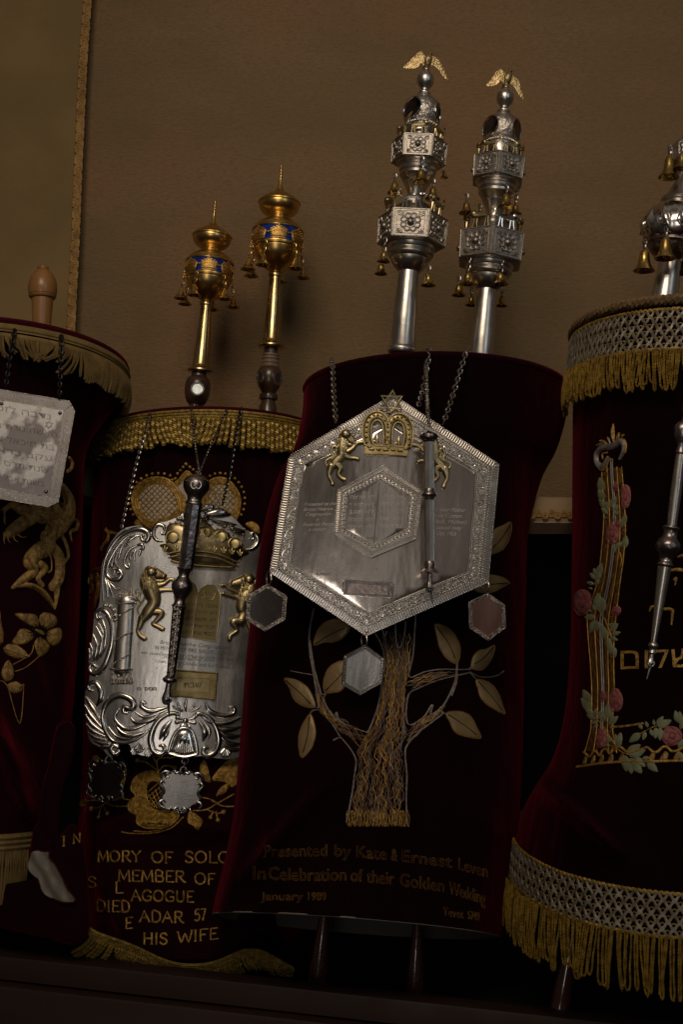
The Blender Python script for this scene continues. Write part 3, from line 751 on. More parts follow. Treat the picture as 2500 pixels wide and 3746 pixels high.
# ------------------------------------------------------------------ wooden rollers
def roller_thing(name, label, cat, loc, group=None): return thing(name, label, cat, loc, group)
mb = MB()
rows = [(320, 760, 71), (320, 640, 72), (324, 500, 79), (326, 405, 85), (327, 398, 85), (327, 396, 100), (327, 388, 107), (328, 378, 109), (328, 374, 104), (328, 370, 108), (329, 340, 114), (330, 305, 114), (331, 268, 108), (333, 232, 95), (334, 204, 76), (335, 186, 58), (335, 176, 44), (335.5, 172, 42), (336, 166, 45), (336, 156, 44), (336, 146, 38), (336, 141, 26), (336, 138, 2)]
lathe_px(mb, [(*S(1, x, y + 12), r / 2.136) for x, y, r in rows], 1.50, 1.50, 48)
single(mb, 'scroll_roller', M['palewood'], 'pale turned wooden scroll handle with an acorn knob, rising from the leftmost mantle', 'roller', auto=30)

def dark_handle(rows, facets, label, mirror_bright):
    A = PX(*S(2, rows[0][0][0], rows[0][0][1]), 1.625)
    t = thing('scroll_roller', label, 'roller', A, 'dark turned handles under the gold finials')
    for i, (r, mname, nm) in enumerate(zip(rows, ('darkwood', 'bonewood'), ('turned_shaft', 'worn_rings'))):
        mb = MB(); lathe_px(mb, [(*S(2, x, y), q / 2.35) for x, y, q in r], 1.625, 1.625, 40); part(mb, nm, M[mname], t, auto=35)
    for (x, y, w, h, dep) in facets:
        f = F(2, Plane(*S(2, x, y), 1.585, 10, dep)); ring = MB(); gl = MB()
        el = [(x + w * math.cos(a), y + h * math.sin(a)) for a in [2 * math.pi * i / 20 for i in range(20)]]
        f.strand(ring, el, 9, .6, 0, 6, 1, True); o = part(ring, 'mirror_mount', M['darkwood'], t)
        f.slab(gl, el, -6, 0); part(gl, 'mirror', M['mirror' if mirror_bright else 'tag_dark'], o)
dark_handle([[(262, 2300, 82), (265, 2235, 82), (267, 2215, 78), (268, 2205, 62), (270, 2190, 60), (272, 2170, 84), (276, 2140, 98), (280, 2100, 108), (284, 2050, 112), (290, 2000, 108), (294, 1965, 95), (298, 1945, 70), (300, 1930, 66), (306, 1880, 62)],
             [(266, 2226, 80), (266.3, 2220, 83), (267, 2212, 80)]], [(287, 2050, 55, 52, -4)], 'shorter dark turned wooden handle with a bright round mirror, beneath the lower gold finial', True)
dark_handle([[(888, 2330, 84), (890, 2260, 82), (893, 2200, 74), (895, 2170, 62), (896, 2150, 58), (897, 2142, 80), (898, 2120, 82), (899, 2100, 76), (900, 2092, 60), (902, 2070, 70), (904, 2040, 92), (906, 2000, 106), (908, 1950, 111), (910, 1900, 104), (912, 1870, 85), (913, 1860, 62), (914, 1850, 62), (922, 1690, 60)],
             [(913, 1872, 70), (913, 1862, 76), (914, 1845, 76), (914, 1836, 70), (915, 1828, 76), (915, 1812, 76), (916, 1803, 68), (917, 1795, 76), (917, 1780, 76), (918, 1772, 66), (919, 1764, 72), (919, 1752, 70)]],
            [(825, 1945, 26, 45, -38), (983, 1962, 32, 55, 34)], 'taller dark turned wooden handle with pale worn rings, beneath the higher gold finial', False)
for z, foot, top, w0, w1, Y, lab in ((13, (512, 1003), (552, 640), 46, 24, 1.345, 'mahogany roller foot under the middle mantle, left one of the two, narrow and tapering'),
                                     (13, (1018, 1062), (1036, 720), 46, 26, 1.325, 'mahogany roller foot under the middle mantle, right one of the two, with a long highlight'),
                                     (10, (612, 2120), (712, 1560), 68, 44, 1.275, 'mahogany roller foot under the long gold fringe at the lower right')):
    k = Z[z][2]; mb = MB()
    rows = [(0, 1.16), (.03, 1.18), (.06, 1.10), (.10, 1.02), (.25, 1.04), (.45, .93), (.7, .72), (1, .55), (1.5, .5)]
    lathe_px(mb, [(*S(z, lerp(foot[0], top[0], u), lerp(foot[1], top[1], u)), w0 * q / k) for u, q in rows], Y, Y, 32)
    single(mb, 'roller_foot', M['mahogany'], lab, 'roller', 'roller feet on the shelf')

# ------------------------------------------------------------------ finials
def bell_mb(c, h, w, tilt=(0, 0), flare=1.0):
    """a small bell hanging from c, with its clapper"""
    ax = Vector((tilt[0], tilt[1], -1)).normalized()
    pr = [(0, .06), (.02, .22), (.07, .36), (.2, .46), (.45, .53), (.66, .60), (.82, .76), (.93, .96), (1, 1.06), (1.0, .98), (.93, .88), (.8, .68)] if flare == 1 else \
         [(0, .07), (.04, .13), (.2, .24), (.45, .40), (.68, .60), (.85, .84), (.96, 1.04), (1, 1.06), (.985, .96), (.9, .80), (.8, .68)]
    mb = MB(); mb.lathe([c + ax * (h * u) for u, r in pr], ax, [w * r for u, r in pr], 22, cap=False)
    mb.ball(c + ax * (h * .88), w * .28, ax); mb.sweep([c + ax * (h * .1), c + ax * (h * .85)], [Vector((0, -1, 0))] * 2, [w * .05] * 2, 1, 5)
    return mb
def bell_chain(top, c, wire):
    """the little links a bell hangs by"""
    mb = MB(); d = c - top; n = max(1, round(d.length / (wire * 7.5)))
    for i in range(n):
        p = top.lerp(c, (i + .5) / n); nn = Vector((.2, -1, .1)) if i % 2 == 0 else Vector((1, .3, .1))
        mb.torus(p, nn, d.length / n * .62, wire, 10, 5, .62, d)
    return mb

def gold_finial(base, tip, Y, label):
    b, t_ = PX(*S(2, *base), Y), PX(*S(2, *tip), Y)
    t = thing('gold_finial', label, 'finial', b, 'pair of gold torah finials with bells')
    ax = (t_ - b).normalized(); H = (t_ - b).length; k = H / 1568.0; rr = k * .955   # drawn 1568 units tall
    a = Vector((0, -1, 0)); a = (a - ax * a.dot(ax)).normalized(); sd = ax.cross(a)
    C = lambda h: b + ax * (h * k)
    def lt(name, prof, m, par=t, sub=0, seg=56, auto=40):
        if sub: prof = spline(prof, sub)
        mb = MB(); mb.lathe([C(h) for h, r in prof], ax, [r * rr for h, r in prof], seg); return part(mb, name, m, par, auto=auto)
    lt('shaft', [(-4, 70), (2, 112), (10, 122), (22, 120), (34, 104), (44, 90), (70, 80), (300, 66), (560, 52), (600, 50), (606, 60), (622, 62), (634, 56), (644, 46), (655, 48)], M['shaft_gold'], seg=40)
    lt('lower_bowl', [(640, 44), (655, 70), (690, 118), (730, 158), (775, 188), (820, 203), (838, 206), (846, 200)], M['gold'], sub=3)
    lt('rim_band', [(838, 205), (840, 219), (850, 223), (866, 223), (870, 217)], M['gold'])
    lt('enamel_band', [(862, 214), (868, 216), (990, 219), (996, 214)], M['enamel'])
    lt('upper_rim', [(984, 217), (988, 227), (996, 229), (1004, 224), (1015, 212)], M['gold'])
    lt('shoulder', [(1008, 214), (1035, 198), (1060, 170), (1082, 128), (1096, 104), (1102, 96), (1110, 98), (1116, 92), (1128, 92)], M['gold'], sub=3)
    lt('upper_bowl', [(1120, 92), (1130, 108), (1145, 138), (1168, 162), (1195, 176), (1218, 180), (1228, 179)], M['gold'], sub=3)
    lt('dome', [(1226, 180), (1230, 188), (1240, 189), (1246, 183), (1256, 172), (1275, 150), (1300, 110), (1325, 66), (1342, 42), (1352, 33), (1360, 30), (1368, 26), (1400, 16), (1440, 10), (1455, 9), (1460, 15), (1472, 16), (1480, 9), (1500, 8), (1512, 13), (1522, 14), (1532, 9), (1555, 10), (1566, 7), (1568, 2)], M['gold'], seg=48)
    # five crowns in relief round the enamel band
    cr = MB(); ncr = 7
    for q in range(ncr):
        base_an = 2 * math.pi * (q + .12) / ncr
        def on(u, v, o): 
            an = base_an + u * .42; d = a * math.cos(an) + sd * math.sin(an); return C(866 + v * 118) + d * ((218 + o) * rr)
        def dirn(u): an = base_an + u * .42; return a * math.cos(an) + sd * math.sin(an)
        n = 18; top = lambda u: .42 + .46 * math.cos(u * 1.45) + .08 * abs(math.sin(u * 4.2 + 1.57)); wid = lambda v: .62 + .38 * min(1, v / .62)
        vs = []; fs = []
        for i in range(n + 1):
            for j in range(7):
                v = j / 6; u = (-1 + 2 * i / n); vv = v * top(u)
                vs.append(on(u * wid(vv), vv, (4 + 6 * math.sin(math.pi * v) * (1 - u * u)) if 0 < i < n else -2))
        for i in range(n):
            for j in range(6): fs.append((i * 7 + j, i * 7 + j + 1, (i + 1) * 7 + j + 1, (i + 1) * 7 + j))
        cr.add(vs, fs)
        for v in (.05, .20): cr.sweep([on(-.72 + 1.44 * i / 12, v, 8) for i in range(13)], [dirn(-.72 + 1.44 * i / 12) for i in range(13)], [5 * rr] * 13, 1, 5)
        for i in range(9):
            u = -1 + i / 4; cr.ball(on(u * wid(.7) * .97, top(u) - .03, 6), 9 * rr, dirn(u), 1, 6, 4)
        for i in range(7):
            u = -.8 + 1.6 * i / 6; cr.ball(on(u * .85, .42 + .16 * math.cos(u * 1.5), 10), 7 * rr, dirn(u), 1, 6, 4)
        cr.ball(on(0, .98, 6), 10 * rr, dirn(0), 1, 6, 4)
    part(cr, 'crown_relief', M['gold_matt'], t)
    for i, an in enumerate((-.38, .80, 1.95, 3.05, -2.05, -1.22)):
        d = a * math.cos(an) + sd * math.sin(an); p0 = C(848) + d * (224 * rr); p1 = p0 + d * (26 * rr) + DOWN * (120 * k)
        o = part(bell_mb(p1, 98 * k, 62 * rr, flare=2), 'bell', M['bell'], t)
        part(bell_chain(p0, p1, 4.2 * k), 'bell_chain', M['bell'], o)
gold_finial((925, 1700), (1011, 125), 1.625, 'higher gold finial with blue enamel crown band and bells, left of the silver towers')
gold_finial((312, 1910), (441, 432), 1.625, 'lower gold finial with blue enamel crown band and bells, nearer the braided panel')

def tiny_lion(C_, right, up, out, s, sg=1):
    """a walking lion about 1 unit long"""
    mb = MB(); q = lambda x, y, o=0: C_ + right * (x * s * sg) + up * (y * s) + out * (o * s)
    st = lambda pts, rs: mb.sweep([q(*p) for p in pts], [out] * len(pts), [r * s for r in rs], 1, 7)
    st([(-.42, .50), (-.2, .52), (.1, .53), (.3, .58)], [.10, .13, .13, .17]); mb.ball(q(.36, .66), .20 * s, out); mb.ball(q(.52, .70), .12 * s, out); mb.ball(q(.62, .66), .07 * s, out)
    for x, dx in ((-.40, -.06), (-.30, .06), (.18, -.02), (.32, .10)): st([(x, .48), (x + dx * .4, .24), (x + dx, .02), (x + dx + .07, .0)], [.08, .05, .04, .045])
    st([(-.5, .54), (-.66, .62), (-.70, .80), (-.60, .92)], [.03, .03, .03, .05])
    return mb
def tower_finial(base, ballc, Y, phi, bells, label, birdf, wins):
    b, t_ = PX(*S(3, *base), Y), PX(*S(3, *ballc), Y)
    t = thing('silver_finial', label, 'finial', b, 'pair of silver tower finials with gilt birds')
    ax = (t_ - b).normalized(); k = (t_ - b).length / 1952.0; rr = k * .955
    a = Vector((0, -1, 0)); a = (a - ax * a.dot(ax)).normalized(); sd = ax.cross(a) * -1
    if sd.x < 0: sd = -sd
    C = lambda h: b + ax * (h * k)
    D = lambda an: a * math.cos(an) + sd * math.sin(an)
    def lt(name, prof, m, sub=0, seg=48, auto=40, skip=None, cap=True):
        if sub: prof = spline(prof, sub)
        mb = MB(); mb.lathe([C(h) for h, r in prof], ax, [r * rr for h, r in prof], seg, skip, cap); return part(mb, name, m, t, auto=auto)
    lt('shaft', [(-40, 60), (-30, 92), (-22, 100), (0, 104), (10, 103), (18, 96), (24, 92), (30, 93), (300, 83), (545, 74), (556, 73)], M['silver'])
    lt('lower_bulb', [(552, 76), (560, 84), (566, 92), (585, 110), (610, 130), (630, 139), (642, 141), (647, 152), (658, 158), (667, 151), (673, 168), (686, 172), (698, 164), (706, 172), (735, 176)], M['silver'])
    lt('neck', [(940, 200), (962, 178), (990, 158), (1000, 150), (1012, 118), (1020, 112), (1032, 100), (1050, 66), (1075, 54), (1110, 60), (1160, 82), (1182, 96), (1190, 90), (1200, 104), (1230, 122), (1236, 130), (1252, 132), (1262, 124), (1270, 136), (1286, 140), (1296, 130), (1312, 158), (1330, 164)], M['silver'])
    lt('collar', [(1478, 190), (1492, 150), (1500, 118), (1506, 112), (1545, 110), (1590, 112), (1598, 116)], M['silver'])
    def hexa(h0, h1, R0_, R1_):
        mb = MB(); pr = [(h0 - 6, R0_ * .80), (h0, R0_ * .97), (h0 + 4, R0_), (h1 - 4, R1_), (h1, R1_ * .975), (h1 + 8, R1_ * .84), (h1 + 30, R1_ * .5)]
        vs = [C(h) + D(phi + math.pi / 6 + math.pi / 3 * i) * (r * rr) for h, r in pr for i in range(6)]
        mb.add(vs, [(j * 6 + i, j * 6 + (i + 1) % 6, (j + 1) * 6 + (i + 1) % 6, (j + 1) * 6 + i) for j in range(len(pr) - 1) for i in range(6)] + [tuple(range(6)), tuple((len(pr) - 1) * 6 + i for i in range(6))])
        body = part(mb, 'hexagonal_drum', M['silver_drum'], t, smooth=False)
        for i in range(6):
            an = phi + math.pi / 3 * i; d = D(an); s_ = d.cross(ax).normalized(); Rm = (R0_ + R1_) / 2; ap = Rm * math.cos(math.pi / 6) * rr
            if (b + d - EYE).dot(d) > 0 and d.y > .45: continue
            c = C((h0 + h1) / 2) + d * ap; w = Rm * .5 * rr; hh = (h1 - h0) / 2 * k; lean = (R1_ - R0_) / (h1 - h0) * .955
            q = lambda u, v, o=0: c + s_ * (u * w) + ax * (v * hh) + d * (o * rr + v * hh * lean * .866)
            mb = MB(); cs = [(-.93, -.90), (.93, -.90), (.93, .90), (-.93, .90)]
            mb.sweep([q(*p) for p in cs], [d] * 4, [6 * rr] * 4, 1, 6, True)
            cs = [(-.78, -.76), (.78, -.76), (.78, .76), (-.78, .76)]
            mb.sweep([q(*p) for p in cs], [d] * 4, [3 * rr] * 4, 1, 5, True)
            mb.ball(q(0, 0, 6), 26 * rr * Rm / 255, d, 1, 10, 6); mb.torus(q(0, 0, 2), d, 38 * rr * Rm / 255, 5 * rr)
            for j in range(8):
                f = math.pi / 4 * j + .39; mb.torus(q(.42 * math.cos(f), .46 * math.sin(f), 2), d, 19 * rr * Rm / 255, 7 * rr * Rm / 255, 10, 5)
            for sx in (-1, 1):
                for sy in (-1, 1):
                    for dd in (-.10, 0, .10):
                        mb.sweep([q(sx * (.40 + .02), sy * .42), q(sx * (.58 + dd), sy * (.60 - dd), 5), q(sx * (.70 + dd * .4), sy * (.70 - dd * .4), 1)], [d] * 3, [3 * rr, 8 * rr * Rm / 255, 3 * rr], .8, 6)
            part(mb, 'flower_panel', M['silver_drum'], body)
        for i in range(6):
            an = phi + math.pi / 3 * i; d = D(an); c = C(h1 + 4) + d * ((R1_ * .74) * rr)
            part(tiny_lion(c, d.cross(ax).normalized(), ax, d, 138 * rr * R1_ / 235, 1 if i % 2 else -1), 'lion', M['gilt'] if h1 > 1200 or i % 3 else M['silver_bright'], t)
    hexa(735, 937, 248, 258)
    hexa(1322, 1482, 198, 207)
    # bell tower with three arched openings
    prof = spline([(1598, 112), (1612, 117), (1640, 132), (1680, 140), (1720, 137), (1760, 120), (1790, 92), (1812, 62), (1824, 52), (1836, 46)], 5); seg = 60
    def cut(i, kq):
        h = prof[i][0]; an = 2 * math.pi * (kq + .5) / seg
        for w in wins:
            dd = (an - w + math.pi) % (2 * math.pi) - math.pi; e = (h - 1690) / 82
            if (dd / .66) ** 2 + (e if e > 0 else e * 1.15) ** 2 < 1: return True
        return False
    mb = MB(); w_ = ax; vs = []
    for h, r in prof:
        for kq in range(seg): vs.append(C(h) + D(2 * math.pi * kq / seg) * (r * rr))
    n_ = len(prof)
    mb.add(vs, [(i * seg + kq, i * seg + (kq + 1) % seg, (i + 1) * seg + (kq + 1) % seg, (i + 1) * seg + kq) for i in range(n_ - 1) for kq in range(seg) if not cut(i, kq)])
    tower = part(mb, 'bell_tower', M['silver_chased'], t, auto=70)
    mb = MB()
    for w in wins:
        pts = []
        for j in range(40):
            f = 2 * math.pi * j / 40; h = 1690 + 82 * math.sin(f) * (1 if math.sin(f) > 0 else 1 / 1.15); an = w + .66 * math.cos(f)
            pts.append(C(h) + D(an) * ((interp(prof, h) + 2) * rr))
        mb.sweep(pts, [D(w)] * 40, [6.5 * rr] * 40, 1, 6, True)
    part(mb, 'opening_rim', M['silver_bright'], tower)
    mb = MB(); mb.lathe([C(1600), C(1605), C(1800)], ax, [100 * rr, 108 * rr, 40 * rr], 24); part(mb, 'shade_core', M['black'], tower)  # black cone added inside to stand for shade in the openings
    mb = MB()
    for i in range(40): 
        an = 2 * math.pi * i / 40; mb.ball(C(1600) + D(an) * (117 * rr), 10.5 * rr, D(an), 1, 6, 5)
    part(mb, 'beaded_ring', M['silver_bright'], t)
    lt('ball', [(1832, 46), (1842, 48), (1850, 36), (1866, 30), (1880, 36), (1892, 46), (1915, 60), (1940, 64), (1960, 62), (1985, 48), (2004, 26), (2012, 20), (2020, 22), (2028, 16)], M['silver'], sub=2)
    # the bird with spread wings
    cy = 2016; base_p = C(cy)
    fw = a; q = lambda x, y, o=0: base_p + sd * (x * rr) + ax * (y * k) + fw * (o * rr)
    bt = MB()
    bt.sweep([q(0, 0), q(0, 22), q(3, 44), q(5, 66), q(14, 96), q(18, 112)], [fw] * 6, [r * rr for r in (22, 14, 26, 32, 26, 14)], 1.1, 10)
    bt.ball(q(22, 118, 6), 15 * rr, fw); bt.sweep([q(22, 118, 14), q(28, 114, 34)], [ax] * 2, [6 * rr, 1 * rr], 1, 6)
    bt.sweep([q(0, 40, -14), q(-4, 10, -50), q(-6, -8, -84)], [ax] * 3, [20 * rr, 26 * rr, 30 * rr], .3, 8)
    body = part(bt, 'bird', M['bird'], t)
    for sgn, outl in ((-1, birdf[0]), (1, birdf[1])):
        mb = MB(); n = 14; vs = []; fs = []
        top = spline(outl[0], 5); bot = spline(outl[1], 5); m_ = min(len(top), len(bot))
        for side in (0, 1):
            for i in range(m_):
                for j in range(5):
                    x = lerp(top[i][0], bot[i][0], j / 4); y = lerp(top[i][1], bot[i][1], j / 4); bulge = math.sin(math.pi * j / 4) * 9 * (1 - i / m_)
                    ser = (5 * (i % 2) if j == 4 else 0)
                    vs.append(q(x, y - ser, -abs(x) * .16 + (bulge + 3 if side == 0 else -3 + bulge * .4)))
        hb = m_ * 5
        for side in (0, 1):
            for i in range(m_ - 1):
                for j in range(4):
                    o = side * hb + i * 5 + j; fs.append((o, o + 1, o + 6, o + 5))
        for i in range(m_ - 1):
            for j in (0, 4): fs.append((i * 5 + j, (i + 1) * 5 + j, hb + (i + 1) * 5 + j, hb + i * 5 + j))
        for j in range(4):
            for i in (0, m_ - 1): fs.append((i * 5 + j, i * 5 + j + 1, hb + i * 5 + j + 1, hb + i * 5 + j))
        mb.add(vs, fs)
        for r_ in range(3):
            for i in range(2, m_ - 2, 2):
                x = lerp(top[i][0], bot[i][0], .2 + .25 * r_); y = lerp(top[i][1], bot[i][1], .2 + .25 * r_)
                mb.ball(q(x, y, -abs(x) * .16 + 9 * (1 - i / m_)), 9 * rr, fw, .6, 6, 4)
        part(mb, 'wing', M['bird'], body)
    for (x, y, dep, sz) in bells:
        c = PX(*S(3, x, y - 42 * sz), Y + dep * k); o = part(bell_mb(c, 80 * k * sz, 52 * rr * sz), 'bell', M['bell'], t)
        hb, Rb = (1318, 190) if y < 1400 else (738, 236)
        e = c - b - ax * (c - b).dot(ax); up_ = C(hb) + e.normalized() * min(e.length, Rb * rr)
        if (up_ - c).length > 130 * k: up_ = c - DOWN * (60 * k)
        part(bell_chain(up_, c, 4.2 * k), 'bell_chain', M['silver_dark'], o)
wl_ = ([(4, 95), (-25, 108), (-48, 136), (-78, 118), (-120, 72), (-166, 22)], [(2, 36), (-20, 32), (-44, 50), (-66, 20), (-108, 8), (-170, 12)])
wr_ = ([(6, 98), (40, 108), (72, 96), (104, 66), (134, 8), (166, -44)], [(6, 36), (38, 40), (58, 34), (84, 22), (116, -14), (160, -50)])
tower_finial((336, 2215), (506, 268), 1.415, -.12, [(475, 965, -165, 1.1), (285, 1052, -60, .98), (560, 1092, -90, 1.02), (208, 1545, -130, .9), (188, 1635, 20, .9), (528, 1712, -170, .98), (640, 960, 60, .55)],
             'taller silver tower finial topped by a gilt bird, left one of the silver pair', (wl_, wr_), (-.80, 1.30, 3.40))
wl2 = ([(4, 92), (-25, 112), (-52, 134), (-82, 112), (-110, 66), (-140, 20)], [(2, 34), (-22, 30), (-44, 56), (-62, 28), (-96, 10), (-146, 8)])
wr2 = ([(6, 94), (36, 100), (66, 86), (94, 56), (116, 0), (142, -58)], [(6, 34), (34, 34), (52, 22), (78, -6), (104, -40), (136, -64)])
tower_finial((893, 2345), (1077, 395), 1.435, .42, [(800, 1196, -80, .98), (1086, 1142, -160, 1.1), (1152, 1206, 30, .86), (895, 1258, 90, .66), (1086, 1268, 110, .7), (811, 1702, -120, 1.02), (1045, 1702, -150, 1.02), (745, 1785, 20, .98), (836, 1862, 150, .85), (1052, 1866, 160, .85)],
             'lower silver tower finial topped by a gilt bird, nearer the right edge', (wl2, wr2), (-.98, 1.08, 3.2))

# the fluted silver finial at the right edge
def baroque():
    base, tip = (838, 1520), (1052, 120); Y = 1.345
    b, t_ = PX(*S(4, *base), Y), PX(*S(4, *tip), Y); k = (t_ - b).length / 1416.0; rr = k * .95
    t = thing('silver_finial', 'stout silver finial with swirled bulb and brass bells, cut off by the right edge', 'finial', b)
    ax = (t_ - b).normalized(); a = Vector((0, -1, 0)); a = (a - ax * a.dot(ax)).normalized(); sd = ax.cross(a)
    if sd.x < 0: sd = -sd
    C = lambda h: b + ax * (h * k); D = lambda an: a * math.cos(an) + sd * math.sin(an)
    def lt(name, prof, m, sub=0, seg=48, twist=None):
        if sub: prof = spline(prof, sub)
        mb = MB(); vs = []
        for h, r in prof:
            for i in range(seg):
                an = 2 * math.pi * i / seg; r2 = r
                if twist: r2 = r * (1 + twist[1] * max(0, math.sin(twist[0] * an + twist[2] * (h - prof[0][0]) / 100)) * math.sin(math.pi * (h - prof[0][0]) / (prof[-1][0] - prof[0][0])))
                vs.append(C(h) + D(an) * (r2 * rr))
        n = len(prof); mb.add(vs, [(j * seg + i, j * seg + (i + 1) % seg, (j + 1) * seg + (i + 1) % seg, (j + 1) * seg + i) for j in range(n - 1) for i in range(seg)] + [tuple(range(seg))[::-1], tuple((n - 1) * seg + i for i in range(seg))])
        return part(mb, name, m, t, auto=60)
    lt('shaft', [(-60, 108), (0, 104), (150, 92), (330, 80), (345, 78)], M['silver'])
    lt('lower_cup', [(330, 74), (345, 92), (370, 130), (400, 160), (430, 176), (440, 190), (452, 190), (460, 182)], M['silver_dark'], 3)
    bulb = lt('fluted_bulb', [(455, 182), (470, 206), (510, 228), (560, 238), (620, 226), (680, 190), (730, 140), (752, 124)], M['silver_bright'], 4, 120, (11, .085, 1.5))
    lt('stem', [(748, 128), (756, 134), (764, 124), (776, 130), (786, 112), (800, 104), (850, 76), (930, 48), (980, 44), (1010, 56), (1020, 80)], M['silver'], 2)
    lt('upper_bulb', [(1016, 70), (1040, 104), (1080, 116), (1130, 118), (1180, 98), (1210, 66)], M['silver_chased'], 4, 96, (9, .10, 2.2))
    lt('top_stem', [(1205, 68), (1225, 58), (1300, 40), (1416, 30)], M['silver'], 2)
    mb = MB()
    for i in range(10):
        an = 2 * math.pi * i / 10
        for r_, cc in ((52, 0), (26, 1)):
            mb.sweep([C(560 + r_ * math.sin(f) * .9) + D(an + r_ * .0042 * math.cos(f)) * (240 * rr) for f in [j * .45 for j in range(14)]], [D(an)] * 14, [(8 - j * .3) * rr for j in range(14)], .9, 6)
        mb.ball(C(560) + D(an) * (240 * rr), 14 * rr, D(an), .8)
    part(mb, 'chased_scrolls', M['silver_bright'], bulb)
    for (x, y, dep, sz) in ((858, 1082, -190, 1), (706, 1172, -60, 1), (886, 502, -100, 1), (975, 460, -140, .75), (1010, 1190, 40, 1), (1060, 1090, -160, 1)):
        c = PX(*S(4, x, y - 70 * sz), Y + dep * k); o = part(bell_mb(c, 150 * k * sz, 74 * rr * sz), 'bell', M['bell'], t)
        part(bell_chain(c - DOWN * (70 * k), c, 6 * k), 'bell_chain', M['silver_dark'], o)
baroque()

# ------------------------------------------------------------------ A: engraved rectangular plate
def mid(z, x, y, Y): return PX(*S(z, x, y), Y)
sp = Plane(*S(19, 300, 1100), 1.318, -2, 5); f = F(19, sp)
t = thing('breastplate', 'cloudy engraved silver plate with clipped corners, hung on black chains at the left edge', 'breastplate', mid(19, 300, 2000, 1.318))
OUT = [(-1250, -90), (1180, 312), (1282, 492), (1000, 2050), (820, 2132), (-1500, 1745), (-1620, 1600), (-1360, 60)]
INN = [(-1140, 90), (1092, 482), (842, 1962), (-1380, 1590)]
mb = MB(); f.slab(mb, OUT, -14, 0); plate = part(mb, 'plate', M['plate_border'], t, auto=20)
mb = MB(); f.slab(mb, INN, -4, 5, grid=120); part(mb, 'centre_field', M['plate_worn'], plate, auto=20)
mb = MB()
for o in (OUT, INN): f.strand(mb, o, 7, 1, 3, 6, closed=True, smooth=False)
f.strand(mb, [(1182, 314), (1283, 494)], 12, 1, 3, 6, smooth=False)
f.strand(mb, [(1092, 482), (1200, 400)], 5, 1, 2, 5, smooth=False); f.strand(mb, [(842, 1962), (910, 2085)], 5, 1, 2, 5, smooth=False)
part(mb, 'raised_line', M['silver_chased'], plate)
mb = MB()   # leafy engraving down the border
def vine(p, q, w, n):
    dx, dy = (q[0] - p[0]) / n, (q[1] - p[1]) / n; L = math.hypot(dx, dy); ux, uy = dx / L, dy / L
    for i in range(n):
        x, y = p[0] + dx * (i + .5), p[1] + dy * (i + .5)
        for sg in (-1, 1):
            f.strand(mb, [(x, y), (x + ux * 25 - uy * sg * w * .6, y + uy * 25 + ux * sg * w * .6), (x + ux * 52 - uy * sg * w, y + uy * 52 + ux * sg * w)], [2, 5, 2], .5, 1, 5, 3)
vine((1170, 560), (935, 2010), 42, 26); vine((780, 2055), (-1200, 1700), 42, 34); vine((1060, 395), (-900, 60), 42, 34)
part(mb, 'border_engraving', M['silver_chased'], plate)
for x, y in ((1030, 522), (790, 1872), (25, 358)): mb = MB(); f.bead(mb, x, y, 33, 14, .7, 12, 7); part(mb, 'rivet', M['tag_dark'], plate)
mb = MB()
rv = lambda s_: s_[::-1]
for body, x0, x1, y, sl, cap in (('נדבה לזכר ק', -420, 870, 640, .175, 105), ('האשה מרת מרים', -350, 975, 940, .165, 100), ('בת מיכאל אשר', -330, 935, 1170, .17, 105), ('עקב בראון', -200, 900, 1360, .17, 100), ('שנת תרס', 60, 830, 1560, .18, 100), ('בשנת אבל', 60, 760, 1790, .17, 95)):
    f.text(mb, rv(body), x0, x1, lambda x, y=y, sl=sl, x1=x1: y + (x - x1) * sl, cap, 6.5)
st = lambda cx, cy, r, mbx, w: [f.strand(mbx, [(cx + r * math.sin(a + o), cy - r * math.cos(a + o)) for a in (0, 2.094, 4.189)], w, .8, 7, 5, closed=True, smooth=False) for o in (.15, .15 + math.pi)]
st(840, 725, 70, mb, 7)
part(mb, 'engraved_lettering', M['ink_dull'], plate, smooth=False)
for pts in ([(1, 128, 598), (1, 112, 660), (1, 92, 760), (1, 70, 900), (1, 42, 1118)], [(1, 472, 676), (1, 480, 740), (1, 474, 900), (1, 466, 1060), (1, 462, 1196)]):
    mb = MB(); P = [PX(*S(*p), Y) for p, Y in zip(pts, (1.372, 1.335, 1.33, 1.325, 1.318))]
    chain(mb, P, .0037, .0011); part(mb, 'chain', M['black_chain'], t)

# ------------------------------------------------------------------ C: hexagonal silver plate
sp = Plane(*S(7, 735, 890), 1.228, 3, -1, bow=15, bw=430); f = F(7, sp); f15 = F(15, sp); f16 = F(16, sp); f8 = F(8, sp)
t = thing('breastplate', 'large hexagonal silver plate with beaded border and gilt crown, over the tree mantle', 'breastplate', mid(7, 645, 1610, 1.228))
OUTER = [(806, 152), (1453, 572), (1386, 1286), (645, 1612), (60, 1226), (181, 527)]
INNER = [(790, 335), (1307, 625), (1252, 1222), (657, 1468), (186, 1170), (272, 578)]
def mix(u, A=OUTER, B=INNER): return [(lerp(a[0], b[0], u), lerp(a[1], b[1], u)) for a, b in zip(A, B)]
def along(poly, step, fn):
    n = len(poly)
    for i in range(n):
        p, q = poly[i], poly[(i + 1) % n]; L = math.dist(p, q); m_ = max(1, round(L / step)); ux, uy = (q[0] - p[0]) / L, (q[1] - p[1]) / L
        for j in range(m_): fn(p[0] + ux * L * (j + .5) / m_, p[1] + uy * L * (j + .5) / m_, ux, uy, i, j, m_)
def hexplate(mb, out, h, grid=0): f.slab(mb, out, h - 8, h, grid=grid)
mb = MB(); f.slab(mb, OUTER, -10, 0, grid=60); base = part(mb, 'border_plate', M['silver_ring'], t, auto=25)
mb = MB(); f.slab(mb, INNER, -4, 3, grid=40); field = part(mb, 'polished_field', M['plate_hex'], t, auto=60)
mb = MB()
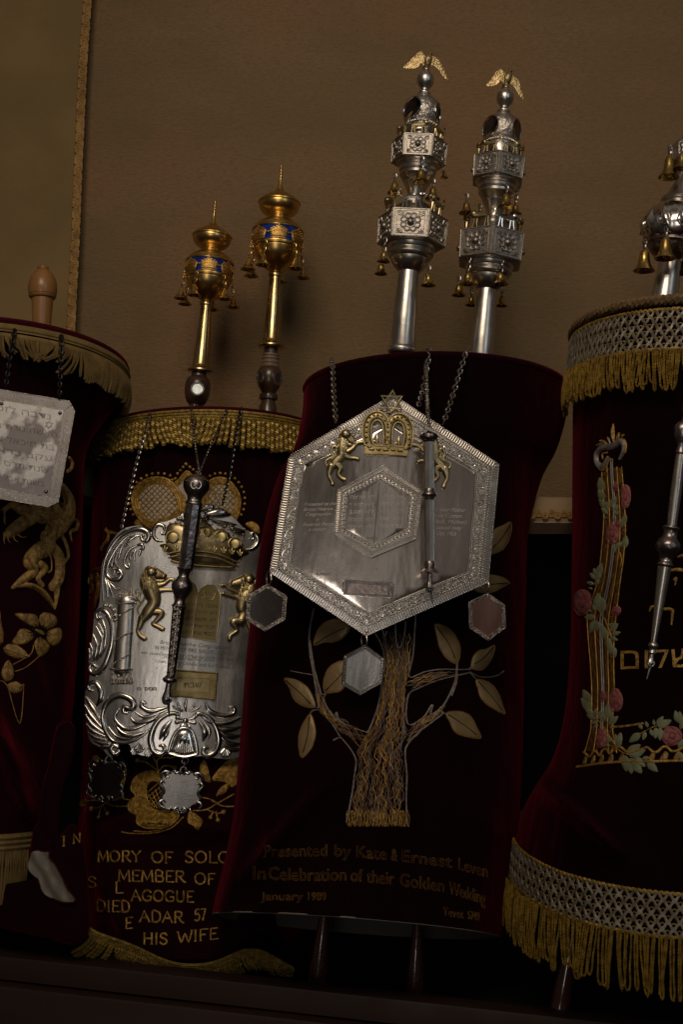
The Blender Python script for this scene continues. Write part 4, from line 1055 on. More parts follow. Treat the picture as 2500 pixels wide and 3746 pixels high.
along(mix(.155), 15.2, lambda x, y, ux, uy, *_: f.strand(mb, [(x - uy * 19, y + ux * 19), (x + uy * 19, y - ux * 19)], 5.4, .8, 2, 6, smooth=False))
f.strand(mb, mix(.01), 4, 1, 1, 6, closed=True, smooth=False)
for p in OUTER:
    q = (lerp(p[0], 735, .035), lerp(p[1], 890, .035)); f.bead(mb, *q, 9, 3)
part(mb, 'ribbed_edge', M['silver_bright'], base)
mb = MB()
for u, r, h in ((.33, 5, 2), (.955, 6, 4)): f.strand(mb, mix(u), r, .8, h, 6, closed=True, smooth=False)
part(mb, 'raised_line', M['silver_bright'], base)
mb = MB()
along(mix(.43), 15.5, lambda x, y, *_: f.bead(mb, x, y, 7.2, 3, 1, 8, 5))
along(mix(.87), 13.5, lambda x, y, *_: f.bead(mb, x, y, 6.6, 4, 1, 8, 5))
part(mb, 'bead_rows', M['silver_bright'], base)
mb = MB(); VV = mix(.65)
def scroll(x, y, ux, uy, i, j, m_):
    sg = 1 if j % 2 else -1; nx, ny = -uy * sg, ux * sg; L = 56
    def q(a, b): return (x + ux * a + nx * b, y + uy * a + ny * b)
    f.strand(mb, [q(-L / 2, -15), q(-14, -17), q(8, -8), q(17, 4), q(11, 15), q(-1, 15), q(-5, 6), q(3, 1)], [2.5, 4, 5, 5.5, 5, 4.5, 4, 3.5], .9, 2, 6, 4)
    f.strand(mb, [q(-12, -14), q(-22, -2), q(-18, 12)], [2, 5, 2], .8, 2, 6, 4); f.strand(mb, [q(16, -2), q(26, -10), q(30, -20)], [2, 5, 2], .8, 2, 6, 4)
    f.strand(mb, [q(-8, -15), q(-28, 6), q(-30, 18)], [2, 4, 2], .8, 2, 6, 4); f.bead(mb, *q(-16, 19), 4, 3)
    f.bead(mb, *q(3, 4), 5, 4); f.bead(mb, *q(24, 10), 4.4, 3); f.bead(mb, *q(28, 17), 3.4, 3); f.bead(mb, *q(20, 18), 3.4, 3)
along(VV, 56, scroll); part(mb, 'scrolling_vine', M['silver_bright'], base)
# small raised hexagon with the commandments
SO = [(752, 588), (986, 744), (946, 1030), (676, 1142), (453, 1002), (474, 735)]
SI = [(726, 676), (906, 772), (884, 968), (690, 1062), (520, 968), (536, 770)]
mb = MB(); f.slab(mb, SO, 14, 36, grid=60); f.slab(mb, [(lerp(x, 715, .03), lerp(y, 860, .03)) for x, y in SO], -2, 6)
small = part(mb, 'small_hexagon', M['silver_ring'], t, auto=25)
mb = MB(); f.slab(mb, SI, 30, 40, grid=30); part(mb, 'small_field', M['plate_hex'], small, auto=60)
mb = MB(); E1 = mix(.17, SO, SI)
along(E1, 11.2, lambda x, y, ux, uy, *_: f.strand(mb, [(x - uy * 14, y + ux * 14), (x + uy * 14, y - ux * 14)], 4, .8, 37, 6, smooth=False))
f.strand(mb, mix(.02, SO, SI), 3.5, 1, 37, 6, closed=True, smooth=False); f.strand(mb, mix(.36, SO, SI), 4, 1, 39, 6, closed=True, smooth=False)
along(mix(.50, SO, SI), 10.5, lambda x, y, *_: f.bead(mb, x, y, 4.6, 39, 1, 7, 5))
along(mix(.93, SO, SI), 9.5, lambda x, y, *_: f.bead(mb, x, y, 4.4, 41, 1, 7, 5))
def knot(x, y, ux, uy, i, j, m_):
    f.bead(mb, x, y, 5.5, 40, 1, 7, 5)
    for a in (0, 1.57, 3.14, 4.71): f.strand(mb, [(x + 5 * math.cos(a), y + 5 * math.sin(a)), (x + 13 * math.cos(a + .5), y + 13 * math.sin(a + .5))], [4, 1.5], .8, 39, 6, smooth=False)
along(mix(.71, SO, SI), 24, knot)
part(mb, 'small_border', M['silver_bright'], small)
mb = MB()
f.strand(mb, [(722, 690), (688, 1050)], 1.3, 1, 40.5, 4, smooth=False); f.strand(mb, [(726, 690), (692, 1050)], 1.0, 1, 40.5, 4, smooth=False)
for i, (l, r_) in enumerate((('אנכי ה׳', 'לא תרצח'), ('לא יהיה', 'לא תנאף'), ('לא תשא', 'לא תגנב'), ('זכור את', 'לא תענה'), ('כבד את', 'לא תחמד'))):
    y = 788 + i * 44.5; dx = -4 * i
    f.text(mb, rv(r_), 548 + dx, 694 + dx, lambda x, y=y: y + (x - 620) * -.005, 21, 41)
    f.text(mb, rv(l), 738 + dx, 870 + dx * .7, lambda x, y=y: y + (x - 800) * .02 - 4, 21, 41)
for x in (655, 679, 700): f.strand(mb, [(x - 6, 1020), (x + 6, 1020), (x + 6, 1031), (x - 6, 1031)], 2, 1, 41, 4, closed=True, smooth=False)
part(mb, 'engraved_lettering', M['ink_soft'], small, smooth=False)
mb = MB()
for i, (s_, x0, x1) in enumerate((('Presented to the', 268, 462), ('Bristol Hebrew', 266, 448), ('Congregation', 278, 436), ('by', 342, 366), ('Frederick Marcus', 262, 456), ('in memory', 292, 404))):
    f.text(mb, s_, x0, x1, lambda x, i=i: 826 + i * 30.5 + (x - 270) * -.03, 20, 4.5, .45)
part(mb, 'engraved_lettering', M['ink_soft'], field, smooth=False); mb = MB()
for i, (s_, x0, x1) in enumerate((('of her dear Mother', 1010, 1248), ('Fannie Cotton', 1020, 1224), ('(of Bath, Michael)', 1012, 1256), ('who passed away', 1010, 1226), ('26 Oct. 1926', 1030, 1192))):
    f.text(mb, s_, x0, x1, lambda x, i=i: 858 + i * 36 + (x - 1060) * .02, 23, 4.5, .45)
part(mb, 'engraved_lettering', M['ink_soft'], field, smooth=False); mb = MB()
for x in (352, 374, 395, 417): f.strand(mb, [(x - 6, 1231), (x + 6, 1232), (x + 6, 1243), (x - 6, 1242)], 2.2, 1, 4, 4, closed=True, smooth=False)
f.bead(mb, 706, 1208, 5, 4, .5)
part(mb, 'hallmarks', M['ink_soft'], field, smooth=False)
# crown, star and lions
cr = MB()
def arch(sx): return lambda pts: [(x if sx > 0 else 1536 - x, y + (0 if sx > 0 else 22)) for x, y in pts]
for sx in (1, -1):
    A = arch(sx)
    f15.strand(cr, A([(578, 668), (553, 600), (548, 520), (562, 440), (605, 378), (660, 352), (712, 372), (748, 428), (762, 500), (764, 580), (764, 660)]), [40, 44, 46, 48, 50, 46, 44, 40, 36, 34, 34], .55, 30, 10, 6)
part_ = f15.slab(cr, [(528, 752), (966, 774), (986, 672), (770, 650), (526, 650)], 8, 44)
crown = part(cr, 'crown', M['gilt_dark'], t)
mb = MB()
for sx in (1, -1):
    A = arch(sx)
    for pts, r in (([(530, 660), (505, 560), (508, 450), (548, 360), (620, 312), (690, 312), (745, 350), (770, 392)], 9), ([(622, 660), (600, 590), (596, 500), (612, 430), (650, 400), (690, 412), (716, 470), (722, 560), (722, 650)], 9)):
        f15.strand(mb, A(pts), r, 1, 46, 6, 5)
    for x, y in A([(548, 628), (545, 576), (544, 524), (548, 472), (556, 420), (580, 372), (622, 350), (664, 348), (706, 362), (738, 402)]): f15.bead(mb, x, y, 15, 58, 1, 8, 6)
    (fx, fy), = A([(655, 640)])
    f15.strand(mb, [(fx, fy), (fx, fy - 50), (fx, fy - 100)], [10, 17, 3], .7, 26, 7, 4)
    for d in (-1, 1): f15.strand(mb, [(fx, fy - 10), (fx + d * 26, fy - 30), (fx + d * 40, fy - 12), (fx + d * 26, fy - 2)], [9, 9, 8, 5], .8, 26, 7, 4)
for y in (470, 520, 575, 440): f15.bead(mb, 766, y, 14, 60, 1, 8, 6)
for pts in ([(526, 660), (770, 668), (986, 680)], [(530, 745), (740, 752), (962, 768)]): f15.strand(mb, pts, 8, 1, 46, 6, 5)
for x, y, w in ((600, 702, 30), (672, 704, 18), (746, 709, 32), (822, 710, 18), (896, 716, 28)): f15.strand(mb, [(x - w * .6, y - 1), (x + w * .6, y + 1)], 15, .9, 46, 8, smooth=False)
def star(mb, fr, top, others, w, h, fl=.8): 
    for tri in (top, others): fr.strand(mb, tri, w, fl, h, 6, closed=True, smooth=False, rot=.78)
star(mb, f15, [(756, 597), (790, 648), (722, 646)], [(726, 612), (788, 614), (756, 662)], 5, 52)
part(mb, 'crown_beading', M['gilt'], crown)
mb = MB(); star(mb, f15, [(820, 92), (908, 282), (692, 276)], [(700, 150), (918, 154), (802, 318)], 17, 44); f15.bead(mb, 782, 318, 18, 34)
for x, y in ((780, 220), (808, 208), (832, 222), (800, 236), (822, 240)): f15.bead(mb, x, y, 9, 12)
part(mb, 'star', M['gilt_star'], t)
def lion_relief(fr, name, limbs, heads, mat_, parent, h=26, extra=None, bulk=1.12):
    mb = MB()
    for pts, rs in limbs: fr.strand(mb, pts, [r * (bulk if r > 18 else 1) for r in rs], .62, h, 9, 5)
    for x, y, r in heads: fr.bead(mb, x, y, r, h + r * .35, .75, 10, 7)
    o = part(mb, name, mat_, parent)
    if extra: mb = MB(); extra(mb); part(mb, 'mane', M['gilt_dark'], o)
    return o
LL = [([(318, 545), (300, 620), (290, 700), (280, 770), (225, 830), (190, 880)], [54, 66, 68, 56, 52, 44]), ([(345, 560), (390, 605), (418, 632)], [60, 50, 34]), ([(340, 640), (380, 650), (405, 648)], [22, 20, 12]),
      ([(350, 720), (400, 690), (430, 650), (470, 628), (512, 622)], [34, 28, 24, 24, 26]), ([(312, 760), (380, 786), (430, 790), (456, 800)], [40, 26, 22, 26]),
      ([(180, 870), (158, 940), (158, 980), (186, 1036), (192, 1060)], [50, 34, 24, 22, 28]), ([(235, 850), (275, 890), (252, 955), (290, 1000), (322, 1012)], [48, 40, 26, 24, 28]),
      ([(165, 880), (128, 862), (122, 820), (160, 794), (196, 770), (180, 720), (196, 672), (228, 668), (232, 710), (212, 770), (180, 800)], [12, 11, 11, 13, 15, 15, 16, 17, 17, 15, 8])]
def mane(fr, x0, y0, x1, y1, w, mbx, n=22, sgn=1, h=44):
    rnd.seed(12)
    for i in range(n):
        u = rnd.random(); v = rnd.uniform(-1, 1); x = lerp(x0, x1, u) + v * w; y = lerp(y0, y1, u)
        fr.strand(mbx, [(x, y), (x + sgn * 5, y + w * .3), (x - sgn * 3, y + w * .62)], [3, 7, 2], .8, h - 16 * v * v, 6, 3)
lion_relief(f15, 'lion', LL, [(330, 546, 58), (310, 590, 22)], M['gilt'], t, 24, lambda mb: (mane(f15, 312, 500, 275, 740, 54, mb, 46, 1, 58), f15.bead(mb, 372, 585, 8, 62), f15.bead(mb, 425, 606, 12, 44)), .94)
mir = lambda pts: [(1544 - x, y + 26 + (x - 300) * .01) for x, y in pts]
lion_relief(f15, 'lion', [(mir(p), r) for p, r in LL], [(1214, 572, 58), (1234, 616, 22)], M['gilt'], t, 24, lambda mb: mane(f15, 1232, 530, 1268, 770, 54, mb, 46, -1, 58), .94)
# name-plate box
mb = MB()
BX = [(250, 938), (640, 962), (632, 1100), (236, 1066)]
f16.slab(mb, BX, 2, 8); bx = part(mb, 'name_plate_box', M['tag_dark'], t, auto=20)
mb = MB(); f16.slab(mb, [(285, 972), (606, 996), (600, 1068), (276, 1048)], 6, 12); part(mb, 'box_floor', M['silver_dark'], bx)
mb = MB()
for i in range(4):
    p, q = BX[i], BX[(i + 1) % 4]; c = (441, 1016); n_ = [(p[0], p[1]), (q[0], q[1]), (lerp(q[0], c[0], .055), lerp(q[1], c[1], .12)), (lerp(p[0], c[0], .055), lerp(p[1], c[1], .12))]
    f16.slab(mb, n_, 6, 46)
part(mb, 'box_wall', M['silver_dark'], bx, smooth=False)
mb = MB(); f16.strand(mb, [(240, 966), (232, 1040), (252, 1046)], 7, 1, 30, 6, smooth=False); part(mb, 'box_clip', M['silver_dark'], bx); mb = MB(); f16.strand(mb, [(634, 975), (648, 982), (640, 1082), (624, 1092)], 7, 1, 30, 6, smooth=False); part(mb, 'box_clip', M['silver_dark'], bx)
# pendants
def ring_px(mb, z, x, y, Y, r, w, n=Vector((1, .35, 0)), sq=1): mb.torus(PX(*S(z, x, y), Y), n, r, w, 18, 7, sq)
def hexpend(z, verts, Y, ringpos, field_mat, lab, pitch=0, yaw=0):
    c = (sum(v[0] for v in verts) / 6, sum(v[1] for v in verts) / 6); g = F(z, Plane(*S(z, *c), Y, pitch, yaw, bow=-3, bw=120 * Z[z][2] / 1.65 / Z[z][2])); q = Z[z][2] / 1.65
    mb = MB(); g.slab(mb, verts, -5 * q, 0, grid=24 * q); o = part(mb, 'pendant', M[field_mat], t, label=lab, auto=30)
    mb = MB(); inn = [(lerp(x, c[0], .09), lerp(y, c[1], .09)) for x, y in verts]
    n = 6
    for i in range(n):
        p, s2 = inn[i], inn[(i + 1) % n]; L = math.dist(p, s2); m_ = round(L / (9.5 * q)); ux, uy = (s2[0] - p[0]) / L, (s2[1] - p[1]) / L
        for j in range(m_):
            x, y = p[0] + ux * L * (j + .5) / m_, p[1] + uy * L * (j + .5) / m_
            g.strand(mb, [(x - uy * 10 * q, y + ux * 10 * q), (x + uy * 10 * q, y - ux * 10 * q)], 3.6 * q, .8, 1.5 * q, 6, smooth=False)
        g.bead(mb, *p, 7 * q, 2 * q)
    g.strand(mb, verts, 3 * q, 1, 0, 6, closed=True, smooth=False)
    part(mb, 'ribbed_edge', M['silver_bright' if field_mat == 'plate_shield' else 'silver_chased'], o)
    mb = MB(); x, y, r = ringpos; mb.torus(PX(*S(z, x, y), Y - .001), Vector((1, .45, .05)), r * g.u, 5 * q * g.u, 18, 7, 1, Vector((0, 0, 1))); part(mb, 'ring', M['silver'], o)
hexpend(8, [(640, 263), (752, 345), (738, 492), (606, 566), (496, 500), (510, 330)], 1.225, (632, 232, 40), 'plate_shield', 'bright hexagonal tag below the plate tip', -5, 5)
hexpend(7, [(45, 1298), (166, 1372), (155, 1512), (32, 1582), (-78, 1512), (-72, 1372)], 1.231, (56, 1262, 40), 'tag_dark', 'dark hexagonal tag at the left corner', 3, -12)
hexpend(7, [(1378, 1352), (1480, 1424), (1486, 1560), (1382, 1640), (1268, 1562), (1262, 1408)], 1.231, (1366, 1312, 40), 'copper', 'copper coloured hexagonal tag at the right corner', -3, 14)
def rim_path(mt, th, pts, Ys):
    return [mt.p(0, th, -.012, .005), mt.p(0, th, .001, .006), mt.p(0, th, .006, -.006)] + [PX(*S(*p), Y) for p, Y in zip(pts, Ys)]
def chain_obj(P, par, link, wire, m_='steel_chain', nm='chain'):
    mb = MB(); chain(mb, P, link, wire); return part(mb, nm, M[m_], par)
chain_obj([PX(*S(0, *p), Y) for p, Y in (((762, 826), 1.323), ((764, 840), 1.298), ((766, 900), 1.263), ((771, 968), 1.225))], t, .0042, .0010)
chain_obj([PX(*S(0, *p), Y) for p, Y in (((992, 803), 1.313), ((986, 812), 1.273), ((972, 890), 1.253), ((960, 932), 1.225))], t, .0042, .0010)
chain_obj([PX(*S(0, *p), Y) for p, Y in (((1076, 803), 1.313), ((1068, 815), 1.275), ((1042, 900), 1.253), ((1018, 972), 1.225))], t, .0042, .0010)

# the reading pointer in front of it
t = thing('reading_pointer', 'slim faceted silver pointer with a tiny hand, hanging before the hexagonal plate', 'pointer', mid(7, 1045, 1415, 1.188))
YP = 1.188; k = 1.6505
def turned(name, z, rows, m_, par, seg=24, sub=0, smooth=True, Y=YP, Y2=None):
    mb = MB(); lathe_px(mb, [(*S(z, x, y), r / Z[z][2]) for x, y, r in rows], Y, Y2 or Y, seg, sub=sub); return part(mb, name, M[m_], par, smooth=smooth, auto=35)
turned('shaft', 7, [(1028, 1180, 28), (1026, 800, 30), (1025, 745, 32), (1022, 430, 34)], 'silver', t, 8, smooth=False)
turned('cap', 7, [(1022, 440, 35), (1022, 432, 40), (1021, 428, 48), (1021, 420, 54), (1021, 408, 57), (1021, 398, 55), (1021, 388, 44), (1021, 382, 24), (1021, 374, 10)], 'silver_dark', t, 28)
turned('middle_ring', 7, [(1026, 790, 31), (1026, 775, 34), (1026, 768, 43), (1026, 758, 47), (1026, 748, 44), (1025, 738, 35), (1025, 722, 33)], 'silver_dark', t, 28)
turned('lower_collar', 7, [(1029, 1212, 28), (1029, 1200, 32), (1028, 1190, 31), (1028, 1180, 33), (1028, 1170, 31), (1028, 1160, 28)], 'silver_dark', t, 24)
mb = MB(); g = F(7, Plane(*S(7, 1030, 1225), YP, 0, 0))
A_p, B_p = PX(*S(7, 1030, 1240), YP), PX(*S(7, 1029, 1195), YP); ax = (B_p - A_p).normalized(); n = 48; vs = []
aa = Vector((0, -1, 0)); aa = (aa - ax * aa.dot(ax)).normalized(); bb = ax.cross(aa)
for j in range(6):
    for i in range(n):
        an = 2 * math.pi * i / n; r = (10 + 52 * (j / 5)) * (1 + .09 * math.cos(8 * an) * j / 5); vs.append(B_p - ax * ((6 + 26 * (j / 5) ** 2.2 + 4 * math.cos(8 * an) * j / 5) * g.u) + (aa * math.cos(an) + bb * math.sin(an)) * (r * g.u))
mb.add(vs, [(j * n + i, j * n + (i + 1) % n, (j + 1) * n + (i + 1) % n, (j + 1) * n + i) for j in range(5) for i in range(n)]); part(mb, 'petal_collar', M['silver_dark'], t)
def hand(par, z, Y, wrist, palm, tip, w, fold, m_):
    """a little closed fist with its forefinger stretched out and the thumb beside it"""
    g = F(z, Plane(*S(z, *palm), Y, 0, 0)); mb = MB()
    dx, dy = palm[0] - wrist[0], palm[1] - wrist[1]; L = math.hypot(dx, dy); ux, uy = dx / L, dy / L; nx, ny = -uy, ux
    g.strand(mb, [wrist, (wrist[0] + dx * .5, wrist[1] + dy * .5), palm, (palm[0] + ux * w * .5, palm[1] + uy * w * .5)], [w * .62, w * .66, w, w * .8], .8, 0, 12)
    q = lambda a, b: (palm[0] + ux * a * w + nx * b * w, palm[1] + uy * a * w + ny * b * w)
    g.strand(mb, [q(.3, .45 * fold), ((palm[0] + tip[0]) / 2 + nx * w * .15 * fold, (palm[1] + tip[1]) / 2), tip], [w * .34, w * .28, w * .16], 1, 0, 8)
    for i, b in enumerate((.12, -.22, -.55)):
        g.strand(mb, [q(.35, b * fold), q(.85 - .08 * i, b * fold), q(.95 - .1 * i, b * fold), q(.6, b * fold)], [w * .27, w * .25, w * .22, w * .2], 1, w * .35, 8)
    g.strand(mb, [q(-.3, .75 * fold), q(.15, .95 * fold), q(.6, .75 * fold), q(.85, .45 * fold)], [w * .26, w * .27, w * .22, w * .15], 1, w * .3, 8)
    return part(mb, 'hand', M[m_], par)
hand(t, 7, YP, (1029, 1238), (1026, 1318), (1046, 1416), 24, -1, 'silver_dark')
mb = MB(); mb.torus(PX(*S(7, 1024, 362), YP), Vector((.3, -1, .1)), 22 * g.u, 4 * g.u, 18, 7); part(mb, 'ring', M['silver'], t)
mb = MB()
for o in (-5, 5):
    rope(mb, [PX(*S(0, 984 + o * .5, 801), 1.313)] + [PX(*S(7, x + o, y), Y) for x, y, Y in ((1004, -10, 1.263), (1008, 60, 1.233), (1013, 160, 1.208), (1018, 260, 1.195), (1024 - o * .6, 345, 1.189))], .0017, 330, 2, 4, .0011)
part(mb, 'chain', M['steel_chain'], t)

# ------------------------------------------------------------------ B: ornate silver shield
sp = Plane(*S(17, 1000, 1500), 1.430, 4, -2, bow=16, bw=170 * 1.0)
sp.x = S(17, 1000, 0)[0]
f, f6, f18, f5 = F(17, sp), F(6, sp), F(18, sp), F(5, sp)
t = thing('breastplate', 'ornate silver shield with scrolling leaves, twisted column and gilt lions', 'breastplate', mid(6, 860, 1250, 1.430))
OL = [(443, 1938), (478, 1926), (510, 1923), (536, 1932), (552, 1948), (580, 1912), (606, 1908), (660, 1885), (711, 1861), (778, 1852), (840, 1880), (893, 1928), (936, 1943), (945, 2000), (940, 2100), (930, 2300), (918, 2500), (905, 2650), (890, 2751),
      (845, 2779), (776, 2774), (740, 2766), (670, 2774), (640, 2768), (611, 2756), (580, 2750), (555, 2760), (520, 2764), (482, 2746), (470, 2722), (418, 2719), (431, 2751), (399, 2769), (367, 2737), (321, 2710), (308, 2636), (301, 2549), (317, 2498), (321, 2457), (316, 2393), (330, 2338), (338, 2260), (341, 2239), (360, 2201), (366, 2079), (380, 2033), (402, 1984)]
zS = 99; Z[zS] = (0, 0, 1.0); fS = F(zS, sp)
mb = MB(); fS.slab(mb, OL, -8, 0, True, 3, grid=16); plate = part(mb, 'plate', M['plate_shield'], t, auto=60)
def orn(fr, items, name, m_='silver_bright', par=plate, flat=.75, h=None):
    mb = MB()
    for pts, rs in items: fr.strand(mb, pts, rs, flat, h if h is not None else 10 * fr.k / 3.9, 10, 6)
    return part(mb, name, M[m_], par)
orn(f, [([(372, 1165), (356, 900), (372, 700), (420, 520), (520, 350), (640, 225), (800, 152), (930, 142), (1010, 182), (1036, 250), (1000, 310), (945, 300), (925, 252), (955, 228)], [14, 17, 20, 24, 28, 32, 38, 42, 42, 38, 32, 26, 22, 18]),
        ([(838, 205), (700, 268), (560, 425), (460, 600), (425, 740), (440, 810), (510, 862), (596, 850), (640, 785), (605, 722), (545, 722), (535, 768)], [14, 22, 28, 32, 34, 36, 40, 42, 38, 32, 26, 22])], 'corner_scroll')
orn(f, [([(900, 230), (840, 250), (760, 300), (700, 390)], [10, 24, 30, 12]), ([(740, 262), (650, 390), (600, 560)], [10, 26, 10]), ([(620, 330), (535, 490), (500, 640), (505, 700)], [8, 22, 26, 10]), ([(690, 300), (600, 440), (550, 600), (600, 690)], [8, 22, 24, 8]),
        ([(880, 370), (760, 430), (690, 560), (685, 650), (735, 692), (752, 650), (720, 630)], [12, 22, 24, 24, 24, 20, 14]), ([(870, 368), (930, 360), (955, 410), (910, 444)], [16, 26, 24, 16]), ([(860, 430), (820, 500), (840, 590)], [10, 26, 10]), ([(800, 450), (760, 540), (790, 610)], [10, 22, 14]),
        ([(910, 460), (900, 510)], [26, 18]), ([(400, 840), (420, 950), (440, 1110)], [8, 28, 16]), ([(420, 860), (470, 980), (520, 1120)], [8, 24, 12]), ([(430, 860), (500, 940), (560, 1000)], [8, 20, 10])], 'acanthus_leaf')
colm = orn(f, [([(705, 1190), (690, 1500), (665, 1820), (645, 2130)], [128, 126, 126, 128])], 'column', 'silver', flat=.42, h=4)
orn(f, [([(572, 1402), (700, 1335), (832, 1255)], 13), ([(548, 1742), (680, 1672), (806, 1605)], 13), ([(515, 2076), (640, 2008), (775, 1930)], 13)], 'twisted_band', 'silver_chased', colm, 1, 52)
orn(f, [([(565, 1200), (700, 1212), (850, 1196)], 18), ([(482, 2140), (640, 2160), (795, 2146)], 18)], 'column_ring', 'silver_bright', colm, 1, 40)
mb = MB()
for bx_, by_, dx_ in ((600, 1165, 88), (515, 2360, 82)):
    mb = MB()
    for i in range(4):
        x = bx_ + dx_ * i; top = by_ - 190 + (10 if i % 2 else 0); hh = 30 + 10 * math.sin(math.pi * (i + .5) / 4)
        f.pillow(mb, [(x - 40, by_), (x - 46, by_ - 70), (x - 20, by_ - 130), (x, top), (x + 20, by_ - 130), (x + 46, by_ - 70), (x + 40, by_)], 4, hh, 4)
        for r_ in (0, 1): f.strand(mb, [(x - 24 + 8 * r_, by_ - 20), (x - 26 + 8 * r_, by_ - 80), (x, by_ - 120 + 30 * r_), (x + 26 - 8 * r_, by_ - 80), (x + 24 - 8 * r_, by_ - 20)], 6, 1, hh, 6)
        for v in (0, 1, 2): f.strand(mb, [(x - 20, by_ - 120 - v * 14), (x, by_ - 150 - v * 16), (x + 20, by_ - 120 - v * 14)], 5, 1, hh * .8, 6)
    part(mb, 'leaf_capital', M['silver_chased'], colm)
orn(f, [([(298, 1425), (268, 1392), (288, 1322), (360, 1292), (435, 1350), (490, 1480), (512, 1620), (495, 1800), (452, 1950), (392, 2090), (300, 2195), (210, 2205), (162, 2140), (188, 2075), (245, 2098), (240, 2140)], [24, 28, 32, 38, 44, 46, 48, 48, 46, 44, 42, 38, 34, 30, 28, 24])], 'side_scroll')
orn(f, [([(360, 1440), (405, 1600), (395, 1800), (335, 1970)], [10, 30, 32, 12]), ([(260, 1530), (345, 1700), (320, 1900), (270, 2030)], [10, 28, 30, 10]), ([(215, 1640), (275, 1800), (250, 1960), (215, 2040)], [8, 26, 26, 10]), ([(170, 1770), (205, 1890), (180, 2020)], [8, 22, 10]), ([(150, 1850), (165, 1940), (150, 2040)], [8, 18, 8]), ([(300, 1480), (380, 1660), (360, 1850)], [6, 12, 6])], 'acanthus_leaf')
mb = MB()
for x, y, r in ((398, 1232, 30), (465, 1245, 32), (522, 1300, 34), (546, 1375, 34), (552, 1442, 22), (960, 235, 26), (590, 765, 24), (315, 1405, 30), (262, 2110, 24)): f.bead(mb, x, y, r, 16, .9, 10, 7)
part(mb, 'bead', M['silver_bright'], plate)
# foot of the shield
orn(f6, [([(112, 712), (86, 702), (82, 664), (140, 648), (186, 712), (184, 780), (150, 830)], [12, 15, 18, 22, 25, 24, 10]),
         ([(402, 890), (375, 884), (378, 842), (428, 858), (456, 826), (425, 775), (340, 748), (262, 782), (212, 860), (200, 950), (232, 1045), (292, 1115), (400, 1124), (500, 1086), (592, 1012)], [14, 18, 22, 26, 28, 28, 27, 26, 24, 22, 20, 18, 15, 12, 8]),
         ([(548, 812), (522, 800), (520, 840), (580, 872), (660, 862), (722, 842)], [12, 16, 21, 23, 21, 8]), ([(1022, 800), (1042, 862), (1100, 900), (1180, 912), (1238, 892), (1240, 850), (1212, 846)], [8, 20, 22, 23, 20, 17, 13]),
         ([(815, 892), (806, 908), (780, 892), (720, 902), (650, 952), (606, 1030), (590, 1110), (612, 1184), (662, 1212), (702, 1190), (690, 1152), (662, 1150)], [12, 15, 18, 20, 22, 25, 27, 27, 25, 22, 18, 13]),
         ([(930, 902), (942, 918), (962, 894), (1020, 912), (1080, 970), (1114, 1050), (1120, 1130), (1092, 1202), (1040, 1232), (1002, 1208), (1010, 1168), (1036, 1172)], [12, 15, 18, 20, 22, 25, 27, 27, 25, 22, 18, 13]),
         ([(322, 1160), (290, 1150), (270, 1180), (300, 1215), (335, 1196)], [20, 24, 26, 24, 16])], 'foot_scroll')
orn(f6, [([(60, 765), (118, 850), (192, 970)], [8, 24, 10]), ([(52, 830), (110, 920), (200, 1015)], [8, 24, 10]), ([(58, 905), (112, 980), (205, 1045)], [8, 22, 10]), ([(66, 980), (120, 1035), (215, 1075)], [8, 20, 10]), ([(84, 1050), (140, 1085), (225, 1105)], [8, 18, 10]), ([(130, 1110), (190, 1130), (250, 1135)], [8, 18, 12]), ([(190, 1170), (215, 1160), (255, 1160)], [16, 20, 16]),
         ([(335, 860), (300, 930), (375, 1010), (470, 1010), (600, 950)], [8, 20, 24, 22, 8]), ([(300, 950), (340, 1030), (430, 1070), (570, 1030)], [8, 20, 22, 8]), ([(250, 1000), (310, 1072), (400, 1094), (500, 1060)], [6, 14, 16, 6]), ([(432, 925), (480, 965), (600, 940), (690, 872)], [8, 20, 22, 8]), ([(470, 882), (540, 922), (640, 896), (718, 862)], [8, 15, 16, 6]),
         ([(962, 882), (1060, 962), (1180, 972), (1285, 930)], [6, 18, 22, 10]), ([(1010, 900), (1110, 1005), (1200, 1025), (1295, 1000)], [6, 18, 24, 10]), ([(1085, 985), (1160, 1062), (1230, 1082), (1295, 1070)], [6, 18, 22, 10]), ([(1125, 1060), (1180, 1125), (1240, 1145), (1290, 1140)], [6, 16, 20, 10]), ([(1130, 1130), (1180, 1170), (1240, 1190), (1285, 1185)], [6, 14, 18, 10]),
         ([(755, 945), (700, 1020), (662, 1096)], [8, 28, 10]), ([(740, 1000), (715, 1060), (690, 1110)], [6, 16, 6]), ([(972, 960), (1012, 1040), (1002, 1112)], [8, 28, 10]), ([(1000, 950), (1050, 1030), (1040, 1100)], [6, 16, 6]),
         ([(868, 875), (862, 830), (872, 780)], [8, 16, 8]), ([(850, 872), (812, 840), (806, 808)], [6, 13, 8]), ([(890, 872), (926, 840), (936, 806)], [6, 13, 8]), ([(840, 880), (780, 850), (768, 830)], [6, 11, 8]), ([(905, 880), (960, 852), (975, 828)], [6, 11, 8])], 'acanthus_leaf')
for cx, cy, sx in ((500, 1150, 1), (1175, 1190, 1), (455, 1175, .7), (570, 1190, .7)):
    mb = MB()
    for i in range(5):
        a = 1.57 + (i - 2) * .42; f6.strand(mb, [(cx, cy - 20), (cx + 44 * sx * math.cos(a), cy - 20 + 66 * math.sin(a))], [6, 15 * sx], .7, 6, 8, smooth=False)
    part(mb, 'leaf_fan', M['silver_bright'], plate)
mb = MB()
f6.pillow(mb, [(735, 1205), (765, 1100), (805, 1035), (860, 1015), (912, 1042), (942, 1130), (952, 1215), (850, 1248)], 0, 26)
f6.strand(mb, [(732, 1200), (762, 1100), (802, 1030), (860, 1010), (916, 1040), (946, 1130), (956, 1212)], 17, .9, 8, 9)
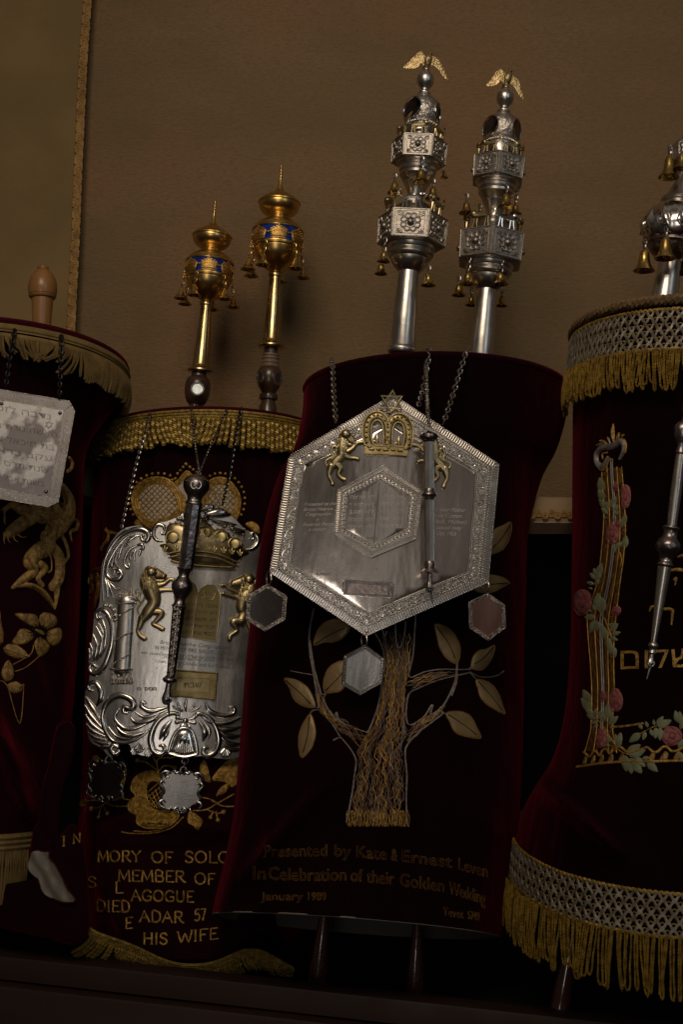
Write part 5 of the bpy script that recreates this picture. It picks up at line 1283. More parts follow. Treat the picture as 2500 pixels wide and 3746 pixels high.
f6.strand(mb, [(740, 1212), (850, 1240), (950, 1222)], 12, .9, 14, 8)
for i in range(9): f6.strand(mb, [(790 + i * 17, 1195 + 10 * math.sin(i * .39)), (812 + i * 12, 1130)], [6, 3], 1, 26, 6, smooth=False)
for dx in (-32, 0, 32): f6.strand(mb, [(860 + dx * .2, 1062), (860 + dx * .8, 1100), (860 + dx * 1.2, 1140)], [8, 15, 4], .9, 28, 8)
f6.bead(mb, 866, 950, 24, 22, 1, 12, 8); f6.bead(mb, 866, 956, 12, 42, 1)
for a in (.3, 1.2, 2.0, 2.9, 3.6, 5.8): f6.strand(mb, [(866 + 26 * math.cos(a), 950 + 24 * math.sin(a)), (866 + 72 * math.cos(a), 950 + 52 * math.sin(a))], [10, 20], .7, 8, 8, smooth=False)
part(mb, 'shell', M['silver_bright'], plate)
orn(f, [([(1205, 182), (1228, 210), (1268, 182), (1242, 98), (1170, 74), (1112, 140), (1100, 225), (1150, 292), (1232, 312)], [14, 18, 24, 28, 30, 32, 32, 28, 14])], 'crown_scroll', par=plate)
orn(f18, [([(1188, 432), (1214, 452), (1252, 422), (1222, 362), (1270, 352), (1312, 432), (1290, 520), (1222, 582), (1150, 592)], [14, 18, 22, 26, 32, 36, 36, 32, 16]), ([(1130, 300), (1100, 340), (1120, 390)], [18, 26, 12])], 'crown_scroll', par=plate)
# gilt crown
cm = MB()
CO = [(592, 1140), (638, 1120), (630, 1050), (655, 985), (700, 962), (752, 968), (800, 1000), (840, 968), (900, 952), (965, 962), (1000, 1005), (1050, 1000), (1110, 1030), (1128, 1060), (1175, 1072), (1215, 1110), (1238, 1150), (1262, 1185), (1205, 1215), (1170, 1250), (1155, 1292), (1060, 1300), (850, 1292), (730, 1272), (690, 1262), (660, 1200)]
f5.pillow(cm, CO, 6, 52, 4); crown = part(cm, 'crown', M['gilt'], t)
mb = MB()
f5.strand(mb, [(664, 1210), (760, 1190), (900, 1188), (1040, 1208), (1185, 1262)], 9, 1, 50, 8); f5.strand(mb, [(672, 1238), (760, 1222), (900, 1222), (1040, 1240), (1165, 1285)], 8, 1, 54, 8)
f5.strand(mb, [(690, 1262), (800, 1285), (960, 1298), (1100, 1300), (1155, 1294)], 10, 1, 30, 8)
for i in range(9): f5.bead(mb, lerp(690, 1150, i / 8), 1205 + 58 * ((i / 8 - .38) ** 2) * 2.2 + 8, 6, 60)
for x, y, r in ((700, 1085, 46), (850, 1040, 46), (940, 1042, 48), (1058, 1072, 44), (1160, 1120, 42)):
    f5.bead(mb, x, y, r, 42, .16, 16, 8); f5.strand(mb, [(x + r * 1.08 * math.cos(a), y + r * 1.12 * math.sin(a)) for a in [2.6 + i * .35 for i in range(12)]], 5, 1, 50, 6)
for x in (640, 720, 800, 880, 960, 1010, 1080, 1140, 1200):
    y = 1160 + ((x - 860) / 420) ** 2 * 40
    for d in (-14, 0, 14): f5.strand(mb, [(x + d * .4, y + 24), (x + d, y), (x + d * 1.6, y - 28 + abs(d))], [3, 7, 2], 1, 50, 6, 4)
for i in range(16):
    u = i / 15; x = lerp(640, 1225, u); y = 980 - 10 * math.sin(u * 3.1) + 100 * max(0, u - .5) ** 1.5 * 2.8 + 14 * math.cos(i * 1.9); f5.bead(mb, x, y, 8, 38)
part(mb, 'crown_relief', M['gilt_dark'], crown)
mb = MB()
for o in ([(915, 905), (970, 860), (1050, 838), (1105, 870), (1130, 895), (1060, 915), (980, 920)], [(960, 925), (1050, 940), (1120, 950), (1172, 965), (1120, 985), (1030, 975)], [(1100, 985), (1170, 985), (1235, 1010), (1220, 1040), (1150, 1030)], [(900, 870), (930, 820), (985, 815), (1010, 835), (960, 870)],
          [(715, 935), (750, 900), (790, 870), (790, 950), (740, 960)], [(900, 960), (920, 900), (960, 890), (960, 950)]):
    f5.pillow(mb, o, 8, 34, 4)
    c = [sum(p[i] for p in o) / len(o) for i in (0, 1)]
    for v in (-.25, .05, .3): f5.strand(mb, [(lerp(o[0][0], c[0], .2), lerp(o[0][1], c[1], .2)), (c[0], c[1] + v * 40), (lerp(o[3][0], c[0], .3), lerp(o[3][1], c[1], .3) + v * 20)], [2, 5, 2], 1, 34, 6)
f5.bead(mb, 945, 885, 14, 44); 
for x, y in ((935, 925), (905, 925), (1085, 985), (1140, 1000)): f5.bead(mb, x, y, 14, 34)
part(mb, 'leaf_spray', M['silver_bright'], t)
mb = MB(); star(mb, f5, [(985, 692), (1052, 828), (938, 822)], [(955, 742), (1062, 740), (1010, 842)], 6, 40)
part(mb, 'star', M['net_silver'], t)
# lions and tablets
LB = [([(1050, 745), (1030, 900), (1085, 1050), (1115, 1190), (1030, 1330), (960, 1425)], [76, 112, 112, 88, 80, 58]), ([(1080, 755), (1170, 795), (1245, 818)], [82, 74, 50]), ([(1150, 880), (1230, 880), (1300, 838)], [24, 22, 10]), ([(1130, 950), (1250, 925), (1330, 862), (1388, 868)], [48, 32, 26, 30]), ([(1140, 1025), (1270, 1012), (1380, 1012)], [44, 30, 28]),
      ([(950, 1410), (905, 1540), (880, 1600), (915, 1670), (980, 1712)], [58, 40, 28, 30, 34]), ([(1070, 1320), (1190, 1330), (1215, 1370), (1130, 1470), (1095, 1500), (1180, 1545), (1235, 1575)], [52, 50, 46, 32, 28, 32, 36]), ([(890, 1350), (880, 1270), (950, 1170), (985, 1090), (960, 1040), (910, 1062), (898, 1120), (915, 1180)], [13, 13, 13, 14, 15, 16, 18, 18])]
def lx(mb):
    mane(f, 1020, 730, 1080, 1000, 100, mb, 90, 1, 104)
    for i in range(6): f.strand(mb, [(1100, 1110 + i * 34), (1150, 1100 + i * 34), (1190, 1105 + i * 34)], [3, 11, 4], .9, 52, 6)
    f.bead(mb, 1160, 765, 16, 78); f.bead(mb, 1278, 798, 20, 52); f.bead(mb, 1060, 700, 30, 80)
lion_relief(f, 'lion', LB, [(1080, 765, 92)], M['gilt'], t, 26, lx)
RB = [([(1215, 1060), (1190, 1200), (1110, 1320), (1085, 1440), (1115, 1520), (1080, 1620)], [84, 112, 98, 86, 76, 76]), ([(1180, 1020), (1065, 1070), (965, 1098)], [82, 70, 44]), ([(1060, 1140), (990, 1140), (935, 1085)], [22, 22, 10]), ([(1060, 1235), (940, 1182), (870, 1130), (815, 1130)], [38, 30, 26, 28]), ([(1060, 1300), (940, 1275), (825, 1245)], [40, 30, 28]),
      ([(1080, 1640), (965, 1648), (1000, 1720), (1020, 1780), (930, 1850), (915, 1900)], [66, 52, 40, 32, 32, 34]), ([(1150, 1600), (1190, 1700), (1215, 1800)], [58, 40, 30])]
def rx(mb):
    mane(f18, 1225, 1030, 1120, 1320, 98, mb, 90, -1, 104)
    for i in range(6): f18.strand(mb, [(1060, 1420 + i * 30), (1090, 1412 + i * 30), (1140, 1420 + i * 30)], [3, 11, 4], .9, 52, 6)
    f18.bead(mb, 1095, 1040, 16, 76); f18.bead(mb, 950, 1066, 20, 52); f18.bead(mb, 1205, 985, 30, 80)
lion_relief(f18, 'lion', RB, [(1190, 1040, 92)], M['gilt'], t, 26, rx)
TR = [(395, 1890), (436, 1560), (480, 1255), (520, 1170), (600, 1122), (690, 1130), (760, 1185), (790, 1262), (786, 1400), (760, 1680), (730, 1942)]
TL = [(250, 1880), (388, 1890), (430, 1560), (470, 1240), (445, 1140), (390, 1085), (320, 1070), (200, 1120), (140, 1300)]
mb = MB(); f18.slab(mb, TR, 2, 22); f18.slab(mb, TL, 2, 20); tab = part(mb, 'tablets', M['gilt_plain'], t, auto=25)
mb = MB(); f18.strand(mb, TR, 8, 1, 22, 6, closed=True, smooth=False); f18.strand(mb, TL, 7, 1, 20, 6, closed=True, smooth=False)
f18.strand(mb, [(570, 1320), (630, 1345), (690, 1335), (722, 1240), (690, 1275), (672, 1205), (650, 1262), (618, 1205), (606, 1262), (560, 1205), (570, 1320)], 7, 1, 24, 6, smooth=False)
f18.strand(mb, [(572, 1295), (632, 1320), (698, 1308)], 7, 1, 24, 6)
f18.strand(mb, [(480, 1350), (520, 1310), (548, 1300), (540, 1270), (512, 1280), (520, 1310)], 4, 1, 22, 5)
part(mb, 'tablet_edge', M['gilt'], tab)
mb = MB()
for i, s_ in enumerate(('אנכי ה׳', 'לא יהיה', 'לא תשא', 'זכור את', 'כבד את')):
    y = 1440 + i * 100; x0 = 462 - i * 12; f18.text(mb, rv(s_), x0, x0 + 292, lambda x, y=y, x0=x0: y + (x - x0) * .06, 52, 26)
    f18.text(mb, rv(('לא תרצח', 'לא תנאף', 'לא תגנב', 'לא תענה', 'לא תחמד')[i]), 290 - i * 12, 430 - i * 10, lambda x, y=y: y - 10 + (x - 290) * .03, 48, 23)
part(mb, 'raised_lettering', M['ink_bronze'], tab, smooth=False)
mb = MB(); BXo = [(768, 540), (1116, 566), (1100, 786), (752, 756)]; BXi = [(800, 604), (1054, 612), (1046, 722), (782, 710)]
f6.slab(mb, BXo, 4, 24, holes=[BXi[::-1]]); fr_ = part(mb, 'name_plate_frame', M['gilt_dark'], t, auto=25)
mb = MB(); f6.slab(mb, [(lerp(x, 920, -.04), lerp(y, 660, -.04)) for x, y in BXi], 2, 10); part(mb, 'name_plate', M['gilt'], fr_)
mb = MB()
for i in range(4):
    p, q = BXo[i], BXo[(i + 1) % 4]; m_ = round(math.dist(p, q) / 19)
    for j in range(m_): f6.bead(mb, lerp(lerp(p[0], q[0], j / m_), 925, .03), lerp(lerp(p[1], q[1], j / m_), 660, .05), 9.5, 24)
part(mb, 'bead_row', M['gilt'], fr_)
mb = MB(); f6.text(mb, rv('שבת'), 852, 990, lambda x: 686 + (x - 852) * -.02, 44, 12); part(mb, 'engraved_lettering', M['ink_bronze'], fr_, smooth=False)
for s_, x0, x1, y, sl, cap, sh in (('Bristol Hebrew Congregation', 662, 1210, 338, .075, 30, .35), ('IN MEMORY OF MRS. RACHEL COHEN', 622, 1238, 382, .075, 30, 0), ('who passed away 8th day of Passover 5698-23rd April 1938', 515, 1318, 418, .075, 24, .35), ('Presented by her Sons', 690, 1092, 456, .055, 23, .35), ('Louis, Harris Dubois and Sol Cohen.', 628, 1212, 486, .085, 27, .05)):
    mb = MB(); f6.text(mb, s_, x0, x1, lambda x, y=y, sl=sl, x0=x0: y + (x - x0) * sl, cap, 2.2, sh); part(mb, 'engraved_lettering', M['ink'], plate, smooth=False)
mb = MB()
for x in (498, 556, 590, 622): f6.strand(mb, [(x - 12, 688), (x + 12, 689), (x + 12, 706), (x - 12, 705)], 5, .5, 2, 4, closed=True, smooth=False)
part(mb, 'hallmarks', M['ink'], plate, smooth=False)
# cartouche tags
def cartouche(cx, cy, w, h, Y, rot, fieldm, lab, yaw):
    g = F(6, Plane(*S(6, cx, cy), Y, -5, yaw)); cs, sn = math.cos(rot), math.sin(rot)
    T = lambda x, y: (cx + (x * w) * cs - (y * h) * sn, cy + (x * w) * sn + (y * h) * cs)
    mb = MB(); out = [(-.62, -.86), (-.3, -.92), (0, -.84), (.3, -.94), (.66, -.9), (.9, -.62), (.84, -.3), (.78, 0), (.86, .3), (.84, .62), (.58, .82), (.28, .9), (0, .98), (-.3, .9), (-.62, .84), (-.86, .6), (-.84, .3), (-.8, 0), (-.88, -.3), (-.9, -.6)]
    g.slab(mb, [T(*p) for p in out], -8, 2, True, 3, grid=26); o = part(mb, 'pendant', M[fieldm], t, label=lab)
    mb = MB()
    def cs_(pts, rs): g.strand(mb, [T(*p) for p in pts], rs, .8, 6, 8, 5)
    for sx in (-1, 1):
        cs_([(sx * .62, -.70), (sx * .76, -.66), (sx * .74, -.84), (sx * .56, -.90), (sx * .80, -.96), (sx * 1.0, -.78), (sx * .96, -.58)], [7, 9, 11, 12, 13, 12, 8])
        cs_([(sx * .10, -.84), (sx * .16, -.95), (sx * .30, -.90), (sx * .34, -1.0), (sx * .48, -.96)], [8, 10, 12, 11, 7])
        cs_([(sx * .80, -.40), (sx * .94, -.46), (sx * 1.0, -.30), (sx * .86, -.10), (sx * .82, .10), (sx * .96, .28), (sx * .88, .40)], [8, 11, 13, 14, 13, 11, 7])
        cs_([(sx * .72, .60), (sx * .82, .48), (sx * .98, .56), (sx * .96, .76), (sx * .70, .88), (sx * .52, .92), (sx * .46, .82)], [7, 10, 13, 14, 13, 11, 7])
        cs_([(sx * .06, .90), (sx * .16, .82), (sx * .28, .90), (sx * .22, 1.02), (sx * .06, 1.06)], [7, 10, 12, 12, 8])
    part(mb, 'scrolled_edge', M['silver_bright'], o)
    mb = MB(); mb.torus(g.pt(*T(.05, -1.06), 0), Vector((.2, -1, .1)), 24 * g.u, 5 * g.u, 18, 7); 
    mb.torus(g.pt(*T(.08, -1.30), 0), Vector((1, .3, .1)), 34 * g.u, 6 * g.u, 18, 7, .62, Vector((0, 0, 1))); mb.torus(g.pt(*T(.10, -1.52), 0), Vector((.2, -1, .1)), 24 * g.u, 5 * g.u, 18, 7); part(mb, 'ring', M['silver_dark'], o)
cartouche(833, 1512, 168, 160, 1.427, .06, 'plate_shield', 'bright scalloped silver tag at the middle', 2)
cartouche(232, 1425, 146, 158, 1.437, .10, 'tag_dark', 'blackened scalloped tag on the left', -16)
chain_obj([PX(*S(5, *p), Y) for p, Y in (((528, 112), 1.520), ((518, 130), 1.485), ((480, 270), 1.468), ((420, 490), 1.455), ((350, 780), 1.445), ((298, 1012), 1.430))], t, .0028, .0009)
chain_obj([PX(*S(5, *p), Y) for p, Y in (((1222, 92), 1.500), ((1212, 112), 1.468), ((1170, 330), 1.452), ((1130, 590), 1.440), ((1075, 835), 1.427))], t, .0028, .0009, 'black_chain')

# pointer B
YP = 1.380
t = thing('reading_pointer', 'thick dark silver pointer with chased lower shaft, hanging before the ornate shield', 'pointer', mid(6, 735, 905, YP))
def s5(x, y, r): return (*S(5, x, y), r / 2.0907)
def s18(x, y, r): return (*S(18, x, y), r / 3.9167)
def s6(x, y, r): return (*S(6, x, y), r / 2.1778)
def piece(name, rows, m_, seg=32, sub=0, smooth=True):
    mb = MB(); lathe_px(mb, rows, YP, YP, seg, sub=sub); return part(mb, name, M[m_], t, smooth=smooth, auto=40)
piece('knob', [s5(855, 830, 60), s5(856, 824, 68), s5(857, 812, 66), s5(860, 800, 56), s5(862, 770, 58), s5(864, 752, 70), s5(866, 735, 84), s5(870, 700, 100), s5(874, 665, 102), s5(878, 632, 88), s5(882, 612, 62), s5(884, 602, 40), s5(886, 596, 20)], 'silver_dark', 40, 2)
piece('upper_shaft', [s5(793, 1318, 56), s5(830, 1060, 60), s5(856, 826, 62)], 'silver_dark', 8, smooth=False)
piece('middle_knob', [s18(215, 1450, 112), s18(220, 1438, 115), s18(224, 1425, 100), s18(228, 1390, 80), s18(232, 1340, 76), s18(236, 1310, 90), s18(245, 1260, 120), s18(255, 1190, 152), s18(265, 1120, 150), s18(274, 1060, 112), s18(280, 1020, 82), s18(284, 985, 78), s18(290, 940, 92), s18(296, 910, 114), s18(300, 895, 118), s18(302, 886, 100)], 'silver_dark', 40, 2)
piece('lower_shaft', [s6(750, 600, 34), s6(765, 440, 40), s6(785, 260, 46), s6(805, 60, 52), s18(216, 1448, 102)], 'silver_dark', 32)
piece('lower_ring', [s6(738, 652, 30), s6(739, 644, 46), s6(741, 628, 58), s6(743, 614, 56), s6(745, 602, 42), s6(746, 592, 34)], 'silver_dark', 32, 2)
mb = MB(); g = F(6, Plane(*S(6, 770, 350), YP - .010, 0, 0)); rnd.seed(4)
for i in range(16):
    u = i / 15; x, y = lerp(806, 752, u), lerp(50, 575, u); w = lerp(44, 30, u); sg = 1 if i % 2 else -1
    g.strand(mb, [(x - sg * w * .7, y - 18), (x + sg * w * .2, y - 20), (x + sg * w * .6, y - 4), (x + sg * w * .3, y + 12), (x - sg * w * .05, y + 6), (x, y - 4)], [3, 5, 6, 6, 5, 4], .9, 4 - 6 * 0, 6, 4)
    g.bead(mb, x - sg * w * .55, y + 8, 6, 2)
part(mb, 'chasing', M['silver_chased'], t)
mb = MB(); g5 = F(5, Plane(*S(5, 870, 670), YP - .019, 0, 0))
for sg in (-1, 1): g5.strand(mb, [(872, 672), (872 + sg * 26, 650), (872 + sg * 40, 678), (872 + sg * 18, 706), (872 - sg * 6, 690)], [4, 7, 7, 6, 3], .8, -4, 6, 4)
for i in range(13): g5.bead(mb, 790 + i * 13.5, 640 - 22 * math.sin(i / 12 * math.pi), 4, -10 - 30 * abs(i / 6 - 1) ** 2)
part(mb, 'knob_chasing', M['silver'], t)
hand(t, 6, YP, (737, 655), (716, 775), (738, 912), 40, -1, 'silver_dark')
mb = MB(); mb.torus(PX(*S(5, 898, 588), YP), Vector((.3, -1, .1)), 12 * g5.u, 3 * g5.u, 16, 6); part(mb, 'ring', M['steel_chain'], t)
mb = MB()
for pts in ([(832, 92, 1.490), (838, 112, 1.460), (860, 330, 1.430), (896, 582, YP)], [(1108, 96, 1.490), (1100, 115, 1.460), (1000, 340, 1.430), (902, 582, YP)]):
    rope(mb, [PX(*S(5, x, y), Y) for x, y, Y in pts], .0016, 330, 2, 4, .0012)
part(mb, 'chain', M['steel_chain'], t)

# pointer D
YP = 1.085
t = thing('reading_pointer', 'pale silver pointer tapering to a little hand, hanging over the rose embroidered mantle', 'pointer', mid(9, 1040, 1650, YP))
def s9(x, y, r): return (*S(9, x, y), r / 1.6787)
piece('knob', [s9(1246, 280, 26), s9(1247, 262, 34), s9(1248, 250, 30), s9(1250, 215, 24), s9(1252, 190, 34), s9(1255, 160, 46), s9(1257, 120, 52), s9(1260, 85, 40), s9(1262, 68, 16)], 'silver_dark', 32, 2)
piece('upper_shaft', [s9(1190, 722, 30), s9(1215, 500, 35), s9(1246, 275, 30)], 'silver', 32)
piece('middle_knob', [s9(1148, 968, 38), s9(1150, 955, 50), s9(1152, 942, 48), s9(1155, 925, 38), s9(1160, 900, 44), s9(1166, 870, 66), s9(1171, 840, 76), s9(1176, 808, 68), s9(1181, 785, 48), s9(1184, 765, 42), s9(1188, 740, 44), s9(1190, 728, 52), s9(1191, 718, 50), s9(1192, 710, 34)], 'silver_dark', 36, 2)
piece('lower_shaft', [s9(1080, 1425, 17), s9(1108, 1200, 30), s9(1148, 965, 42)], 'silver', 32)
piece('lower_ring', [s9(1070, 1500, 18), s9(1071, 1490, 26), s9(1073, 1478, 20), s9(1074, 1466, 20), s9(1076, 1452, 30), s9(1078, 1438, 29), s9(1080, 1424, 18)], 'silver', 28, 2)
hand(t, 9, YP, (1070, 1500), (1060, 1552), (1039, 1652), 24, -1, 'silver')
mb = MB(); rope(mb, [mid(9, 1262, 70, YP), mid(9, 1275, -60, YP + .01), mid(9, 1300, -300, YP + .03), mid(9, 1330, -480, 1.12), mid(9, 1350, -690, 1.14)], .0016, 330, 2, 4, .0014); part(mb, 'chain', M['steel_chain'], t)

# ------------------------------------------------------------------ embroidery on the mantles
STROKES = {  # one-stroke capitals in a box one unit high
 'M': (.95, [[(.05, 0), (.12, 1)], [(.12, 1), (.48, .15), (.84, 1)], [(.84, 1), (.92, 0)]]), 'O': (.95, [[(.47 + .42 * math.cos(i * .4488), .5 + .5 * math.sin(i * .4488)) for i in range(15)]]),
 'R': (.80, [[(.12, 0), (.12, 1)], [(.12, 1), (.5, 1), (.66, .88), (.66, .66), (.5, .52), (.12, .5)], [(.38, .5), (.60, .16), (.80, 0)]]), 'Y': (.80, [[(.02, 1), (.40, .5), (.78, 1)], [(.40, .5), (.40, 0)]]),
 'F': (.66, [[(.12, 0), (.12, 1), (.62, 1)], [(.12, .52), (.48, .52)]]), 'S': (.68, [[(.60, .82), (.46, .98), (.24, .98), (.10, .82), (.16, .62), (.48, .46), (.62, .28), (.52, .06), (.26, 0), (.06, .16)]]),
 'L': (.66, [[(.12, 1), (.12, 0), (.62, 0)]]), 'E': (.68, [[(.62, 1), (.12, 1), (.12, 0), (.64, 0)], [(.12, .52), (.50, .52)]]), 'B': (.74, [[(.12, 0), (.12, 1), (.50, 1), (.62, .88), (.62, .64), (.48, .53), (.12, .53)], [(.48, .53), (.68, .42), (.68, .12), (.52, 0), (.12, 0)]]),
 'A': (.88, [[(.02, 0), (.42, 1), (.84, 0)], [(.18, .38), (.68, .38)]]), 'G': (.90, [[(.80, .82), (.62, .98), (.34, .98), (.10, .72), (.06, .42), (.20, .10), (.46, 0), (.74, .08), (.80, .20), (.80, .44), (.52, .44)]]),
 'U': (.84, [[(.12, 1), (.12, .28), (.28, .02), (.54, .02), (.72, .28), (.72, 1)]]), 'D': (.84, [[(.12, 0), (.12, 1), (.44, 1), (.70, .84), (.78, .5), (.70, .16), (.44, 0), (.12, 0)]]), 'I': (.26, [[(.13, 0), (.13, 1)]]),
 'H': (.84, [[(.12, 0), (.12, 1)], [(.72, 0), (.72, 1)], [(.12, .52), (.72, .52)]]), 'W': (1.1, [[(.02, 1), (.28, 0), (.55, .8), (.82, 0), (1.08, 1)]]), 'T': (.74, [[(.04, 1), (.72, 1)], [(.38, 1), (.38, 0)]]),
 'V': (.80, [[(.02, 1), (.40, 0), (.78, 1)]]), 'N': (.86, [[(.12, 0), (.12, 1), (.72, 0), (.72, 1)]]), '5': (.66, [[(.58, 1), (.18, 1), (.14, .58), (.40, .64), (.60, .42), (.56, .12), (.30, 0), (.08, .10)]]), '7': (.62, [[(.06, 1), (.58, 1), (.24, 0)]]), ' ': (.5, [])}
def stitch(fr, mb, word, x0, x1, y0, y1, cap, r, h=3, serif=True):
    """satin-stitched capitals from (x0, y0) to (x1, y1)"""
    Wd = sum(STROKES[c][0] for c in word) + .12 * (len(word) - 1); k = (x1 - x0) / Wd; cx = 0
    for c in word:
        w, ss = STROKES[c]
        q = lambda px, py: (x0 + (cx + px) * k, lerp(y0, y1, (cx + px) / Wd) - py * cap)
        for s_ in ss:
            P = [q(*p) for p in s_]
            D = spline(P, 3) if len(P) > 4 else P
            fr.strand(mb, D, r, .8, h, 6, smooth=False)
            if serif:
                for (px, py) in (s_[0], s_[-1]):
                    if py in (0, 1) and c not in 'OSUG': fr.strand(mb, [q(px - .09, py), q(px + .09, py)], r * .8, .8, h, 5, smooth=False)
        cx += w + .12

# ---- mantle B: crown, lettering, rose with tendrils
f5, f6, f11 = F(5, cB), F(6, cB), F(11, cB)
mb = MB()
LOB = [(520, 1005), (440, 930), (396, 850), (390, 760), (430, 680), (510, 632), (600, 624), (680, 652), (735, 720), (775, 810), (770, 900), (690, 960), (600, 985)]
ROB = [(960, 950), (930, 850), (940, 740), (970, 660), (1040, 626), (1110, 640), (1170, 700), (1206, 780), (1200, 880), (1165, 950), (1060, 985)]
MIDc = [(700, 690), (750, 630), (800, 575), (840, 605), (900, 660), (940, 720), (900, 900), (820, 900), (770, 780)]
for o in (LOB, ROB, MIDc): f5.pillow(mb, o, 1, 5, 4)
emb = part(mb, 'crown_embroidery', M['white_satin'], TB)
mb = MB()
for o, w in ((LOB, 1), (ROB, 1), (MIDc, .8)):
    f5.strand(mb, o, 12 * w, .7, 5, 7, closed=True)
    cx, cy = sum(p[0] for p in o) / len(o), sum(p[1] for p in o) / len(o)
    for t_, r in ((.06, 9), (.12, 12), (.19, 11), (.25, 6)): f5.strand(mb, [(lerp(x, cx, t_), lerp(y, cy, t_)) for x, y in o], r * w, .6, 5, 6, closed=True)
rnd.seed(21)
for o in (LOB, ROB):
    cx, cy = sum(p[0] for p in o) / len(o), sum(p[1] for p in o) / len(o); ins = spline([(lerp(x, cx, .24), lerp(y, cy, .24)) for x, y in o], 4, True)
    for sg in (1, -1):
        for c in range(-420, 421, 44):
            run = []
            for s_ in range(-300, 301, 15):
                x, y = cx + s_ * .72 + c * .5 * sg, cy + sg * s_ * .74 - c * .5
                if inside(ins, x, y): run.append((x, y))
            if len(run) > 2: f5.strand(mb, [run[0], run[len(run) // 2], run[-1]], 5, .8, 7, 5, smooth=False)
def dots(o, k, r, lo, hi, n):
    cx, cy = sum(p[0] for p in o) / len(o), sum(p[1] for p in o) / len(o)
    for i in range(n):
        a = lerp(lo, hi, i / (n - 1)); best = max(o, key=lambda p: math.cos(math.atan2(p[1] - cy, p[0] - cx) - a)); 
        yield a, cx, cy
for i in range(15):
    a = R(lerp(150, 318, i / 14)); f5.bead(mb, 585 + 222 * math.cos(a), 800 + 212 * math.sin(a), 13, 6, .8)
for i in range(6): f5.bead(mb, lerp(690, 795, i / 5), lerp(640, 516, i / 5) + (16 if i == 1 else 0), 13, 6, .8); f5.bead(mb, lerp(800, 930, i / 5), lerp(520, 620, i / 5), 13, 6, .8)
for i in range(14):
    a = R(lerp(-128, 32, i / 13)); f5.bead(mb, 1060 + 186 * math.cos(a), 796 + 208 * math.sin(a), 13, 6, .8)
f5.pillow(mb, [(1250, 975), (1300, 955), (1350, 985), (1362, 1040), (1330, 1050), (1280, 1010)], 0, 12)
part(mb, 'gold_couching', M['thread_gold'], emb)
f17 = F(17, cB); mb = MB(); rnd.seed(2)
for pts, w in (([(425, 135), (440, 180), (520, 185), (595, 200)], 26), ([(470, 210), (440, 300), (390, 360), (355, 420)], 26), ([(300, 700), (230, 800), (200, 900), (215, 1000), (190, 1100)], 34), ([(300, 800), (310, 950), (290, 1100), (250, 1250)], 30), ([(900, 20), (840, 40), (930, 90)], 24), ([(1060, 100), (1000, 60), (940, 40)], 22), ([(200, 900), (260, 880), (320, 830)], 22)):
    for _ in range(7): f17.strand(mb, [(x + rnd.uniform(-w, w), y + rnd.uniform(-w, w)) for x, y in pts], rnd.uniform(6, 11), .8, 5, 5, 4)
part(mb, 'side_embroidery', M['thread_gold'], TB)
mb = MB(); PET = [(540, 1362), (480, 1392), (446, 1440), (436, 1500), (470, 1545), (446, 1580), (412, 1616), (424, 1672), (480, 1708), (482, 1762), (545, 1800), (640, 1806), (720, 1796), (790, 1752), (812, 1700), (730, 1672), (640, 1668), (585, 1630), (560, 1560), (556, 1490), (590, 1432), (660, 1430), (700, 1392), (660, 1372), (600, 1352)]
f6.slab(mb, PET, 1, 6, True, 3, grid=30)
fl = part(mb, 'rose_embroidery', M['thread_gold'], TB, auto=70)
mb = MB(); rnd.seed(6)
for i in range(330):
    x, y = rnd.uniform(405, 815), rnd.uniform(1350, 1805)
    if inside(PET, x, y):
        a = math.atan2(y - 1560, x - 650) + 1.57 + rnd.uniform(-.3, .3); f6.strand(mb, [(x - 16 * math.cos(a), y - 16 * math.sin(a)), (x + 16 * math.cos(a), y + 16 * math.sin(a))], 4, .9, 6, 5, smooth=False)
f6.strand(mb, PET, 6, .9, 6, 6, closed=True)
for c in range(5):
    f6.strand(mb, [(545 + c * 28, 1560 - c * 20), (620 + c * 22, 1640 + c * 8)], 5, .8, 4, 5, smooth=False); f6.strand(mb, [(548 + c * 18, 1540 + c * 24), (660 + c * 10, 1440 + c * 34)], 5, .8, 4, 5, smooth=False)
part(mb, 'raised_stitches', M['thread_gold'], fl)
mb = MB()
TEN = [[(610, 1235), (640, 1300), (650, 1370)], [(490, 1268), (560, 1285), (640, 1345)], [(650, 1360), (700, 1310), (790, 1325)], [(640, 1300), (660, 1250), (780, 1245)], [(370, 1450), (395, 1330), (350, 1235)], [(360, 1560), (372, 1470), (395, 1380)],
       [(325, 1548), (370, 1570), (430, 1585)], [(60, 1600), (140, 1585), (220, 1600), (300, 1630), (420, 1632)], [(120, 1650), (180, 1640), (225, 1605)], [(178, 1718), (190, 1660), (222, 1610)], [(240, 1690), (220, 1640), (200, 1625)], [(985, 1560), (1060, 1575), (1130, 1610)], [(930, 1668), (1030, 1660), (1120, 1610), (1255, 1535)], [(1080, 1590), (1160, 1630), (1252, 1634)],
       [(1040, 1658), (1110, 1690), (1170, 1678)], [(1085, 1670), (1070, 1720)], [(1110, 1675), (1125, 1740)], [(360, 1836), (460, 1850), (620, 1842), (760, 1800), (850, 1722)], [(460, 1828), (560, 1835), (680, 1815)]]
for p in TEN: f6.strand(mb, p, 6, .9, 5, 6)
for x, y, r in ((486, 1266, 20), (784, 1328, 20), (122, 1652, 20), (178, 1718, 18), (246, 1690, 18), (1172, 1678, 20), (1066, 1722, 16), (1126, 1744, 18)): f6.bead(mb, x, y, r, 4, .7)
part(mb, 'tendrils', M['thread_gold'], TB)
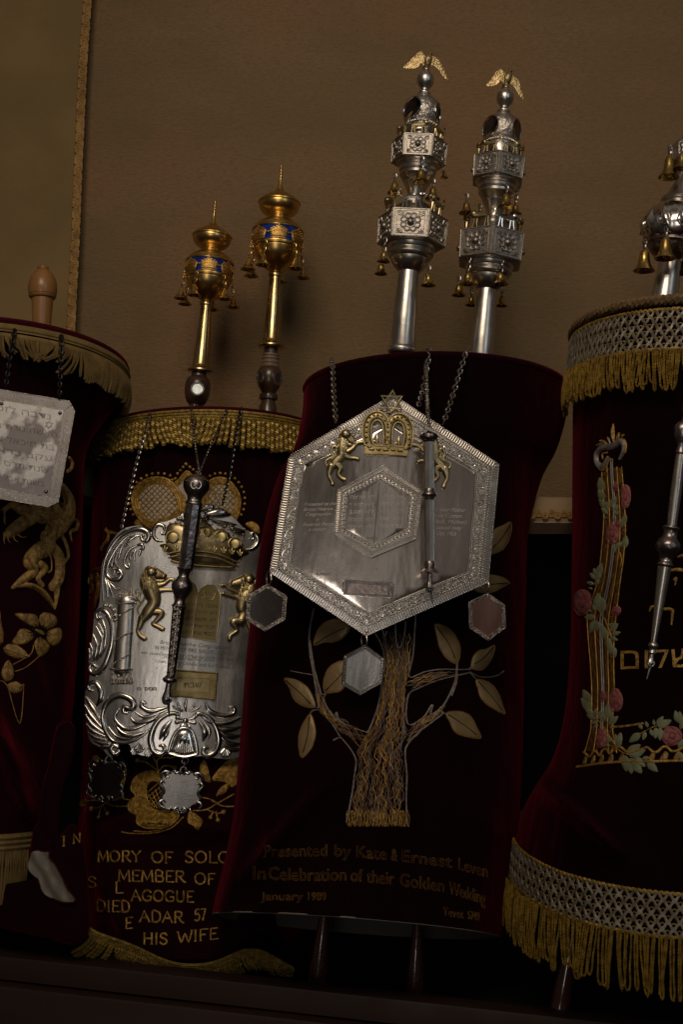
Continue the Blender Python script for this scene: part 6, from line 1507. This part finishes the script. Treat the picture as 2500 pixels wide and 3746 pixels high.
for o in ([(898, 1672), (960, 1700), (1004, 1752), (968, 1826), (930, 1790), (884, 1756)], [(35, 1585), (75, 1572), (72, 1625), (40, 1650), (18, 1625)], [(980, 1330), (1010, 1260), (1040, 1290), (1060, 1380), (1070, 1440), (1010, 1420)], [(1080, 1420), (1130, 1340), (1200, 1270), (1290, 1230), (1290, 1420), (1240, 1480), (1180, 1440)], [(1112, 1552), (1150, 1480), (1215, 1450), (1190, 1520)], [(120, 1250), (160, 1225), (185, 1265), (150, 1300)]):
    mb = MB(); f6.pillow(mb, o, 1, 9, 4)
    for v in (-.3, 0, .3):
        c = [sum(p[i] for p in o) / len(o) for i in (0, 1)]; f6.strand(mb, [(lerp(o[0][0], c[0], .2), lerp(o[0][1], c[1], .2)), (c[0] + v * 30, c[1] + v * 40), (lerp(o[3][0], c[0], .2), lerp(o[3][1], c[1], .2))], 4, .8, 10, 5)
    part(mb, 'embroidered_leaf', M['thread_gold'], TB)
def words(fr, mb, L, cap, r):
    for w_, x0, x1, y0, y1 in L: stitch(fr, mb, w_, x0, x1, y0, y1, cap, r)
for L in ([('MORY', 468, 672, 330, 330), ('OF', 724, 826, 333, 338), ('SOLO', 884, 1100, 334, 336)], [('S', 420, 462, 452, 456), ('MEMBER', 566, 884, 422, 428), ('OF', 930, 1028, 436, 440)], [('L', 548, 588, 482, 478), ('AGOGUE', 628, 926, 516, 524)],
          [('DIED', 462, 622, 566, 572), ('ADAR', 668, 876, 616, 622), ('57', 930, 984, 614, 606)], [('E', 596, 634, 652, 648), ('HIS', 684, 802, 724, 724), ('WIFE', 850, 1042, 718, 698)]):
    for w_ in L: mb = MB(); words(f11, mb, [w_], 52, 4.6); part(mb, 'embroidered_word', M['thread_gold'], TB)
mb = MB(); sfo = F(11, Plane(*S(20, 450, 1000), 1.290, 8, -10)); stitch(sfo, mb, 'I', 296, 312, 256, 254, 46, 4.6, 0); part(mb, 'embroidered_word', M['thread_gold'], TB); mb = MB(); stitch(sfo, mb, 'N', 346, 388, 242, 236, 42, 4.6, 0); part(mb, 'embroidered_word', M['thread_gold'], TB)

# ---- mantle A: lion, flower, leaves
f12 = F(12, cA)
def padded(name, shapes, m_, par, h=14, fr=None, n=0, seed=1):
    fr = fr or f12; mb = MB()
    for pts, rs in shapes: fr.strand(mb, pts, rs, .42, 3, 10, 6)
    return part(mb, name, m_, par)
LA = padded('lion_embroidery', [([(350, 120), (385, 200), (370, 280), (315, 340), (275, 420)], [22, 40, 62, 78, 44]), ([(150, 285), (230, 290), (300, 270)], [24, 48, 60]), ([(250, 250), (140, 262), (70, 232), (28, 262), (26, 305)], [36, 34, 20, 9, 4]), ([(70, 235), (30, 245), (5, 262)], [14, 8, 3]),
     ([(180, 300), (120, 340), (70, 380), (40, 400)], [42, 38, 36, 26]), ([(260, 420), (262, 470), (200, 510), (165, 560), (190, 610), (130, 660), (70, 704)], [46, 54, 46, 38, 28, 24, 10]), ([(280, 470), (325, 520), (335, 590), (328, 660), (300, 700)], [40, 38, 36, 34, 28]), ([(230, 570), (255, 600), (215, 650), (240, 690)], [24, 20, 16, 14]),
     ([(80, 700), (150, 690), (215, 710), (270, 760), (314, 826)], [10, 15, 17, 16, 6]), ([(320, 680), (322, 750), (314, 826)], [24, 16, 5]), ([(366, 560), (388, 520), (372, 450), (350, 390), (370, 335), (405, 315), (438, 330), (432, 370), (400, 385), (410, 440)], [10, 12, 12, 12, 14, 15, 14, 13, 11, 3]), ([(385, 40), (404, 20), (410, -10), (395, -40)], [12, 13, 12, 10])], M['thread_ochre'], TA)
mb = MB(); rnd.seed(31)
for p in ([(30, 395), (20, 425), (26, 455)], [(50, 405), (45, 430), (58, 450)], [(75, 405), (82, 430), (105, 445)], [(100, 398), (120, 415), (150, 415)], [(26, 300), (24, 330), (34, 345)]): f12.strand(mb, p, [6, 5, 2], 1, 6, 6)
for p in ([(300, 200), (330, 240), (320, 300)], [(200, 285), (260, 320), (300, 380)], [(330, 150), (360, 200), (350, 260)], [(150, 520), (170, 560), (190, 590)], [(330, 520), (345, 600), (330, 660)], [(230, 480), (280, 520), (290, 600), (270, 620)], [(90, 700), (200, 700), (290, 790)]): f12.strand(mb, p, 5, .9, 24, 6)
for i in range(110):
    u = rnd.random(); x, y = lerp(350, 265, u) + rnd.uniform(-55, 55) * (1 - u * .5), lerp(170, 410, u); f12.strand(mb, [(x, y - 9), (x + rnd.uniform(-4, 4), y + 9)], [1, 4, 1] if False else 2.6, .8, 28, 4, smooth=False)
part(mb, 'couched_outline', M['thread_rust'], LA)
mb = MB()
for o in ([(205, 935), (140, 905), (82, 856), (150, 852), (205, 862), (222, 905)], [(228, 915), (226, 866), (262, 846), (318, 868), (322, 915), (270, 945)], [(270, 955), (340, 935), (356, 985), (330, 1030), (290, 1035), (262, 990)], [(222, 985), (195, 1020), (200, 1055), (228, 1102), (270, 1075), (285, 1040), (252, 1000)], [(180, 955), (120, 940), (85, 985), (68, 1025), (140, 1030), (200, 985)]): f12.pillow(mb, o, 0, 15, 4)
flw = part(mb, 'flower_embroidery', M['thread_ochre'], TA)
mb = MB(); f12.pillow(mb, [(180, 945), (200, 928), (245, 942), (262, 972), (250, 992), (205, 975)], 10, 17); part(mb, 'flower_eye', M['black'], flw)
mb = MB(); f12.pillow(mb, [(196, 945), (235, 952), (252, 975), (220, 970)], 16, 22)
part(mb, 'flower_heart', M['thread_ochre'], flw)
mb = MB()
for i in range(15):
    a = i * .42; f12.strand(mb, [(222 + 34 * math.cos(a), 958 + 24 * math.sin(a)), (222 + 66 * math.cos(a + .1), 958 + 52 * math.sin(a + .1))], [4, 1], 1, 16, 5, smooth=False)
part(mb, 'stamens', M['black'], flw)
for o in ([(18, 1055), (50, 1028), (110, 1040), (166, 1102), (100, 1112), (40, 1090)], [(46, 1120), (78, 1170), (72, 1225), (35, 1242), (6, 1210), (15, 1160)], [(38, 1262), (90, 1242), (124, 1262), (136, 1255), (124, 1295), (85, 1312), (52, 1296)], [(-60, 930), (-10, 900), (20, 960), (12, 1020), (-40, 1060)]):
    mb = MB(); f12.pillow(mb, o, 0, 11, 4); lf = part(mb, 'embroidered_leaf', M['thread_ochre'], flw)
    mb = MB(); f12.strand(mb, [o[0], (sum(p[0] for p in o) / 6, sum(p[1] for p in o) / 6), o[3]], 3.2, 1, 12, 5); part(mb, 'leaf_vein', M['thread_rust'], lf)
mb = MB()
for p in ([(190, 1035), (170, 1090), (75, 1145)], [(225, 1095), (150, 1160), (85, 1185)], [(0, 1240), (20, 1246), (40, 1270)]): f12.strand(mb, p, 4, 1, 4, 6)
part(mb, 'stems', M['thread_rust'], flw)

# ---- mantle C: tree, leaves, dedication
f8, f13, f7 = F(8, cC), F(13, cC), F(7, cC)
mb = MB()
OLs = [[(525, 1335), (545, 1240), (566, 1120), (575, 1040), (583, 962), (556, 900), (500, 830), (490, 822), (440, 740), (385, 672), (345, 655), (318, 662), (305, 682)], [(490, 825), (470, 826), (446, 840)], [(330, 40), (312, 120), (300, 210), (306, 320), (326, 430), (346, 560), (356, 640), (330, 634)],
       [(304, 235), (330, 400), (365, 530), (374, 560), (400, 560), (388, 590), (420, 660), (466, 715), (462, 680), (468, 672), (482, 720), (560, 760), (638, 787), (656, 786), (692, 706), (722, 612), (742, 480), (755, 350), (736, 262), (700, 195)],
       [(893, 1358), (886, 1200), (890, 1050), (880, 930), (892, 868), (960, 792), (1050, 722), (1100, 684), (1102, 665), (1120, 680)], [(945, 60), (936, 200), (926, 330), (904, 456), (1000, 425), (1100, 410), (1200, 412), (1272, 410)], [(1272, 430), (1200, 446), (1080, 475), (970, 520), (904, 558), (886, 650), (890, 720), (905, 745), (942, 735), (1000, 690), (1036, 632), (1046, 630), (1036, 682), (1100, 640), (1150, 560), (1184, 470), (1193, 380)],
       [(1160, 570), (1186, 500), (1195, 440)], [(1270, 425), (1330, 455), (1400, 456), (1450, 440), (1476, 418)], [(190, 420), (250, 432), (330, 445)], [(1195, 375), (1190, 440)], [(820, 130), (825, 230), (840, 282), (868, 240), (884, 120)], [(745, 170), (756, 212), (770, 180)], [(1270, 410), (1275, 400)], [(1272, 432), (1310, 470)]]
for o in OLs:
    for d in (-2.6, 2.6): f8.strand(mb, [(x + d, y + d * .4) for x, y in o], 2.5, .9, 3, 5, 6)
tree = part(mb, 'tree_embroidery', M['thread_silver'], TC)
TW = [(190, 712, 936), (262, 738, 930), (350, 757, 926), (440, 748, 906), (500, 742, 890), (600, 728, 884), (700, 700, 886), (780, 662, 900), (850, 600, 892), (900, 575, 884), (960, 588, 882), (1050, 580, 888), (1200, 556, 887), (1350, 535, 892)]
def trunk(u, y): l, r_ = interp(TW, y); return lerp(l, r_, u)
rnd.seed(17)
def bark(n, r, lo, hi, amp, m_, nm, h):
    mb = MB()
    for i in range(n):
        u0 = rnd.uniform(.05, .95); y0 = rnd.uniform(180, 1300); L = rnd.uniform(lo, hi); p1, p2 = rnd.random() * 6, rnd.random() * 6; pts = []
        wl1 = rnd.uniform(90, 150); st_ = 16
        for j in range(int(L / st_) + 2):
            y = y0 + j * st_
            if y > 1356: break
            u = u0 + amp * math.sin(y / wl1 * 6.28 + p1) + amp * .5 * math.sin(y / 47 * 6.28 + p2); pts.append((trunk(min(max(u, .03), .97), y), y))
        if len(pts) > 2: f8.strand(mb, pts, r, .9, h, 5, 2)
    def limb(P, w, k):
        D = spline(P, 8)
        for i in range(k):
            v = rnd.uniform(-.8, .8); a = rnd.randrange(0, len(D) // 2); b = a + rnd.randrange(8, len(D) // 2); pts = []
            ph = rnd.random() * 6
            for j in range(a, min(b, len(D) - 1)):
                u = j / len(D); ww = lerp(w[0], w[1], u) * (v + .3 * math.sin(j * .8 + ph)); dx, dy = D[j + 1][0] - D[j][0], D[j + 1][1] - D[j][1]; q = math.hypot(dx, dy) or 1; pts.append((D[j][0] - dy / q * ww, D[j][1] + dx / q * ww))
            if len(pts) > 2: f8.strand(mb, pts, r, .9, h, 5, 2)
    limb([(640, 850), (520, 760), (420, 690), (370, 620), (340, 480), (312, 300)], (46, 6), max(4, n // 9)); limb([(890, 520), (990, 470), (1100, 440), (1240, 425)], (36, 8), max(3, n // 12)); limb([(880, 830), (980, 740), (1080, 670), (1160, 560)], (36, 8), max(3, n // 12))
    return part(mb, nm, m_, tree)
bark(26, 3.1, 170, 430, .034, M['thread_rust'], 'gold_bark', 5)
bark(18, 3.2, 170, 430, .036, M['thread_gold'], 'gold_bark', 5)
bark(330, 1.8, 60, 200, .022, M['thread_brown'], 'brown_bark', 2)
bark(60, 1.8, 60, 200, .024, M['thread_silver'], 'silver_bark', 2.5)
mb = MB()
for i in range(26): 
    x = lerp(535, 890, i / 25) + rnd.uniform(-6, 6); f8.strand(mb, [(x, 1352), (x - 8, 1310), (x + rnd.uniform(-12, 12), 1262), (x + 10, 1310), (x + 5, 1360)], 2, .9, 5, 5, 4)
part(mb, 'root_stitches', M['thread_gold'], tree)
LEAVES = [(8, [(150, 466), (220, 474), (290, 520), (328, 590), (332, 640), (262, 632), (208, 590), (180, 520)], (0, 4)), (8, [(306, 682), (332, 740), (338, 810), (312, 890), (258, 945), (238, 890), (238, 810), (262, 740)], (0, 4)), (8, [(330, 264), (345, 190), (390, 130), (470, 106), (546, 150), (510, 215), (450, 246), (390, 248)], (0, 4)),
          (8, [(394, 548), (388, 480), (420, 400), (490, 360), (548, 380), (540, 460), (500, 535), (440, 552)], (0, 4)), (8, [(1060, 140), (1120, 150), (1180, 200), (1212, 280), (1194, 375), (1130, 345), (1088, 280), (1070, 210)], (0, 4)), (8, [(1420, 266), (1405, 340), (1350, 412), (1290, 410), (1278, 390), (1292, 330), (1330, 295), (1370, 288)], (0, 4)),
          (8, [(1310, 472), (1390, 490), (1440, 550), (1466, 620), (1480, 680), (1400, 642), (1340, 590), (1320, 530)], (0, 4)), (8, [(1128, 676), (1200, 662), (1270, 688), (1312, 760), (1336, 826), (1250, 818), (1180, 790), (1150, 730)], (0, 4)), (7, [(1520, 924), (1516, 1000), (1480, 1080), (1430, 1110), (1370, 1122), (1380, 1040), (1420, 970), (1470, 945)], (0, 4)),
          (7, [(1510, 1290), (1470, 1258), (1400, 1242), (1330, 1250), (1280, 1300), (1320, 1346), (1400, 1350), (1460, 1322)], (0, 4))]
for z, o, (a, b) in LEAVES:
    g = F(z, cC); mb = MB(); g.pillow(mb, o, 1, 13, 5, rings=(1, .95, .82, .6, .32)); lf = part(mb, 'kid_leaf', M['leaf_kid'], tree)
    mb = MB(); cx, cy = sum(p[0] for p in o) / len(o), sum(p[1] for p in o) / len(o)
    g.strand(mb, [(lerp(o[a][0], cx, .1), lerp(o[a][1], cy, .1)), (cx + 6, cy + 4), (lerp(o[b][0], cx, .25), lerp(o[b][1], cy, .25))], 2.6, 1, 13, 5); part(mb, 'leaf_vein', M['velvet'], lf)
    mb = MB(); g.strand(mb, o, 2.6, 1, 3, 5, closed=True); part(mb, 'leaf_edging', M['thread_rust'], lf)
BL1 = [(180, 338), (235, 335), (560, 330), (690, 334), (875, 350), (930, 356), (1215, 390), (1405, 442)]; BL2 = [(180, 450), (460, 460), (665, 458), (750, 466), (915, 480), (1175, 518), (1390, 582)]
for L, base, cap in (([('Presented', 236, 566), ('by', 606, 690), ('Kate', 722, 876), ('&', 902, 932), ('Ernest', 958, 1218), ('Leven', 1252, 1404)], lambda x: interp(BL1, x), 62), ([('In', 180, 246), ('Celebration', 262, 666), ('of', 690, 752), ('their', 774, 916), ('Golden', 946, 1176), ('Wedding', 1204, 1392)], lambda x: interp(BL2, x), 66),
                     ([('January', 222, 440), ('1989', 468, 562)], lambda x: 560 + (x - 222) * .004, 42), ([('Tevet', 1172, 1278), ('5749', 1300, 1362)], lambda x: 640 + (x - 1172) * .14, 42)):
    for w_, x0, x1 in L:
        mb = MB(); f13.text(mb, w_, x0, x1, base, cap, 2, 0, True, 1.1, 2); part(mb, 'embroidered_word', M['thread_rust'], TC)

# ---- mantle D: column wound with roses, scalloped base, Hebrew words
f9 = F(9, cD)
COLL = [(350, 762, 885), (450, 766, 893), (560, 775, 902), (680, 776, 908), (780, 770, 908), (930, 755, 894), (1050, 738, 876), (1130, 716, 866), (1260, 672, 850), (1400, 680, 838), (1560, 694, 836), (1700, 702, 840), (1860, 702, 832), (1980, 694, 830), (2080, 665, 850), (2130, 650, 860)]
mb = MB(); mg = MB(); ms = MB()
for u in (0, .27, .76, 1):
    P = []
    for y in range(350, 2121, 45): l, r_ = interp(COLL, y); P.append((lerp(l, r_, u), y))
    f9.strand(mb, P, 4.2, .9, 4, 6, 2)
for du in (.46, .54):
    P = []
    for y in range(300, 2000, 45): l, r_ = interp(COLL, max(y, 350)); P.append((lerp(l, r_, du), y))
    f9.strand(ms, P, 4.6, .9, 4, 6, 2)
rnd.seed(8)
for u in (.10, .19, .36, .64, .70, .86, .93):
    for y in range(360, 2090, 13):
        l, r_ = interp(COLL, y); x = lerp(l, r_, u) + rnd.uniform(-4, 4); f9.strand(mg, [(x - 7, y - 5), (x + 7, y + 5)], 2.2, .8, 2, 4, smooth=False)
colD = part(mb, 'column_embroidery', M['thread_gold'], TD); part(ms, 'silver_flute', M['thread_silver'], colD); part(mg, 'copper_stitches', M['thread_rust'], colD)
mb = MB()
f9.strand(mb, [(800, 290), (775, 345), (742, 330), (735, 275), (765, 235), (830, 222), (878, 195), (902, 208), (898, 255), (872, 300)], [10, 20, 22, 22, 22, 24, 22, 20, 16, 8], .5, 4, 9)
part(mb, 'scroll_capital', M['thread_silver'], colD)
mb = MB(); f9.strand(mb, [(812, 296), (782, 366), (735, 350), (724, 270), (760, 222), (826, 210), (880, 180), (912, 205), (908, 262)], 6, 1, 6, 6)
f9.strand(mb, [(800, 262), (770, 270), (772, 300)], 6, 1, 8, 6)
f9.strand(mb, [(838, 196), (832, 140), (834, 88)], [8, 16, 5], .6, 4, 8); f9.strand(mb, [(800, 212), (775, 196), (756, 190)], [6, 12, 8], .6, 4, 8); f9.strand(mb, [(868, 176), (866, 150), (872, 138)], [4, 9, 4], .6, 4, 8); f9.strand(mb, [(884, 176), (890, 158), (902, 150)], [4, 9, 4], .6, 4, 8)
part(mb, 'gold_trim', M['thread_gold'], colD)
mb = MB(); f9.strand(mb, [(795, 222), (760, 212), (734, 216)], [5, 11, 7], .6, 4, 8); f9.strand(mb, [(815, 208), (806, 182), (796, 166)], [4, 9, 4], .6, 4, 8); f9.strand(mb, [(852, 194), (858, 168), (864, 150)], [4, 8, 4], .6, 4, 8); part(mb, 'silver_petals', M['thread_silver'], colD)
def leaf(mb, x0, y0, x1, y1, w=.30, h=9):
    dx, dy = x1 - x0, y1 - y0; L = math.hypot(dx, dy); nx, ny = -dy / L * w * L, dx / L * w * L
    f9.pillow(mb, [(x0, y0), (x0 + dx * .35 + nx * .9, y0 + dy * .35 + ny * .9), (x0 + dx * .75 + nx * .6, y0 + dy * .75 + ny * .6), (x1, y1), (x0 + dx * .75 - nx * .6, y0 + dy * .75 - ny * .6), (x0 + dx * .35 - nx * .9, y0 + dy * .35 - ny * .9)], 2, h, 3, rings=(1, .85, .5))
SPR = [[(765, 505, 750, 412), (775, 560, 742, 480), (790, 605, 745, 545), (800, 640, 758, 600), (790, 660, 768, 670), (815, 600, 850, 530), (830, 630, 862, 580), (838, 650, 868, 620), (820, 660, 856, 668), (800, 620, 790, 560)], [(890, 700, 910, 640), (885, 720, 893, 660), (840, 850, 890, 810), (830, 880, 850, 830), (900, 850, 912, 770), (893, 700, 915, 650)],
       [(735, 1020, 762, 942), (720, 1050, 760, 985), (715, 1070, 668, 1058), (722, 1040, 690, 1000), (720, 1080, 748, 1040), (705, 1100, 680, 1090), (728, 1020, 712, 970)], [(735, 1230, 742, 1120), (760, 1250, 768, 1150), (725, 1240, 708, 1195), (755, 1240, 770, 1190)],
       [(725, 1270, 652, 1275), (730, 1290, 688, 1370), (745, 1300, 720, 1365), (765, 1310, 748, 1370), (780, 1330, 762, 1410), (795, 1350, 782, 1420), (812, 1360, 862, 1310), (822, 1380, 878, 1365), (820, 1400, 862, 1415), (812, 1400, 798, 1470), (820, 1430, 810, 1500), (828, 1450, 845, 1520), (800, 1330, 840, 1310), (700, 1240, 680, 1225)],
       [(690, 1800, 646, 1716), (700, 1850, 635, 1768), (716, 1880, 660, 1830), (722, 1900, 668, 1870), (735, 1920, 690, 1920), (725, 1890, 728, 1830), (745, 1900, 765, 1840), (760, 1920, 790, 1860), (740, 1930, 710, 1955), (800, 1900, 832, 1850), (805, 1930, 862, 1880), (810, 1950, 846, 1950), (795, 1900, 800, 1800)],
       [(820, 2040, 790, 1990), (815, 2060, 782, 2060), (850, 2050, 846, 1990), (855, 2060, 880, 1980), (860, 2070, 886, 2040)], [(1000, 1985, 930, 2040), (1010, 1960, 985, 1920), (1030, 1975, 1015, 2030), (1045, 1950, 1030, 1910), (1060, 1960, 1075, 2005), (1085, 1940, 1080, 1900), (1100, 1935, 1140, 1880), (1105, 1945, 1190, 1905), (1095, 1950, 1090, 2020), (1120, 1950, 1120, 2030)],
       [(1235, 1920, 1212, 1845), (1245, 1930, 1240, 1850), (1245, 1960, 1270, 1900)], [(915, 2110, 1000, 2055), (930, 2125, 1030, 2085), (905, 2120, 912, 2220), (930, 2140, 1008, 2230), (960, 2135, 1030, 2190), (1010, 2140, 1060, 2135), (1040, 2160, 1105, 2222), (1050, 2155, 1095, 2165), (925, 2150, 945, 2235)], [(1235, 2080, 1260, 2020), (1240, 2100, 1265, 2160)]]
for S_ in SPR:
    mb = MB()
    for q in S_: leaf(mb, *q)
    part(mb, 'leaf_spray', M['leaf_sage'], colD)
mb = MB()
for p in ([(740, 1600 - 380), (790, 1300), (825, 1400)], [(715, 1880), (770, 1940), (830, 2030), (870, 2090), (940, 2120)], [(990, 1995), (1060, 1955), (1140, 1925)], [(872, 870), (885, 920), (878, 960)]): f9.strand(mb, p, 3.5, 1, 5, 6)
part(mb, 'stems', M['thread_gold'], colD)
def rose(cx, cy, rx, ry, seed):
    rnd.seed(seed); mb = MB(); el = lambda x, y, a, b, k=9, ph=0: [(x + a * math.cos(ph + 6.283 * i / k) * rnd.uniform(.92, 1.06), y + b * math.sin(ph + 6.283 * i / k) * rnd.uniform(.92, 1.06)) for i in range(k)]
    f9.pillow(mb, el(cx, cy, rx, ry), 1, 8, 3); o = part(mb, 'rose', M['rose'], colD)
    mb = MB()
    for a in (.4, 1.7, 2.9, 4.2, 5.4): f9.pillow(mb, el(cx + .46 * rx * math.cos(a), cy + .46 * ry * math.sin(a), rx * .46, ry * .46, 7), 4, 15, 3)
    f9.pillow(mb, el(cx, cy, rx * .34, ry * .36, 7), 10, 21, 3); part(mb, 'petals', M['rose'], o)
    mb = MB()
    f9.strand(mb, [(cx - rx * .3, cy + ry * .2), (cx - rx * .1, cy - ry * .34), (cx + rx * .3, cy - ry * .1), (cx + rx * .15, cy + ry * .3), (cx - rx * .1, cy + ry * .2)], 3.4, 1, 18, 5)
    f9.strand(mb, [(cx - rx * .9, cy + ry * .4), (cx - rx * .4, cy + ry * .95), (cx + rx * .5, cy + ry * .86)], 3.6, 1, 6, 5); f9.strand(mb, [(cx - rx * .2, cy - ry * .9), (cx + rx * .4, cy - ry * .5), (cx + rx * .8, cy)], 3, 1, 12, 5); part(mb, 'petal_shading', M['rose_dark'], o)
for i, q in enumerate(((910, 530, 30, 76), (850, 470, 18, 30), (830, 756, 42, 70), (645, 1180, 58, 84), (852, 1232, 30, 30), (850, 1780, 42, 72), (770, 1758, 18, 34), (762, 2012, 33, 64), (1195, 2000, 66, 62), (862, 700, 22, 24))): rose(*q, i)
mb = MB()
f9.strand(mb, [(652, 2102), (672, 2118), (690, 2130), (712, 2100), (730, 2098), (748, 2122), (772, 2088), (795, 2086), (815, 2112), (838, 2074), (880, 2072), (915, 2098), (950, 2100), (990, 2092), (1020, 2078), (1045, 2074), (1078, 2100), (1105, 2098), (1138, 2070), (1165, 2072), (1190, 2094), (1225, 2092), (1262, 2074), (1300, 2080), (1340, 2100)], 8, .8, 4, 8)
f9.strand(mb, [(610, 2192), (690, 2180), (780, 2168), (900, 2160), (1080, 2158), (1260, 2154), (1340, 2156)], 8, .8, 4, 8)
f9.strand(mb, [(820, 1946), (900, 1942), (1015, 1925)], 7, .8, 4, 8)
base_ = part(mb, 'scalloped_base', M['thread_gold'], TD)
for x, w in ((655, 12), (705, 13), (755, 14), (812, 17), (878, 18), (1065, 20), (1142, 24), (1222, 20)):
    mb = MB(); y = 2182 - (x - 620) * .05
    f9.pillow(mb, [(x - w, y - 8), (x - w * .6 + 8, y - 46), (x + 12, y - 62), (x + w + 6, y - 44), (x + w * .7, y - 8)], 1, 8, 4); part(mb, 'scallop', M['thread_ochre'], base_)
mb = MB(); f9.text(mb, rv('שלום'), 878, 1330, lambda x: 1592 - (x - 880) * .035, 130, 4)
he = part(mb, 'hebrew_lettering', M['thread_gold'], TD, smooth=False)
for pts, r in (([(1055, 1236), (1066, 1212), (1080, 1206)], [4, 8, 7]), ([(1146, 1222), (1192, 1226), (1196, 1260), (1190, 1318)], [9, 11, 9, 5]), ([(1204, 1042), (1218, 1034), (1212, 1078)], [5, 10, 3]), ([(1190, 985), (1230, 980), (1290, 990)], [8, 12, 12]), ([(1232, 902), (1258, 894), (1290, 896)], [7, 10, 10])):
    mb = MB(); f9.strand(mb, pts, r, .75, 3, 8); part(mb, 'hebrew_letter', M['thread_gold'], TD)
